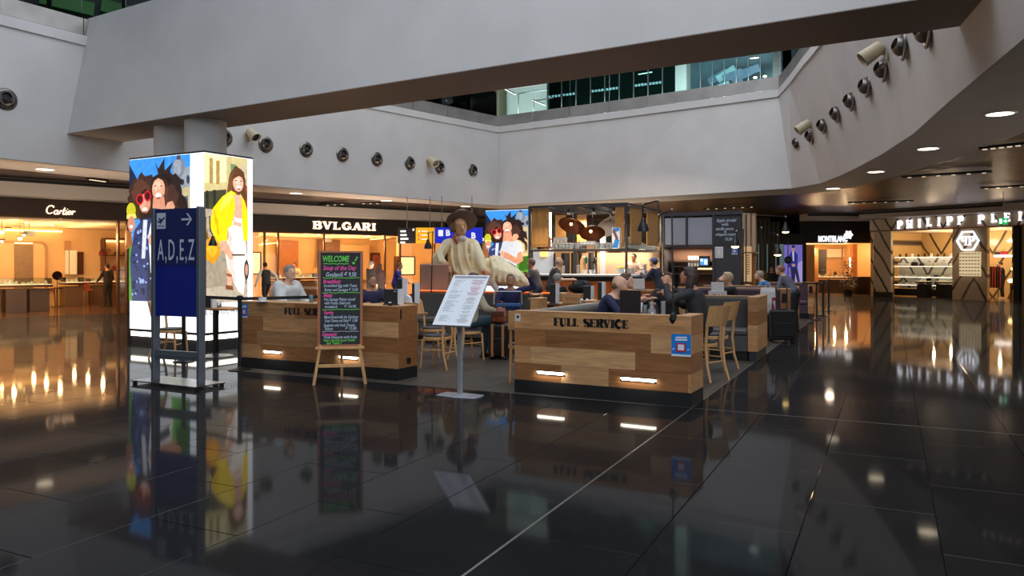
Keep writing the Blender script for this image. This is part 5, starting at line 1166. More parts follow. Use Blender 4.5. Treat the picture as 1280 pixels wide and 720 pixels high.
# ---------------------------------------------------------------- chairs
def make_chair(label, group):
    t = thing('cafe_chair', label, 'chair', (0, 0, 0), 0, group); h = .50
    m = MB(); n = 20; ring = lambda r: [(r * .225 * math.cos(2 * math.pi * i / n), .01 + r * .215 * math.sin(2 * math.pi * i / n)) for i in range(n)]
    m.slab([(x * (1.0 if y < 0 else .95), y) for x, y in ring(1.0)], h - .05, h - .005); m.build('seat_frame', M['beech'], t, 40, .006)
    MB().slab(ring(.93), h - .005, h + .025).build('seat_pad', M['cush'], t, 40, .01)
    for s in (-1, 1):
        MB().tube([(s * .17, .17, h - .04), (s * .175, .185, .25), (s * .185, .20, 0)], [.021, .019, .015], 8).build('leg', M['beech'], t, 60)
        MB().tube([(s * .205, -.29, 0), (s * .19, -.225, .22), (s * .185, -.20, h - .03), (s * .19, -.225, .72), (s * .20, -.275, .97)], [.016, .02, .022, .02, .015], 8).build('leg', M['beech'], t, 60)
        MB().tube([(s * .18, .185, .3), (s * .19, -.215, .3)], .011, 6).build('stretcher', M['beech'], t)
    MB().tube([(-.18, .19, .25), (.18, .19, .25)], .011, 6).build('stretcher', M['beech'], t); MB().tube([(-.19, -.215, .25), (.19, -.215, .25)], .011, 6).build('stretcher', M['beech'], t)
    m = MB(); k = 8; vs = []
    for j, (z, yy) in enumerate(((.73, -.222), (1.0, -.29))):
        for i in range(k + 1):
            x = -.225 + .45 * i / k; c = .055 * (1 - (x / .225) ** 2); vs += [(x, yy - c, z), (x, yy - c - .014, z)]
    q = 2 * (k + 1); fs = []
    for i in range(k):
        a, b = 2 * i, 2 * i + 2; fs += [(a, q + a, q + b, b), (a + 1, b + 1, q + b + 1, q + a + 1), (a, b, b + 1, a + 1), (q + a, q + a + 1, q + b + 1, q + b)]
    fs += [(0, 1, q + 1, q), (2 * k, q + 2 * k, q + 2 * k + 1, 2 * k + 1)]
    m.add(vs, fs); m.build('backrest', M['beech'], t, 50); return t
CH = 'bentwood cafe chairs'
chair0 = make_chair('beech cafe chair with grey seat pad next to the left partition end', CH)
def face(d): return math.atan2(-d[0], d[1])       # rz that turns local +y to direction d
chair0.location = G(547, 459.5); chair0.rotation_euler.z = face(-U)
chair0['label'] = 'beech cafe chair facing the end of the left partition'
def chair(loc, d, label, s=1.0):
    c = dup(chair0, loc, face(d), label); c.scale = (s, s, s); return c
gc = G(585, 449.5); GC = gc
chair((-1.42, 13.75, 0), U + V * .2, 'second beech cafe chair behind the one facing the left partition end')
chair(gc, U * .55 + V, 'beech cafe chair carrying the person in the knitted sweater behind the menu stand')
chair((.16, 10.98, 0), (-.05, 1), 'beech cafe chair half hidden by the left end of the right partition')
chair((2.70, 11.05, 0), -U + V * .45, 'beech cafe chair nearest the right end of the stencilled right partition', 1.06)
chair((3.16, 12.15, 0), -U + V * .3, 'beech cafe chair second from the right partition end, before the grey booth', 1.06)
chair((-5.93, 13.5, 0), V * .3 + U, 'beech cafe chair seen between the posts of the blue directions sign')
chair((-4.62, 14.25, 0), -U, 'beech cafe chair at the round column table left of the left partition')
chair((-2.9, 12.05, 0), -V, 'beech cafe chair whose back edge shows just above the left partition beside the menu holder') if False else None
# ---------------------------------------------------------------- tables
def table(loc, rz, w, d, h, label, top='oak', col='black', r=.22):
    t = thing('cafe_table', label, 'table', loc, rz, 'cafe tables'); MB().box(-w / 2, w / 2, -d / 2, d / 2, h - .035, h).build('table_top', M[top], t, bevel=.004)
    MB().box(-.035, .035, -.035, .035, .03, h - .035).build('column', M[col], t); MB().lathe([(r, 0), (r, .012), (.06, .04), (.05, .06)], 20).build('foot_plate', M[col], t, 40); return t
tbl_l = table((-5.25, 13.75, 0), -AX, 1.1, .55, .87, 'dark edged table on a black column between sign and left partition', r=.3)
table((-1.95, 13.25, 0), -AX, .75, .75, .80, 'small oak table beside the end of the left partition')
tbl_r = table((2.0, 10.75, 0), RR, .66, 1.0, .84, 'oak table with glasses hidden behind the stencilled right partition')
tbl_2 = table((3.35, 15.15, 0), -AX, .8, .7, .86, 'table with white cards behind the grey booth')
tbl_3 = table((1.05, 14.7, 0), -AX, 1.2, .6, .9, 'low oak table with a menu folder in front of the bar')
# ---------------------------------------------------------------- upholstered bench along the left side of the right partition
t = thing('upholstered_bench', 'grey leather bench running back from the left end of the right partition', 'bench', gr, RR)
MB().box(.0, .035, .16, 2.75, .02, 1.03).build('outer_board', M['oak'], t, bevel=.003); MB().tube([(.12, .16, .955), (.12, 2.7, .955)], .085, 10).box(.036, .16, .16, 2.75, .5, .96).build('backrest', M['padlight'], t, 50)
MB().box(.036, .56, .16, 2.7, .40, .52).build('seat_pad', M['padlight'], t, bevel=.02); MB().box(.036, .5, .16, 2.7, .02, .39).build('seat_base', M['blackm'], t)
# booths along the right edge of the terrace
def booth(corner, Lb, label, pad, dep=1.15, boxed=False, H=1.055, seat=True, led=False, ends=(1,)):
    t = thing('booth_bench', label, 'bench', corner, -AX, 'terrace booths')
    y0 = .5 if seat else .02
    MB().box(-Lb, -.16, y0, y0 + .16, .44, H).build('backrest', M[pad], t, bevel=.03); MB().box(-Lb, -.16, y0 + .16, y0 + .22, .0, H - .02).build('back_board', M['oakdark'], t)
    MB().box(-Lb, -.16, y0 + .02, y0 + .2, H, H + .02).build('top_rail', M['oaklight'], t)
    if seat: MB().box(-Lb, -.17, .0, .52, .42, .53).build('seat_pad', M[pad], t, bevel=.03); MB().box(-Lb, -.17, .015, .5, .15, .42).build('seat_front', M[pad], t, bevel=.01); MB().box(-Lb, -.17, .05, .5, 0, .15).build('plinth', M['blackm'], t)
    if led: MB().box(-Lb, -.16, y0 - .01, y0 + .02, H + .02, H + .035).build('led_strip', glow('amber led strip', (255, 120, 50), 1.6), t)
    for e_ in ends:
        x0 = -.16 if e_ == 1 else -Lb - .16; MB().box(x0 + .02, x0 + .14, .0, dep, 0, .16).build('end_plinth', M['char'], t)
        z = .16; n = 4
        for i in range(n): MB().box(x0, x0 + .16, 0, dep, z + (H - z) * i / n + .001, z + (H - z) * (i + 1) / n - .001).build('plank', M[('oak', 'oaklight', 'oakdark', 'oak')[i]], t, bevel=.002)
        MB().box(x0 - .005, x0 + .165, -.005, dep + .005, H, H + .025).build('end_cap', M['oaklight'], t, bevel=.004)
        if boxed: MB().box(x0 + .03, x0 + .13, -.02, 0, H - .28, H - .08).build('socket_box', M['black'], t)
    return t
booth(G(947, 452), 1.6, 'grey upholstered booth bench with oak end panel right of the cafe chairs', 'pad')
booth(G(985, 422), 2.6, 'plum booth bench behind the grey one, end panel beside the suitcases', 'purple', .5, True)
booth(G(997, 413.5), 2.4, 'plum booth bench third along the terrace edge, behind the trolley suitcase handle', 'purple', .4, True)
booth(G(1017, 399), 1.6, 'plum booth bench farthest along the terrace edge, beside the black barrier posts', 'purple', .4, True)
booth(Vector((.25, 15.05, 0)), 2.9, 'dark bench with an amber light line under the stone block of the statue', 'pad', .5, led=True, H=1.04, ends=())
booth(Q(673, 329, 13.9) * Vector((1, 1, 0)), .22, 'short oak booth end behind the navy dressed person', 'pad', .4, seat=False, H=1.0)
booth(Q(701, 329, 15.4) * Vector((1, 1, 0)), .42, 'dark booth with glowing amber top edge right of the statue feet', 'char', .45, seat=False, led=True, H=1.03)
# ================================================================ people
SKIN = {'a': mat('skin light', (222, 172, 142), .5), 'b': mat('skin tan', (190, 134, 104), .5), 'c': mat('skin brown', (140, 92, 66), .5)}
EYE_M, LIP_M = mat('eye dark', (34, 24, 20), .3), mat('lips', (168, 92, 84), .45)
def ik(S, H, a, b, hint):
    d = H - S; L = min(d.length, (a + b) * .995); d.normalize(); H2 = S + d * L
    x = (a * a - b * b + L * L) / (2 * L); h = math.sqrt(max(a * a - x * x, 0)); n = (hint - d * hint.dot(d)).normalized()
    return S + d * x + n * h, H2
def person(label, loc, rz, pose='stand', top=(40, 40, 44), bottom=(36, 38, 48), hair=(50, 36, 28), skin='a', lean=5, hands=None, yaw=0, pitch=0, style='short', s=1.0, seat=.53,
           sleeves='long', sleeve_col=None, shoe=(28, 26, 26), hat=None, bulk=0):
    t = thing('person', label, 'person', loc, rz)
    B, T, P_ = MB(), MB(), MB(); SC = Matrix.Diagonal((s, s, s, 1))
    for m in (B, T, P_): m.M = SC
    SL = MB(); SL.M = SC
    hz = .93 if pose in ('stand', 'walk') else seat / s + .145
    L = math.radians(lean); d = Vector((0, math.sin(L), math.cos(L))); f = Vector((0, math.cos(L), -math.sin(L))); hip = Vector((0, 0, hz))
    d2 = Vector((0, math.sin(L * .55), math.cos(L * .55))); neck = hip + d * .5; hc = neck + d2 * .145 + Vector((0, .025, 0))
    rings = [(-.07, .13, .10), (0, .168, .12), (.10, .156, .112), (.2, .148, .106), (.33, .172, .118), (.42, .176, .104), (.475, .115, .078), (.505, .06, .058)]
    def loft(mb, rs, g):
        n = 14; vs = []
        for tt, rx, ry in rs:
            c = hip + d * tt
            for j in range(n): a = 2 * math.pi * j / n; vs.append(c + Vector((1, 0, 0)) * (math.cos(a) * (rx + g)) + f * (math.sin(a) * (ry + g)))
        k = len(rs); fs = [(i * n + j, i * n + (j + 1) % n, (i + 1) * n + (j + 1) % n, (i + 1) * n + j) for i in range(k - 1) for j in range(n)]
        mb.add(vs, fs + [tuple(range(n))[::-1], tuple((k - 1) * n + j for j in range(n))])
    loft(B, rings, 0); loft(T, rings[:-1], .016 + bulk)
    B.cone(neck - d * .03, hc - d2 * .06, .058, .052)
    Rh = Matrix.Rotation(math.radians(yaw), 3, 'Z') @ Matrix.Rotation(math.radians(-pitch), 3, 'X'); h = lambda x, y, z: hc + Rh @ Vector((x, y, z))
    B.ell(hc, (.075, .096, .108), 14, Rh); B.ell(h(0, .035, -.06), (.054, .055, .055), 12, Rh); B.ell(h(0, .075, -.095), (.026, .022, .022), 8, Rh)
    B.cone(h(0, .092, .02), h(0, .108, -.022), .011, .016, 8); B.ell(h(0, .088, .03), (.05, .016, .013), 8, Rh)
    for q in (-1, 1): B.ell(h(q * .076, -.005, -.005), (.012, .022, .032), 8, Rh)
    X = MB(); X.M = SC
    X.mi = 1
    for q in (-1, 1): X.ell(h(q * .031, .089, .008), (.012, .008, .007), 8, Rh)
    X.mi = 2; X.ell(h(0, .090, -.055), (.026, .010, .008), 8, Rh); X.mi = 0
    # arms
    hands = hands or (Vector((-.24, .1, hz - .1)), Vector((.24, .1, hz - .1)))
    for q, H in zip((-1, 1), hands):
        S = hip + d * .445 + Vector((q * .172, 0, 0)); E, H = ik(S, Vector(H), .285, .255, Vector((q * .55, -.45, -.7)))
        B.cone(S, E, .05, .038); B.cone(E, H, .038, .027); w = (H - E).normalized(); B.cone(H, H + w * .075, .030, .034)
        arm = SL if sleeve_col else T
        if sleeves == 'long': arm.cone(S, E, .064 + bulk * .6, .054 + bulk * .6); arm.cone(E, H - w * .02, .054 + bulk * .5, .041)
        else: arm.cone(S, S.lerp(E, .62), .064, .058)
        side = w.cross(Vector((0, 0, 1))); side = side.normalized() if side.length > .05 else Vector((1, 0, 0)); up_ = side.cross(w).normalized(); k0 = H + w * .085
        for i in range(4):
            o = side * ((i - 1.5) * .019); ln = (.07, .08, .076, .06)[i]; k1 = k0 + o + w * ln * .55 - up_ * .008; k2 = k0 + o + w * ln * .9 - up_ * .035
            X.tube([H + w * .06 + o, k0 + o, k1, k2], [.011, .0105, .0095, .007], 6)
        th = side * (-q * .032); X.tube([H + w * .02 + th * .7, H + w * .05 + th * 1.5, H + w * .085 + th * 1.6 - up_ * .02], [.013, .0115, .008], 6)
    # legs
    for q in (-1, 1):
        hj = hip + Vector((q * .09, 0, -.04))
        if pose == 'sit': kn, an = Vector((q * .12, .43, hz - .01)), Vector((q * .13, .40, .09))
        elif pose == 'walk': kn, an = (Vector((.09, .2, .51)), Vector((.09, .27, .09))) if q > 0 else (Vector((-.09, .02, .50)), Vector((-.09, -.30, .17)))
        else: kn, an = Vector((q * .105, .03, .50)), Vector((q * .115, -.01, .09))
        B.cone(hj, kn, .084, .056); B.cone(kn, an, .055, .036); B.cone(an, an + Vector((0, .13, -.05)), .036, .03)
        P_.cone(hj, kn, .100, .074); P_.cone(kn, an + Vector((0, 0, .02)), .074, .058)
    loft(P_, [(-.09, .13, .11), (0, .17, .125), (.07, .165, .12)], .012)
    sk = SKIN[skin]; remesh(B, 'body', [sk, EYE_M, LIP_M], .0155 * s, 3, t, X)
    remesh(T, 'top', mat('cloth %d %d %d' % top, top, .75, var=.12, vs=9, bump=.25, bs=14), .021 * s, 3, t)
    if sleeve_col and SL.v: remesh(SL, 'sleeves', mat('cloth %d %d %d' % sleeve_col, sleeve_col, .75, var=.1, vs=9), .021 * s, 2, t)
    remesh(P_, 'trousers', mat('cloth %d %d %d' % bottom, bottom, .75, var=.12, vs=9, bump=.2, bs=14), .023 * s, 3, t)
    for q in (-1, 1):
        if pose == 'sit': an = Vector((q * .13, .40, .09))
        elif pose == 'walk': an = Vector((.09, .27, .09)) if q > 0 else Vector((-.09, -.30, .17))
        else: an = Vector((q * .115, -.01, .09))
        m = MB(); m.M = SC; m.tube([an + Vector((0, -.05, -.03)), an + Vector((0, .0, -.035)), an + Vector((0, .09, -.05)), an + Vector((0, .17, -.06)), an + Vector((0, .2, -.065))], [.036, .05, .046, .038, .02], 10, .8)
        m.box(an.x - .042, an.x + .042, an.y - .07, an.y + .19, an.z - .09, an.z - .06); m.build('shoe', mat('shoe %d' % shoe[0], shoe, .45), t, 60)
    hm = mat('hair %d %d %d' % hair, hair, .6, var=.25, vs=25, bump=.4, bs=60)
    if style != 'bald':
        m = MB(); m.M = SC; m.ell(h(0, -.016, .026), (.086, .100, .102), 16, Rh)
        if style in ('short', 'long', 'bun'): m.ell(h(0, .045, .085), (.06, .045, .03), 10, Rh)
        if style == 'long':
            for q in (-1, 0, 1): m.tube([h(q * .055, -.05, .04), h(q * .085, -.05, -.08), h(q * .08, -.06, -.2), h(q * .06, -.05, -.30)], [.06, .055, .05, .025], 8)
        if style == 'bun': m.ell(h(0, -.10, .085), .045, 10)
        remesh(m, 'hair', hm, .015 * s, 3, t)
    else:
        m = MB(); m.M = SC
        for q in (-1, 1): m.ell(h(q * .066, -.035, -.01), (.016, .05, .04), 10, Rh)
        m.ell(h(0, -.082, -.02), (.06, .02, .045), 10, Rh); remesh(m, 'hair', hm, .013 * s, 2, t)
    if hat:
        m = MB(); m.M = SC; m.ell(h(0, -.01, .05), (.092, .106, .085), 16, Rh); m.ell(h(0, .10, .045), (.062, .06, .012), 12, Rh); remesh(m, 'cap', hat, .013 * s, 2, t)
    return t
pl = lambda px, Y: Vector(((px - 640) / FOC * Y, Y, 0))
FU, FL_, FC = face(U), face(-U), math.pi
VV = Vector
chair((-2.62, 14.35, 0), VV((.5, -1)), 'beech cafe chair under the brown haired person in navy behind the left partition')
t = thing('bar_bench', 'plain oak bench behind the left partition under the white shirt man', 'bench', pl(352, 13.1), -AX); MB().box(-.7, .2, -.2, .28, .55, .6).build('seat_board', M['oak'], t, bevel=.005)
for x in (-.6, .12): MB().box(x - .03, x + .03, -.18, .25, 0, .55).build('leg', M['oakdark'], t)
person('grey haired man in a loose white shirt seated behind the left partition', pl(353, 13.1), FU, 'sit', (206, 208, 204), (70, 72, 80), (150, 140, 132), 'a', 12, ((-.2, .42, .80), (.2, .46, .80)), yaw=-20, pitch=-12, s=1.14, seat=.60, bulk=.05)
person('person with dark hair in black vest and white sleeves before the left lantern', pl(333, 28.6), face(-U + V * .3), 'walk', (34, 28, 28), (30, 26, 26), (36, 26, 22), 'b', 8, ((-.4, .1, .82), (.42, -.1, .95)), s=1.0, sleeve_col=(206, 196, 184))
cpos = F2.W((F2.x(371, 4.6), 4.6, 0)); person('clerk in a pale blouse bending over the glowing counter of the middle shop', cpos, math.pi * .9, 'stand', (226, 206, 170), (60, 50, 44), (30, 22, 20), 'b', 16, ((-.25, .35, 1.0), (.2, .4, 1.05)), s=1.0, pitch=-20)
person('grey haired man in a black jacket standing at the middle shop window', pl(463, 29), face(V + U * .3), 'stand', (36, 28, 28), (40, 34, 32), (120, 104, 92), 'a', 2, None, s=1.02)
person('woman in dark clothing facing the framed picture in the middle shop', pl(474, 30.5), face(V), 'stand', (60, 34, 34), (44, 34, 32), (50, 34, 28), 'b', 2, None, s=.97, style='long')
person('brown haired person in navy seated behind the left partition beside the menu folders', VV((-2.62, 14.35, 0)), face(VV((.5, -1))), 'sit', (44, 42, 72), (50, 50, 60), (110, 78, 54), 'b', 10, ((-.2, .4, .9), (.2, .4, .9)), pitch=-15, s=1.02)
person('person in a purple blue coat walking past the right lantern, arm forward', pl(494, 27), face(U + V * .25), 'walk', (52, 44, 128), (46, 40, 60), (120, 76, 50), 'b', 14, ((-.25, .1, .95), (.22, .5, 1.02)), s=1.0)
person('person in a beige knitted sweater and teal trousers on a chair behind the menu stand', VV((GC.x, GC.y, 0)), face(U * .55 + V), 'sit', (178, 164, 138), (38, 64, 74), (90, 70, 54), 'a', 8, ((-.15, .42, .80), (.22, .40, .78)), s=1.06, bulk=.02)
person('grey haired person in navy seated under the statue, one hand raised to the head', VV((-.03, 15.15, 0)), math.pi, 'sit', (34, 38, 84), (50, 56, 88), (128, 116, 104), 'b', 12, ((-.34, .2, 1.36), (.2, .4, .78)), pitch=-15, s=1.02)
person('bald man in a charcoal shirt standing at the left end of the bar', pl(688, 20.4), face(U + V * .4), 'stand', (62, 60, 64), (52, 52, 60), (150, 136, 124), 'a', 18, ((-.1, .5, 1.12), (.25, .48, 1.12)), s=1.09, style='bald', sleeves='short')
person('second man in grey behind the bald one at the bar, turned to the left', pl(672, 21.0), face(-U), 'stand', (82, 78, 78), (60, 58, 62), (110, 84, 66), 'b', 15, ((-.2, .4, 1.05), (.2, .42, 1.05)), s=1.06)
chair(pl(694, 16.4), V, 'cafe chair under the grey haired person before the bar')
person('grey haired person in a black jacket seated with back to the viewer before the bar', pl(694, 16.4), face(V + U * .2), 'sit', (36, 36, 40), (40, 42, 50), (158, 152, 146), 'a', 6, ((-.2, .4, .8), (.2, .4, .8)), s=1.0, style='short')
BARF = 0.18
person('dark haired bartender in a pale shirt working behind the bar', pl(794, 25.0) + VV((0, 0, BARF)), face(VV((-.6, -1))), 'stand', (196, 178, 164), (40, 36, 40), (44, 32, 28), 'b', 10, ((-.25, .4, 1.1), (.2, .42, 1.12)), pitch=-15, s=1.06)
person('person in patterned cap and navy jacket leaning on the right bar end', pl(826, 20.9), face(-U + V * .2), 'stand', (42, 44, 58), (44, 44, 56), (60, 50, 44), 'a', 18, ((-.2, .45, 1.28), (.22, .4, 1.28)), s=1.08, pitch=-10, hat=mat('patterned cap', (84, 92, 136), .6, var=.6, vs=22))
person('man in a navy pullover leaning forward on the grey bench behind the stencilled partition', VV((1.26, 11.3, 0)), FU, 'sit', (30, 38, 72), (96, 116, 146), (120, 92, 74), 'a', 26, ((-.2, .52, 1.0), (.15, .55, .98)), pitch=-18, s=1.12, style='bald')
person('brown haired person in black seated behind the navy pullover man', VV((1.62, 12.6, 0)), FU, 'sit', (40, 34, 36), (50, 46, 50), (96, 66, 46), 'a', 20, ((-.2, .5, .95), (.2, .5, .95)), pitch=-10, s=1.1)
person('long haired person in a shiny black jacket on the chair nearest the stencilled partition', VV((2.70, 11.02, 0)), FL_, 'sit', (44, 45, 48), (32, 32, 36), (58, 40, 32), 'b', 14, ((-.16, .42, 1.18), (.18, .48, 1.02)), pitch=-12, s=1.14, style='long', seat=.575)
chair(VV((2.66, 13.15, 0)), VV((-.4, -1)), 'cafe chair under the reddish haired person behind the tall lamp pole')
person('reddish haired person in black behind the tall lamp pole at the right partition', VV((2.66, 13.15, 0)), face(VV((-.4, -1))), 'sit', (38, 34, 36), (40, 38, 42), (104, 66, 46), 'a', 10, ((-.12, .3, 1.15), (.2, .4, .9)), pitch=-15, s=1.08)
chair(VV((4.42, 15.3, 0)), -U, 'cafe chair under the fair haired person behind the grey booth')
person('fair haired person in black resting hands at the chin behind the grey booth', VV((4.42, 15.3, 0)), face(-U - V * .4), 'sit', (40, 34, 36), (40, 40, 46), (196, 172, 136), 'a', 14, ((-.08, .3, 1.22), (.1, .32, 1.18)), pitch=-12, s=1.06)
person('grey haired person in a bright blue top bending over a table at the terrace edge', pl(966, 20.7), face(-U), 'sit', (50, 122, 184), (60, 64, 80), (160, 146, 128), 'a', 30, ((-.2, .5, .92), (.2, .5, .9)), pitch=-10, s=1.1)
person('person in a grey jacket and dark trousers leaning over beside the barrier posts', pl(993, 18.6), face(-U + V * .3), 'stand', (98, 100, 116), (34, 32, 38), (150, 104, 84), 'a', 34, ((-.2, .5, .95), (.2, .5, .92)), pitch=-5, s=1.0)
gp = G(135, 383.6); person('person in a black suit standing at the right counter of the left shop', gp, face(VV((-1, .5))), 'stand', (24, 20, 20), (22, 20, 20), (24, 20, 20), 'b', 4, ((-.2, .35, 1.0), (.2, .2, .9)), pitch=-15, s=.97)
person('seated woman with pinned up dark hair in the left shop', pl(101.5, 31.3), face(VV((-1, -.4))), 'sit', (96, 48, 44), (60, 40, 36), (34, 24, 22), 'a', 6, ((-.2, .4, .95), (.2, .4, .95)), style='bun', s=.98, seat=.68)
person('person in black with bare arms standing in the marble shop doorway', G(1253, 373.5), face(VV((-1, .4))), 'stand', (30, 26, 28), (28, 26, 28), (34, 26, 24), 'a', 6, ((-.2, .4, 1.1), (.2, .4, 1.15)), sleeves='short', s=1.02, shoe=(220, 214, 206))
person('dark haired person in black beyond the yellow flowers at the far partition', pl(965, 31), face(VV((-.5, -1))), 'stand', (26, 24, 26), (30, 30, 32), (30, 24, 22), 'b', 4, None, s=.9)
# ================================================================ statue: a plain reclining robed figure in a broad hat on a stone plinth
SY = 17.2; ks = SY / FOC; CX = Q(600, 366, SY)
t = thing('statue', 'large cream statue of a reclining robed figure in a broad brown hat', 'statue', CX, 0)
ST = mat('painted robe cream', (244, 228, 186), .5, var=.06, vs=3); SF = mat('painted flesh tan', (212, 160, 116), .45); SH = mat('painted hat brown', (104, 84, 74), .55); SW = mat('painted stocking white', (216, 206, 194), .5); SR = mat('painted collar red', (170, 66, 44), .5)
p = lambda px, py, y=0.0: Vector(((px - 600) * ks, y, (366 - py) * ks))
R_ = lambda px: px * ks
b = MB()
b.ell(p(575, 284, 0), (R_(9), R_(10), R_(12)), 16); b.ell(p(577, 291, -.08), (R_(6), R_(6.5), R_(6)), 12); b.cone(p(578.5, 282, -.18), p(579.5, 287, -.225), .026, .042); b.ell(p(577, 280, -.165), (.11, .04, .024), 10); b.cone(p(575, 293), p(575, 303), .1, .13)
hb = [MB(), MB()]; hb[0].cone(p(558, 330, -.25), p(562, 336, -.3), .07, .06); hb[1].cone(p(604, 337, -.4), p(612, 341, -.45), .07, .06)
for i in range(4): hb[0].cone(p(560 + i * 1.6, 334, -.32), p(560.5 + i * 2, 341 - (i % 2), -.34), .024, .018, 6); hb[1].cone(p(606 + i * 2.4, 338 + i * .6, -.5), p(609 + i * 2.6, 343.5, -.52), .024, .018, 6)
hb[0].cone(p(557, 331, -.3), p(553.5, 336.5, -.34), .026, .02, 6); hb[1].cone(p(603, 338, -.5), p(601, 343, -.54), .026, .02, 6)
ex = MB(); ex.mi = 1
for q in (572.6, 580.2): ex.ell(p(q, 283, -.176), (.024, .014, .013), 8)
ex.mi = 2; ex.ell(p(578, 291.2, -.19), (.045, .02, .014), 8)
remesh(b, 'figure_body', [SF, EYE_M, LIP_M], .028, 3, t, ex); [remesh(h_, 'hand', SF, .02, 2, t) for h_ in hb]
b = MB()
b.cone(p(575, 306), p(577, 322), R_(12), R_(12.5), 14); b.cone(p(577, 322), p(579, 341, .05), R_(12.5), R_(15), 14); b.cone(p(562, 305), p(590, 305), R_(7.5), R_(7.5), 12); b.cone(p(575, 298), p(576, 304), R_(6), R_(11), 12)
b.cone(p(559, 305, -.02), p(548, 322, -.1), R_(6.5), R_(6.8), 12); b.cone(p(548, 322, -.1), p(557, 330, -.25), R_(6.5), R_(4.2), 12); b.cone(p(546, 324, -.1), p(545, 332, -.1), R_(5), R_(3.5), 10); b.cone(p(552, 328, -.18), p(550, 334, -.16), R_(4), R_(2.6), 8)
b.cone(p(593, 306, -.05), p(601, 325, -.3), R_(6.5), R_(6.6), 12); b.cone(p(601, 325, -.3), p(605, 336, -.44), R_(6.4), R_(4.4), 12)
b.cone(p(578, 343, -.1), p(606, 346, -.2), R_(12), R_(10), 12); b.cone(p(590, 341, .1), p(620, 328, .0), R_(12), R_(9), 14); b.cone(p(620, 328, 0), p(645, 344, -.05), R_(9.5), R_(8), 14); b.cone(p(645, 344, -.05), p(660, 355, -.1), R_(8), R_(4), 12); b.cone(p(610, 342, -.1), p(650, 353, -.2), R_(8), R_(6), 12)
b.ell(p(632, 347, 0), (R_(25), .36, R_(10)), 16)
for i in range(6):                                              # folds of the cloth
    x = 614 + i * 6.5; b.tube([p(x - 1, 320 + i * 3, -.16), p(x + 4, 336 + i * 2, -.34), p(x + 3 + i, 353, -.40)], [.03, .055, .03], 8)
for x0, x1, y1 in ((566, 570, 340), (573, 580, 342), (582, 590, 338), (588, 598, 334)): b.tube([p(x0, 303, -.20), p((x0 + x1) / 2 - 2, 322, -.27), p(x1, y1, -.30)], [.022, .045, .035], 8)
for x0 in (556, 551, 596, 600): b.tube([p(x0, 308, -.15), p(x0 + (3 if x0 > 580 else -3), 318, -.22), p(x0 + (7 if x0 > 580 else 1), 328, -.33)], [.02, .035, .02], 8)
for i in range(4): b.tube([p(578 + i * 8, 338, -.26), p(588 + i * 7.5, 348, -.36), p(598 + i * 5, 357, -.3)], [.03, .05, .03], 8)
remesh(b, 'robe', ST, .024, 2, t)
m = MB(); m.cone(p(612, 346, -.3), p(622, 362, -.34), R_(5), R_(3.6), 10); m.cone(p(622, 361, -.34), p(632, 365, -.42), R_(3), R_(2.4), 8); remesh(m, 'stocking', SW, .026, 2, t)
m = MB(); a = Matrix.Rotation(math.radians(-8), 3, 'Y') @ Matrix.Rotation(math.radians(-42), 3, 'X')
m.ell(p(577, 276, .07), (R_(20.5), R_(20), R_(2.0)), 26, a); m.ell(p(577, 270, .14), (R_(11), R_(11.5), R_(8)), 18, a); remesh(m, 'hat', SH, .026, 3, t)
m = MB(); m.ell(p(578, 299, -.16), (R_(5.5), .1, R_(4.5)), 12); remesh(m, 'neckcloth', SW, .024, 2, t); m = MB(); m.tube([p(567, 294, -.08), p(570, 300, -.22), p(573.5, 305, -.27)], [.04, .05, .03], 8); remesh(m, 'collar', SR, .024, 2, t)
m = MB()
for i in range(9): m.ell(p(566 + (i % 3) * 1.5, 281 + (i // 3) * 3.4, -.02 - .03 * (i % 3)), (.07, .08, .06), 8)
m.ell(p(575, 283, .06), (R_(9.6), R_(9.5), R_(11)), 12); remesh(m, 'hair', mat('painted hair', (112, 84, 62), .6), .026, 3, t)
PK = mat('pink stone', (168, 124, 102), .6, var=.18, vs=2.2, bump=.3, bs=7)
pb = Q(545, 366, SY); t = thing('stone_block', 'rough pinkish stone block under the arm of the statue', 'stone block', (pb.x, pb.y - .1, pb.z), 0)
MB().box(-.31, .31, -.35, .45, 0, (366 - 329.6) * ks).build('block', PK, t, bevel=.03)
pb = Q(600, 366, SY + .1); t = thing('plinth', 'broad dark plinth carrying the statue behind the cafe bench', 'plinth', (pb.x, pb.y, 0), -AX)
MB().box(-1.35, 1.35, -.75, .8, 0, pb.z - .05).build('plinth_block', M['char'], t, bevel=.01); MB().box(-1.37, 1.37, -.77, .82, pb.z - .05, pb.z - .02).build('plinth_top', M['oakdark'], t)
# ================================================================ the bar: steel frame, shelf, counter, lamps
co = Vector((3.243, 22.0)); FB = Front(co - Vector((U.x, U.y)) * 3.02, co); BL = 3.02
M['frame'] = mat('grey steel frame', (66, 66, 66), .45, metal=.4)
M['clear'] = glass('drinking glass', (228, 236, 238), .9, .03, .22)
t = thing('bar_canopy', 'grey steel frame over the bar with a glass shelf and hanging oak boards', 'bar frame', (*FB.p, 0), FB.rz)
ZT, ZS = 3.34, 2.06
def bb(m, a, b, w=.05): m.bar(a, b, w)
for x, y in ((0, 0), (BL, 0), (BL, 3.68), (0, 3.68)): MB().box(x - .03, x + .03, y - .03, y + .03, 0, ZT).build('post', M['frame'], t)
for a, b in (((0, 0), (BL, 0)), ((BL, 0), (BL, 3.68)), ((0, 0), (0, 3.68)), ((0, 3.68), (BL, 3.68))):
    MB().bar((*a, ZT), (*b, ZT), .06).build('top_beam', M['frame'], t)
for i in range(1, 9): MB().bar((0, i * .41, ZT), (BL, i * .41, ZT), .035).build('canopy_bar', M['frame'], t)
for i in range(1, 4): MB().bar((i * BL / 4, 0, ZT - .04), (i * BL / 4, 3.68, ZT - .04), .035).build('canopy_bar', M['frame'], t)
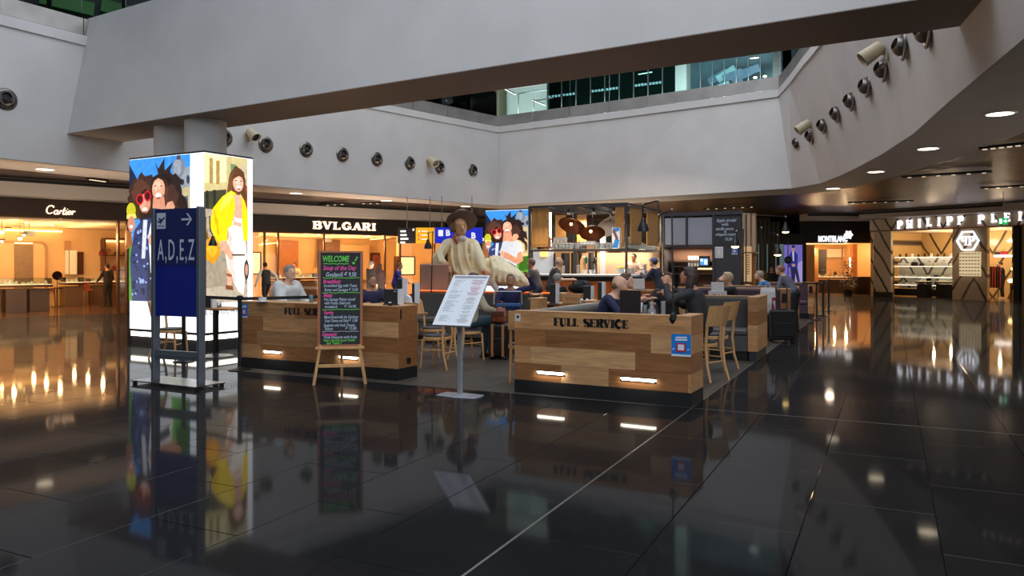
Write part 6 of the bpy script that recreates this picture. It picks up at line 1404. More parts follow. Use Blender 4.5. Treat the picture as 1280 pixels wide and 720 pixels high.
for i, px in enumerate((724, 745)):
    x = FB.x(px, .35); MB().box(x - .025, x + .025, .33, .38, 1.3, ZS).build('shelf_post', M['frame'], t)
MB().box(0, BL, -.02, .02, ZS - .06, ZS).box(0, BL, .36, .40, ZS - .06, ZS).box(BL - .02, BL + .02, 0, 3.68, ZS - .06, ZS).box(BL - .4, BL - .36, .4, 3.68, ZS - .06, ZS).build('shelf_rail', M['frame'], t)
MB().box(0, BL, 0, .38, ZS, ZS + .012).box(BL - .38, BL, .385, 3.68, ZS, ZS + .012).build('shelf_glass', M['glass'], t)
MB().bar((0, -.01, ZS + .14), (BL, -.01, ZS + .14), .012).bar((BL + .01, 0, ZS + .14), (BL + .01, 3.68, ZS + .14), .012).build('guard_wire', M['steel'], t)
for pa, pb, y in ((664.5, 685, .08), (694, 707, 3.2), (721, 733, 3.2), (769, 780, .5)):
    MB().box(FB.x(pa, y), FB.x(pb, y), y, y + .03, FB.z((pa + pb) / 2, 309 if y < 1 else 303, y), ZT - .06).build('oak_board', M['oakz'], t, bevel=.004)
for y0, y1 in ((.5, 1.58), (2.19, 3.5)): MB().box(BL - .05, BL - .02, y0, y1, ZS + .15, ZT - .06).build('oak_board', M['oakz'], t, bevel=.004)
MB().box(FB.x(686.5, .5), FB.x(688.5, .5), .5, .54, ZS, ZT - .15).build('light_tube', M['cool'], t)
xa, xb = FB.x(750, 3.0), FB.x(756.5, 3.0); MB().box(xa, xb, 3.0, 3.05, 1.2, 2.95).build('white_panel', mat('pale grey panel', (186, 192, 200), .5), t)
for i, px in enumerate((711, 742, 768)): x = FB.x(px, 1.0); MB().cyl((x, 1.0, ZT - .2), (x, 1.0, ZT - .03), .05, n=10).build('spot_lamp', M['black'], t)
# low back unit behind the bar
t = thing('back_bar', 'tan back unit and shelves behind the bar', 'back bar', (*FB.p, 0), FB.rz)
tanw = mat('tan back wall', (190, 152, 118), .5, var=.08, vs=1.5)
MB().box(.1, BL - .05, 3.76, 3.86, 0, 2.0).build('back_panel', tanw, t); MB().box(FB.x(750, 3.4), BL - .5, 3.4, 3.6, .2, FB.z(765, 331, 3.4)).build('cabinet', mat('beige cabinet', (176, 150, 126), .5), t)
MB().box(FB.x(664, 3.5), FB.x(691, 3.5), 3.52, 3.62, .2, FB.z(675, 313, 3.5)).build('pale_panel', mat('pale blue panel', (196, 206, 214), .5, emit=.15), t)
MB().box(FB.x(674, 3.4), FB.x(683, 3.4), 3.45, 3.52, FB.z(675, 321, 3.4), FB.z(675, 314, 3.4)).build('lit_box', glow('lit amber box', (255, 190, 110), 1.2), t)
for i, (pa, pb) in enumerate(((700, 709), (714, 719), (734, 740))): MB().box(FB.x(pa, 3.4), FB.x(pb, 3.4), 3.5, 3.62, .9, 2.0).build('dark_niche', M['char'], t)
for i in range(5): MB().box(FB.x(693 + i * 11, 3.5), FB.x(694.5 + i * 11, 3.5), 3.42, 3.5, .2, 2.0).build('upright', M['black'], t)
MB().box(.1, BL - .1, .7, 3.4, .0, BARF).build('platform', M['blackm'], t)
area('bar_light', (*FB.W((1.4, 1.6, 3.2))[:2], 3.2), 2.2, 150, (1, .8, .58), (0, 0, FB.rz), 2.2)
area('bar_back_light', (*FB.W((1.6, 2.9, 2.9))[:2], 2.9), 2.4, 130, (1, .84, .64), (math.radians(35), 0, FB.rz), .5)
t = thing('bar_counter', 'bar counter with pale metal top and orange lit wooden front', 'bar counter', (*FB.p, 0), FB.rz)
ob = wood('orange bar front', (206, 106, 44), .4, .16, 'X', .6, .06); x0, x1 = -.1, BL + .62; ZB = 1.34
pl_top = [(x0, -.62), (x1 - .35, -.62), (x1 - .1, -.52), (x1, -.25), (x1, 2.9), (x1 - .55, 2.9), (x1 - .55, -.06), (x0, -.06)]
MB().slab(pl_top, ZB - .07, ZB).build('counter_top', mat('zinc bar top', (186, 190, 190), .3, metal=.5), t, bevel=.012)
pl_f = [(x0 + .03, -.5), (x1 - .4, -.5), (x1 - .2, -.42), (x1 - .12, -.2), (x1 - .12, 2.85), (x1 - .45, 2.85), (x1 - .45, -.13), (x0 + .03, -.13)]
MB().slab(pl_f, .14, ZB - .2).build('front_panel', ob, t); MB().slab([(p_[0], p_[1] + .03) for p_ in pl_f], ZB - .2, ZB - .07).build('shadow_band', M['char'], t); MB().slab([(p_[0], p_[1] + .05) for p_ in pl_f], .0, .14).build('plinth', M['blackm'], t)
for i in range(6): MB().box(x0 + .06 + i * .55, x0 + .075 + i * .55, -.504, -.5, .14, ZB - .2).build('panel_joint', M['bronze'], t)
area('bar_front_glow', (*FB.W((1.5, -.9, 2.9))[:2], 2.9), 2.8, 70, (1, .8, .6), (math.radians(-8), 0, FB.rz), .4)
def bglass(loc, label, group, h=.15, r=.04, m='clear', stem=False, fill=None):
    t = thing('drinking_glass', label, 'glass', loc, 0, group)
    if stem: MB().lathe([(r * .8, 0), (.006, .01), (.006, h * .45), (r * .7, h * .6), (r, h * .8), (r * .85, h)], 10, cap=False).build('bowl', M[m], t, 50)
    else: MB().lathe([(0, .004), (r * .85, .004), (r, h), (r * .93, h), (r * .78, .02), (0, .02)], 10, cap=False).build('bowl', M[m], t, 50)
    if fill: MB().cyl((0, 0, .02), (0, 0, h * .8), r * .76, r * .88, 10).build('drink', fill, t)
    return t
g0 = bglass((0, 0, -5), 'clear drinking glass on the long shelf of the bar frame', 'glasses on the bar shelf', .17, .055)
g1 = bglass((0, 0, -5), 'clear stemmed glass on the long shelf of the bar frame', 'stemmed glasses on the bar shelf', .22, .055, stem=True)
first = {0: True, 1: True}
def putg(k, w, label=None, group=None):
    src = (g0, g1)[k]
    if first[k]: first[k] = False; src.location = w; o = src
    else: o = dup(src, w)
    if label: o['label'] = label
    if group: o['group'] = group
def nth(i): return '%d%s' % (i + 1, 'th' if 10 <= (i + 1) % 100 <= 20 else {1: 'st', 2: 'nd', 3: 'rd'}.get((i + 1) % 10, 'th'))
for i in range(17):
    x = .72 + i * .113
    for r in range(2):
        if i % 7 == 6 and r == 0: continue
        k_ = 1 if (i // 4) % 3 == 2 else 0
        putg(k_, FB.W((x, .12 + r * .15, ZS + .013)), 'clear %s in the %s row on the long bar shelf, %s from the left' % (('drinking glass', 'stemmed glass')[k_], ('front', 'rear')[r], nth(i)), 'glasses in the %s row of the long bar shelf' % ('front', 'rear')[r])
for i in range(4): o = dup(g0, FB.W((.72 + i * .113, .27, ZS + .19)), None, 'clear drinking glass stacked upside down on the bar shelf row, %s from left' % ordl[i], 'stacked glasses on the bar shelf')
for run, (ya, yb, n_, lab) in enumerate(((.45, 1.75, 10, 'clear glass in the near group on the short right bar shelf'), (1.95, 3.55, 11, 'clear glass in the far group on the short right bar shelf'))):
    for i in range(n_):
        y = ya + (yb - ya) * i / (n_ - 1)
        for lay in range(2 if run == 0 else 1): dup(g0, FB.W((BL - .14, y, ZS + .013 + lay * .175)), None, lab + ', %s%s' % (nth(i), ', upper layer' if lay else ''), 'glasses on the short bar shelf, layer %d of group %d' % (lay + 1, run + 1))
for i, px in enumerate((679, 687)):
    t = thing('pepper_mill', 'brown wooden mill at the left end of the bar shelf, %s of the two' % ('left', 'right')[i], 'pepper mill', FB.W((FB.x(px, .2), .2, ZS + .015)), 0, 'wooden mills'); MB().lathe([(.06, 0), (.065, .03), (.04, .1), (.05, .2), (.035, .24), (.055, .29), (.04, .34), (0, .36)], 12).build('mill_body', mat('mill wood', (128, 72, 54), .4), t, 50); MB().ell((0, 0, .37), .02, 8).build('knob', M['chrome'], t)
t = thing('menu_folder', 'dark folder leaning at the left end of the bar shelf', 'menu', FB.W((FB.x(675, .2), .2, ZS + .013)), FB.rz); MB().box(-.1, .1, 0, .02, 0, .3).build('cover', M['black'], t); MB().box(-.12, -.1, 0, .02, 0, .3).build('page_edge', M['white'], t)
t = thing('carton_box', 'blue and white folded carton on the bar shelf by the corner post', 'carton', FB.W((FB.x(771, .15), .15, ZS + .013)), FB.rz)
MB().box(-.13, .1, -.05, .08, 0, .6).build('box_body', mat('white carton', (226, 232, 240), .5), t); MB().prism([(-.13, .02), (.03, .02), (.1, .24), (-.02, .3)], -.053, -.05).prism([(-.1, .58), (.1, .6), (.08, .5), (-.12, .44)], -.053, -.05).build('blue_print', mat('carton blue', (44, 140, 220), .5), t); MB().prism([(-.12, .5), (-.06, .56), (.07, .28), (.0, .24)], -.056, -.053).build('red_print', mat('carton brown', (120, 70, 60), .5), t)
# hat shaped pendant lamps
def pendant(px, py, y, label, tiltx, tilty, inner, R0=.36, bulb=True, wave=0):
    w = FB.W((FB.x(px, y), y, FB.z(px, py, y))); t = thing('pendant_lamp', label, 'pendant lamp', w, FB.rz, 'pendant lamps over the bar')
    m = MB(); m.M = Matrix.Rotation(math.radians(tilty), 4, 'Y') @ Matrix.Rotation(math.radians(tiltx), 4, 'X'); n = 24
    prof = [(.03, .16), (.12, .145), (.2, .09), (.26, .02), (R0, -.05)]
    for off_, mi in ((0, 0), (-.012, 1)):
        m.mi = mi; vs = []; fs = []
        for r, z in prof:
            for j in range(n): a = 2 * math.pi * j / n; vs.append((r * math.cos(a) * (1.15 if r > .3 else 1), r * math.sin(a), z + off_ + (wave * math.cos(a) * (r / R0) ** 3 if wave else 0)))
        for i in range(len(prof) - 1):
            for j in range(n): q = (j + 1) % n; fs.append((i * n + j, i * n + q, (i + 1) * n + q, (i + 1) * n + j))
        m.add(vs, fs)
    m.build('shade', [M['blackm'], inner], t, 60)
    MB().cyl((0, 0, .12), (0, 0, ZT - w.z), .012, n=6).build('stem', M['black'], t)
    if bulb:
        MB().ell((-.03, -.06, .02), .045, 10).build('bulb', M['warmlamp'], t, 60)
        l = bpy.data.lights.new('bulb_glow', 'POINT'); l.energy = 2.5; l.color = (1, .7, .4); l.shadow_soft_size = .05; o = bpy.data.objects.new('bulb_glow', l); COL.objects.link(o); o.parent = t; o.location = (-.03, -.12, -.02)
cop = mat('copper inside', (96, 52, 32), .4, metal=.6)
pendant(716, 281, .9, 'black pendant lamp with upturned brim and copper inside, left one over the bar', -40, 16, cop, .38, wave=.05)
pendant(740.5, 290, .7, 'black pendant lamp with copper inside, right one over the bar', -36, -12, cop, .34)
pendant(763, 281, 2.2, 'grey folded pendant lamp behind the carton on the bar shelf', -30, -20, mat('grey lamp shade', (140, 142, 146), .5), .42, False, .1)
for s_ in list(bpy.data.objects):
    if s_.name.startswith('shade') and s_.parent and 'grey folded' in s_.parent.get('label', ''): s_.data.materials[0] = mat('grey lamp shade', (140, 142, 146), .5)
# things standing on the bar
amber = mat('beer', (214, 130, 28), .2, emit=.12); yell = mat('yellow drink', (226, 186, 40), .2, emit=.1)
def onbar(px, y=-.3): return FB.W((FB.x(px, y), y, ZB + .003))
bglass(onbar(723), 'beer glass beside the wooden beer tower on the bar', 'drinks on the bar', .26, .055, fill=amber); bglass(onbar(806.5, -.12), 'tall yellow drink near the right end of the bar', 'drinks on the bar', .28, .045, fill=yell)
bglass(onbar(704), 'brown drink at the left end of the bar top', 'drinks on the bar', .24, .05, fill=mat('cola', (120, 60, 24), .2))
t = thing('beer_tap', 'pale wooden beer tower with a green handle on the bar', 'beer tap', onbar(728.5), FB.rz); MB().tube([(0, 0, 0), (0, 0, .38), (.03, 0, .46), (.1, 0, .46)], [.075, .075, .07, .05], 12).build('tower', mat('tap wood', (206, 160, 110), .4), t, 50); MB().cyl((.1, -.02, .45), (.12, -.05, .3), .02, n=8).build('spout', M['chrome'], t); MB().lathe([(.02, .3), (.04, .34), (.035, .48), (0, .5)], 10, (.13, -.06, 0)).build('tap_handle', mat('tap green', (30, 110, 90), .4), t, 50)
t = thing('coffee_grinder', 'slim dark chrome dispenser on the bar right of the beer tower', 'dispenser', onbar(743.5), FB.rz); MB().lathe([(.07, 0), (.07, .05), (.04, .08), (.04, .42), (.06, .46), (0, .48)], 12).build('column', M['chrome'], t, 50); MB().box(-.05, .05, -.1, 0, .3, .36).build('nozzle', M['black'], t)
for i, px in enumerate((730.5, 738.5)): t = thing('cup', 'white cup on the bar, %s of the pair by the beer tower' % ('left', 'right')[i], 'cup', onbar(px, -.45), FB.rz, 'white cups on the bar'); MB().lathe([(0, .003), (.04, .003), (.055, .12), (.05, .12), (.036, .01), (0, .01)], 12, cap=False).build('cup_body', M['white'], t, 50); MB().tube([(.05, 0, .09), (.085, 0, .08), (.085, 0, .04), (.045, 0, .03)], .008, 6).build('handle', M['white'], t)
t = thing('lemon_bowl', 'white bowl on the bar holding yellow lemons', 'bowl', onbar(775.5), 0); MB().lathe([(0, .01), (.07, .0), (.13, .17), (.12, .17), (.06, .02), (0, .02)], 18, cap=False).build('bowl_body', M['white'], t, 50)
for i in range(6): a = i * 1.05; o = tag(MB().ell((0, 0, 0), (.045, .036, .036), 10).build('lemon', mat('lemon', (232, 204, 40), .45), None, 60), 'yellow lemon in the white bowl on the bar, ' + ('at the right rim', 'behind on the right', 'behind on the left', 'at the left rim', 'in front on the left', 'in front on the right')[i], 'lemon', 'lemons in the bowl'); o.location = onbar(775.5) + Vector((.082 * math.cos(a), .082 * math.sin(a), .172 + .012 * (i % 2)))
for i, px in enumerate((785.5, 790)): bglass(onbar(px), 'clear tumbler on the bar right of the lemon bowl, %s one' % ('left', 'right')[i], 'tumblers on the bar', .16, .05)
for i, px in enumerate((799, 802, 805)): t = thing('salt_shaker', 'small white shaker on the bar before the cap wearer, %s' % ('left', 'middle', 'right')[i], 'shaker', onbar(px, -.35), 0, 'shakers on the bar'); MB().lathe([(.035, 0), (.035, .09), (.025, .12)], 10).build('shaker_body', M['white'], t, 50); MB().lathe([(.027, .12), (.027, .14), (0, .15)], 10).build('cap', M['chrome'], t, 50)
# ================================================================ kiosk with gray shutters and the strudel board
k0 = Vector((4.915, 25.27)); FK = Front(k0, k0 + Vector((U.x, U.y)) * 2.466); KL = 2.466; KZ = 3.27
M['kiosk'] = mat('kiosk charcoal', (58, 58, 64), .5); M['shut'] = mat('pale shutter', (150, 154, 164), .4, var=.06, vs=1)
t = thing('kiosk', 'charcoal kitchen kiosk with two pale shutters and a chalk panel', 'kiosk', (*FK.p, 0), FK.rz)
zo1, zo0 = FK.z(860, 309, 0), FK.z(860, 362, 0); xo = FK.x(892, 0); xs = FK.x(858.5, 0)
MB().box(0, KL, .1, 2.2, KZ - .12, KZ).box(-.02, KL + .02, -.04, .1, KZ - .1, KZ + .02).build('roof_edge', M['kiosk'], t)
MB().box(xo, KL, 0, 2.2, 0, KZ - .12).build('side_block', M['kiosk'], t); MB().box(0, xo, .9, 1.0, 0, KZ - .12).build('back_panel', mat('kiosk inside', (120, 86, 66), .6), t); MB().box(0, .04, 0, 2.2, 0, KZ - .12).build('side_panel', M['kiosk'], t)
MB().box(0, xo, 0, .9, 0, zo0).build('counter_base', M['kiosk'], t); MB().box(0, xo, -.03, .06, zo1, zo1 + .06).box(xs - .03, xs + .03, -.03, .06, zo1, KZ - .1).box(0, .05, -.03, .06, zo1, KZ - .1).box(xo - .04, xo + .04, -.03, .06, zo0, KZ - .1).build('shutter_frame', M['kiosk'], t)
MB().box(.06, xs - .04, .0, .03, zo1 + .08, KZ - .16).build('shutter', M['shut'], t); MB().box(xs + .04, xo - .05, .0, .03, zo1 + .08, KZ - .16).build('shutter', M['shut'], t)
MB().box(xo + .06, KL - .12, -.012, 0, zo1 + .04, KZ - .16).build('chalk_panel', mat('kiosk slate', (50, 50, 56), .6), t)
for s_, x_, py, w_, sz in (('Apple strudel', .5, 275.5, .62, .15), ('with', .44, 280.5, .2, .13), ('vanilla sauce', .42, 286, .55, .13), ('&', .45, 289.5, .07, .12), ('whipped cream', .46, 293, .62, .13), ('15,50 €', .68, 299, .32, .13)):
    text('chalk_text', s_, sz, CK['w'], (xo + .06 + (KL - .18 - xo) * x_, -.015, FK.z(907, py, 0)), t, .002, .25, .0015, width=w_)
pic([(mat('paper sheet', (214, 214, 214), .6), [(0, 0), (.27, 0), (.27, .36), (0, .36)]), (mat('paper print', (176, 176, 180), .6), [(.05, .05), (.22, .05), (.22, .3), (.05, .3)]), (mat('paper sheet', (214, 214, 214), .6), [(.065, .07), (.205, .07), (.205, .28), (.065, .28)])], 'notice', t, Matrix.Translation((FK.x(891.5, 0) + .04, -.004, FK.z(897, 322.5, 0))))
flyer(t, FK.x(914.5, 0), -.006, FK.z(918, 318, 0), FK.z(918, 308.5, 0), FK.x(922, 0) - FK.x(914.5, 0))
zsh = [FK.z(865, py, .5) for py in (325, 333, 342)]
for z in zsh: MB().box(.1, xo - .05, .45, .85, z - .02, z).build('shelf', M['steel'], t)
MB().box(FK.x(873.5, .35), FK.x(887, .35), .35, .42, FK.z(880, 334, .35), FK.z(880, 320, .35)).build('monitor_case', M['black'], t)
pic([(glow('screen blue', (70, 130, 190), .9), [(0, 0), (.26, 0), (.26, .22), (0, .22)]), (glow('screen pale', (190, 220, 240), .9), [(.02, .12), (.1, .12), (.1, .2), (.02, .2)]), (glow('screen pale', (190, 220, 240), .9), [(.14, .02), (.24, .02), (.24, .18), (.14, .18)])], 'screen', t, Matrix.Translation((FK.x(874.8, .34), .345, FK.z(880, 331.5, .34))))
MB().box(FK.x(872, .3), FK.x(890, .3), .3, .5, FK.z(880, 337, .3), FK.z(880, 335, .3)).build('lit_edge', glow('lit shelf lip', (255, 214, 160), 1.4), t); MB().box(.1, FK.x(845, .6), .6, .85, zo0, FK.z(835, 333, .6)).build('appliance', M['black'], t)
area('kiosk_light', (*FK.W((.8, .4, zo1 - .05))[:2], zo1 - .05), 1.2, 30, (1, .8, .6), (0, 0, FK.rz), .4)
for r, z in enumerate(zsh[:2]):
    for i in range(4): t = thing('cup', 'white cup on the %s kiosk shelf, %s from the left' % (('upper', 'middle')[r], ordl[i]), 'cup', FK.W((FK.x(861.5 + i * 3.6, .55), .55, z)), 0, 'cups in the kiosk'); MB().lathe([(0, .003), (.034, .003), (.043, .13), (.038, .13), (.03, .01), (0, .01)], 10, cap=False).build('cup_body', M['white'], t, 50)
# slatted totem right of it
t = thing('menu_totem', 'beige slatted totem with a lit menu board right of the kiosk', 'menu totem', Q(936, 329, 24.2) * Vector((1, 1, 0)), -AX)
bg_ = mat('beige slat', (188, 158, 128), .5)
for i, x in enumerate((-.15, .0, .15)): MB().box(x - .045, x + .045, -.03, .06, 2.0, 3.2).build('slat', bg_, t, bevel=.004); MB().box(x - .05, x + .05, .07, .2, 0, 3.2).build('upright', M['oakdark'], t)
zb0, zb1 = EYE + (HOR - 352) * 24.2 / FOC, EYE + (HOR - 308) * 24.2 / FOC
MB().box(-.14, .09, -.06, 0, zb0, zb1).build('menu_board', mat('lit beige board', (222, 184, 136), .5, emit=.25), t); m = MB()
for i in range(9): m.box(-.09, .03, -.064, -.06, zb1 - .3 - i * .07, zb1 - .27 - i * .07)
m.build('menu_print', M['oakdark'], t); MB().box(-.24, .28, -.08, .2, 1.96, 2.0).build('cross_rail', M['oakdark'], t)
# ================================================================ standing lamps and pipes
def lampset(name, label, cat, pts, head, r=.012, shade=.085, lit=False, col='black', base=None, mk=True):
    """pipe through the points, bell shade hanging at head"""
    o = thing(name, label, cat, pts[0], 0, 'black pipe lamps'); a = Vector(pts[0])
    MB().tube([Vector(p_) - a for p_ in pts], r, 8).build('pipe', M[col], o, 60)
    j = MB()
    for p_ in pts[1:-1]: j.ell(Vector(p_) - a, r * 1.9, 8)
    if len(pts) > 2: j.build('joint', M['steel'], o, 60)
    h = Vector(head) - a; s_ = shade / .085
    m = MB(); m.lathe([(.016 * s_, .1 * s_), (.03 * s_, .09 * s_), (.034 * s_, .045 * s_), (.05 * s_, .02 * s_), (.078 * s_, -.05 * s_), (.088 * s_, -.10 * s_), (.082 * s_, -.10 * s_), (.045 * s_, .01 * s_), (.02 * s_, .03 * s_)], 20, h, cap=False); m.build('lamp_shade', M['black'], o, 50)
    MB().ell(h + Vector((0, 0, (-.10 if lit else -.05) * s_)), ((.07 * s_, .07 * s_, .03 * s_) if lit else .028 * s_), 10).build('bulb', M['warmlamp'] if lit else M['white'], o, 60)
    if base: base(o)
    return o
P0_ = Q(841.5, 400, 8.98); P0_.z = 1.03
def hook(o): MB().box(-.03, .03, -.05, .03, -.02, .03).lathe([(.02, -.1), (.05, -.03), (.04, .02), (.014, .05)], 12, cap=True).build('clamp', M['black'], o)
top_ = Q(843, 262.5, 9.05); top_.x = P0_.x; a1 = Q(824, 269, 9.35); a2 = Q(822, 251, 9.35); a3 = Q(803.5, 256, 9.6); a4 = Q(803.5, 272, 9.6)
lampset('pole_lamp', 'black bell lamp on a jointed pipe rising from the right partition', 'lamp', [P0_, top_, a1, a2, a3, a4], Q(804, 280.5, 9.6), .010, .072, base=hook)
lp = Q(257, 386, 13.75); lp.z = .87; lampset('pole_lamp', 'black bell lamp in front of the orange bag on the light box poster', 'lamp', [lp, Q(257, 272, 13.75), Q(262, 271, 13.7), Q(263, 288, 13.7), Q(266, 294, 13.7)], Q(266, 301, 13.7), .010, .075)
lp = Q(539, 330, 16.3); lp.z = 1.03; lampset('pole_lamp', 'small black bell lamp hanging before the yellow overhead sign', 'lamp', [lp, Q(541, 290, 16.3), Q(535.5, 291, 16.3), Q(535.5, 299, 16.3)], Q(535, 305, 16.3), .012, .085)
lp = G(927, 399) ; lp = Q(929, 329, 22.6); lp.z = 0
lampset('pole_lamp', 'lit bell lamp on a pipe before the strudel chalk panel', 'lamp', [lp, Q(929, 286, 22.6), Q(921, 289, 22.6), Q(919.5, 297, 22.6)], Q(919, 301, 22.6), .02, .14, True)
lp = Q(952, 329, 23.5); lp.z = 0; lampset('pole_lamp', 'lit orange bell lamp on a black pipe stand beyond the plum booths', 'lamp', [lp, Q(952, 285, 23.5), Q(972, 294, 23.5), Q(972, 308, 23.5)], Q(972, 312, 23.5), .02, .13, True)
lp = Q(928, 329, 23.2); lp.z = 0; lampset('pole_lamp', 'flat lit lamp on the uppermost black pipe arm right of the totem', 'lamp', [lp + VV((.15, .1, 0)), Q(932, 268, 23.3), Q(982, 271, 23.3), Q(982, 279, 23.3)], Q(982, 284, 23.3), .018, .12, True)
t = thing('round_sign', 'dark round sign disc on a post before the purple ad screen', 'sign', Q(985, 329, 33) * VV((1, 1, 0)), 0); zc = EYE + (HOR - 325) * 33 / FOC
a = MB(); a.M = Matrix.Translation((0, 0, zc)) @ Matrix.Rotation(math.radians(90), 4, 'X'); a.cyl((0, 0, -.02), (0, 0, .02), .16, n=24); a.build('disc', mat('dark green disc', (34, 42, 38), .5), t); MB().cyl((0, 0, 0), (0, 0, zc + .9), .02, n=8).lathe([(.18, 0), (.18, .02), (.03, .04)], 16).build('post', M['black'], t); MB().box(-.1, .1, -.026, -.02, zc + .03, zc + .045).box(-.1, .1, -.026, -.02, zc - .045, zc - .03).build('print_lines', M['sgrey'], t)
# ================================================================ overhead direction boards
c = Q(543, 294, 29); t = thing('overhead_sign', 'row of hanging direction boards in black, yellow and blue over the terrace', 'sign', (c.x, c.y, 0), -math.radians(4)); sc_ = 29 / FOC
z0, z1 = EYE + (HOR - 304) * sc_, EYE + (HOR - 284.5) * sc_; X_ = lambda px: (px - 543) * sc_
for a, b, m_ in ((496.5, 519, mat('sign black', (30, 26, 24), .5)), (519.5, 543, mat('sign yellow lit', (240, 170, 20), .5, emit=.5)), (543.5, 603, mat('sign blue lit', (20, 40, 190), .5, emit=.5))): MB().box(X_(a), X_(b), 0, .15, z0, z1).build('sign_board', m_, t)
wl = mat('sign lit white', (235, 235, 235), .5, emit=.6)
class PM:
    def box(s_, *a_): MB().box(*a_).build('sign_print', wl, t)
m = PM()
for i, (w_, k_) in enumerate(((7, 0), (8, 1), (10, 2), (6, 3))): m.box(X_(500), X_(500 + w_), -.01, 0, z1 - .10 - k_ * .14 - .07, z1 - .10 - k_ * .14)
m.box(X_(515.5), X_(517.5), -.01, 0, z1 - .12, z1 - .03); m.box(X_(548), X_(554), -.01, 0, z1 - .32, z1 - .09); 
for i in range(3): m.box(X_(523 + i * 0), X_(525), -.01, 0, z1 - .16 - i * .15, z1 - .1 - i * .15); m.box(X_(527), X_(534), -.01, 0, z1 - .15 - i * .15, z1 - .115 - i * .15)
text('sign_letter', 'B', .3, wl, (X_(560), -.012, (z0 + z1) / 2 + .08), t, .005, bold=.01); text('sign_letter', 'B', .3, wl, (X_(592), -.012, (z0 + z1) / 2 - .02), t, .005, bold=.01)
m = MB()
for px, k_ in ((523.5, 1), (523.5, 2)): m.box(X_(522.5), X_(524.5), -.013, -.009, z1 - .17 - k_ * .15, z1 - .1 - k_ * .15)
m.build('red_mark', mat('sign red', (220, 60, 40), .5, emit=.3), t)
for px in (508, 537, 552, 590): MB().cyl((X_(px), .07, z1), (X_(px), .07, 4.15), .015, n=6).build('hanger', M['steel'], t)
c = Q(1254, 276.5, 27); t = thing('exit_sign', 'green emergency exit sign hanging before the last letters of the marble shop', 'exit sign', (c.x, c.y, 0), -.3); s_ = 27 / FOC; z0, z1 = EYE + (HOR - 280.5) * s_, EYE + (HOR - 272.5) * s_
MB().box(-.14, .14, -.02, .03, z0, z1).build('sign_box', glow('exit green', (20, 170, 96), .9), t); mm_ = glow('exit white', (240, 255, 246), 1.2); m = MB(); m.box(-.12, -.04, -.024, -.02, z0 + .03, z1 - .03); m.prism([(.0, (z0 + z1) / 2 - .02), (.05, (z0 + z1) / 2 - .02), (.05, z0 + .04), (.12, (z0 + z1) / 2), (.05, z1 - .04), (.05, (z0 + z1) / 2 + .02), (.0, (z0 + z1) / 2 + .02)], -.024, -.02); m.build('pictogram', mm_, t); MB().cyl((0, 0, z1), (0, 0, 4.15), .012, n=6).build('hanger', M['steel'], t)
# advertising screen behind the statue
bp = lambda px: FB.x(px, .0)
xa, xb = FB.x(607, -.02), FB.x(660.6, -.02); z1, z0 = 3.27, 1.0; zc0 = .55
t = thing('advertising_board', 'glowing poster of three laughing women behind the statue', 'ad board', FB.W((xa, -.02, 0)), FB.rz); w_ = xb - xa
MB().box(-.02, w_ + .02, .02, .3, 0, z1 + .03).build('board_case', M['black'], t); MB().box(0, w_, .0, .02, zc0, z1).build('lit_panel', LW, t)
pic(women(w_, z1 - .95 - .01, .8, (196, 200, 204)), 'lit_picture', t, Matrix.Translation((0, -.003, .95)), .0006)
# ================================================================ small things on the terrace
def folder(px, Y, z, label, w=.24, h=.22, col='char', edge=True, ang=0, cat='menu', group='menu folders'):
    p_ = Q(px, 329, Y); t = thing('menu_folder', label, cat, (p_.x, p_.y, z + .003), -AX + ang, group)
    MB().prism([(-w / 2, 0), (w / 2, 0), (w / 2, h), (-w / 2, h)], -.012, .012).build('cover', M[col], t, bevel=.002)
    if edge: MB().box(w / 2, w / 2 + .035, -.01, .09, 0, h + .005).box(-w / 2, w / 2, .014, .022, .004, h + .004).build('page_stack', M['white'], t)
    MB().box(-w / 2 - .01, w / 2 + .03, -.03, .1, 0, .012).build('holder_foot', M['steel'], t); return t
HC = 1.048
mf = folder(489, 11.12, HC, 'dark menu folder with white page edge on the left partition end', .235, .225); MB().box(.05, .1, -.014, -.0122, .19, .2).build('cover_print', M['sgrey'], mf)
t = thing('hand_cream_jar', 'small black jar with a white top before the menu folder on the left partition', 'jar', (*Q(487.5, 329, 10.98)[:2], HC), 0); MB().lathe([(.03, 0), (.03, .035), (.02, .04)], 10).build('jar_body', M['black'], t, 50); MB().lathe([(.022, .04), (.022, .05), (0, .055)], 10).build('lid', M['white'], t, 50)
tbl4 = table((-1.92, 12.55, 0), -AX, .6, .55, 1.0, 'small high table right behind the left partition end carrying menus')
folder(500, 12.3, 1.0, 'dark menu folder behind the one on the left partition', .1, .40); folder(517, 12.5, 1.0, 'tall dark menu folder with a white edge left of the stone block', .05, .32)
t = thing('napkin_holder', 'white folded napkins standing by the tall menu folder', 'napkins', (*Q(511.5, 329, 12.15)[:2], 1.003), -AX); MB().prism([(-.05, 0), (.05, 0), (.03, .12), (-.04, .15)], -.03, .03).build('napkin', M['white'], t, bevel=.006); MB().box(-.07, .07, -.05, .05, 0, .03).build('holder', M['oak'], t)
folder(260, 13.55, .87, 'dark menu folder on the table between the light box and left partition', .16, .2); 
t = thing('salt_set', 'cluster of white shakers beside the menu folder left of the left partition', 'shakers', (*Q(268, 329, 13.6)[:2], .873), 0)
for i in range(4): MB().lathe([(.03, 0), (.03, .07), (.015, .1), (0, .105)], 10, ((i % 2) * .07, (i // 2) * .07, 0)).build('shaker', M['chrome'] if i % 2 else M['white'], t, 50)
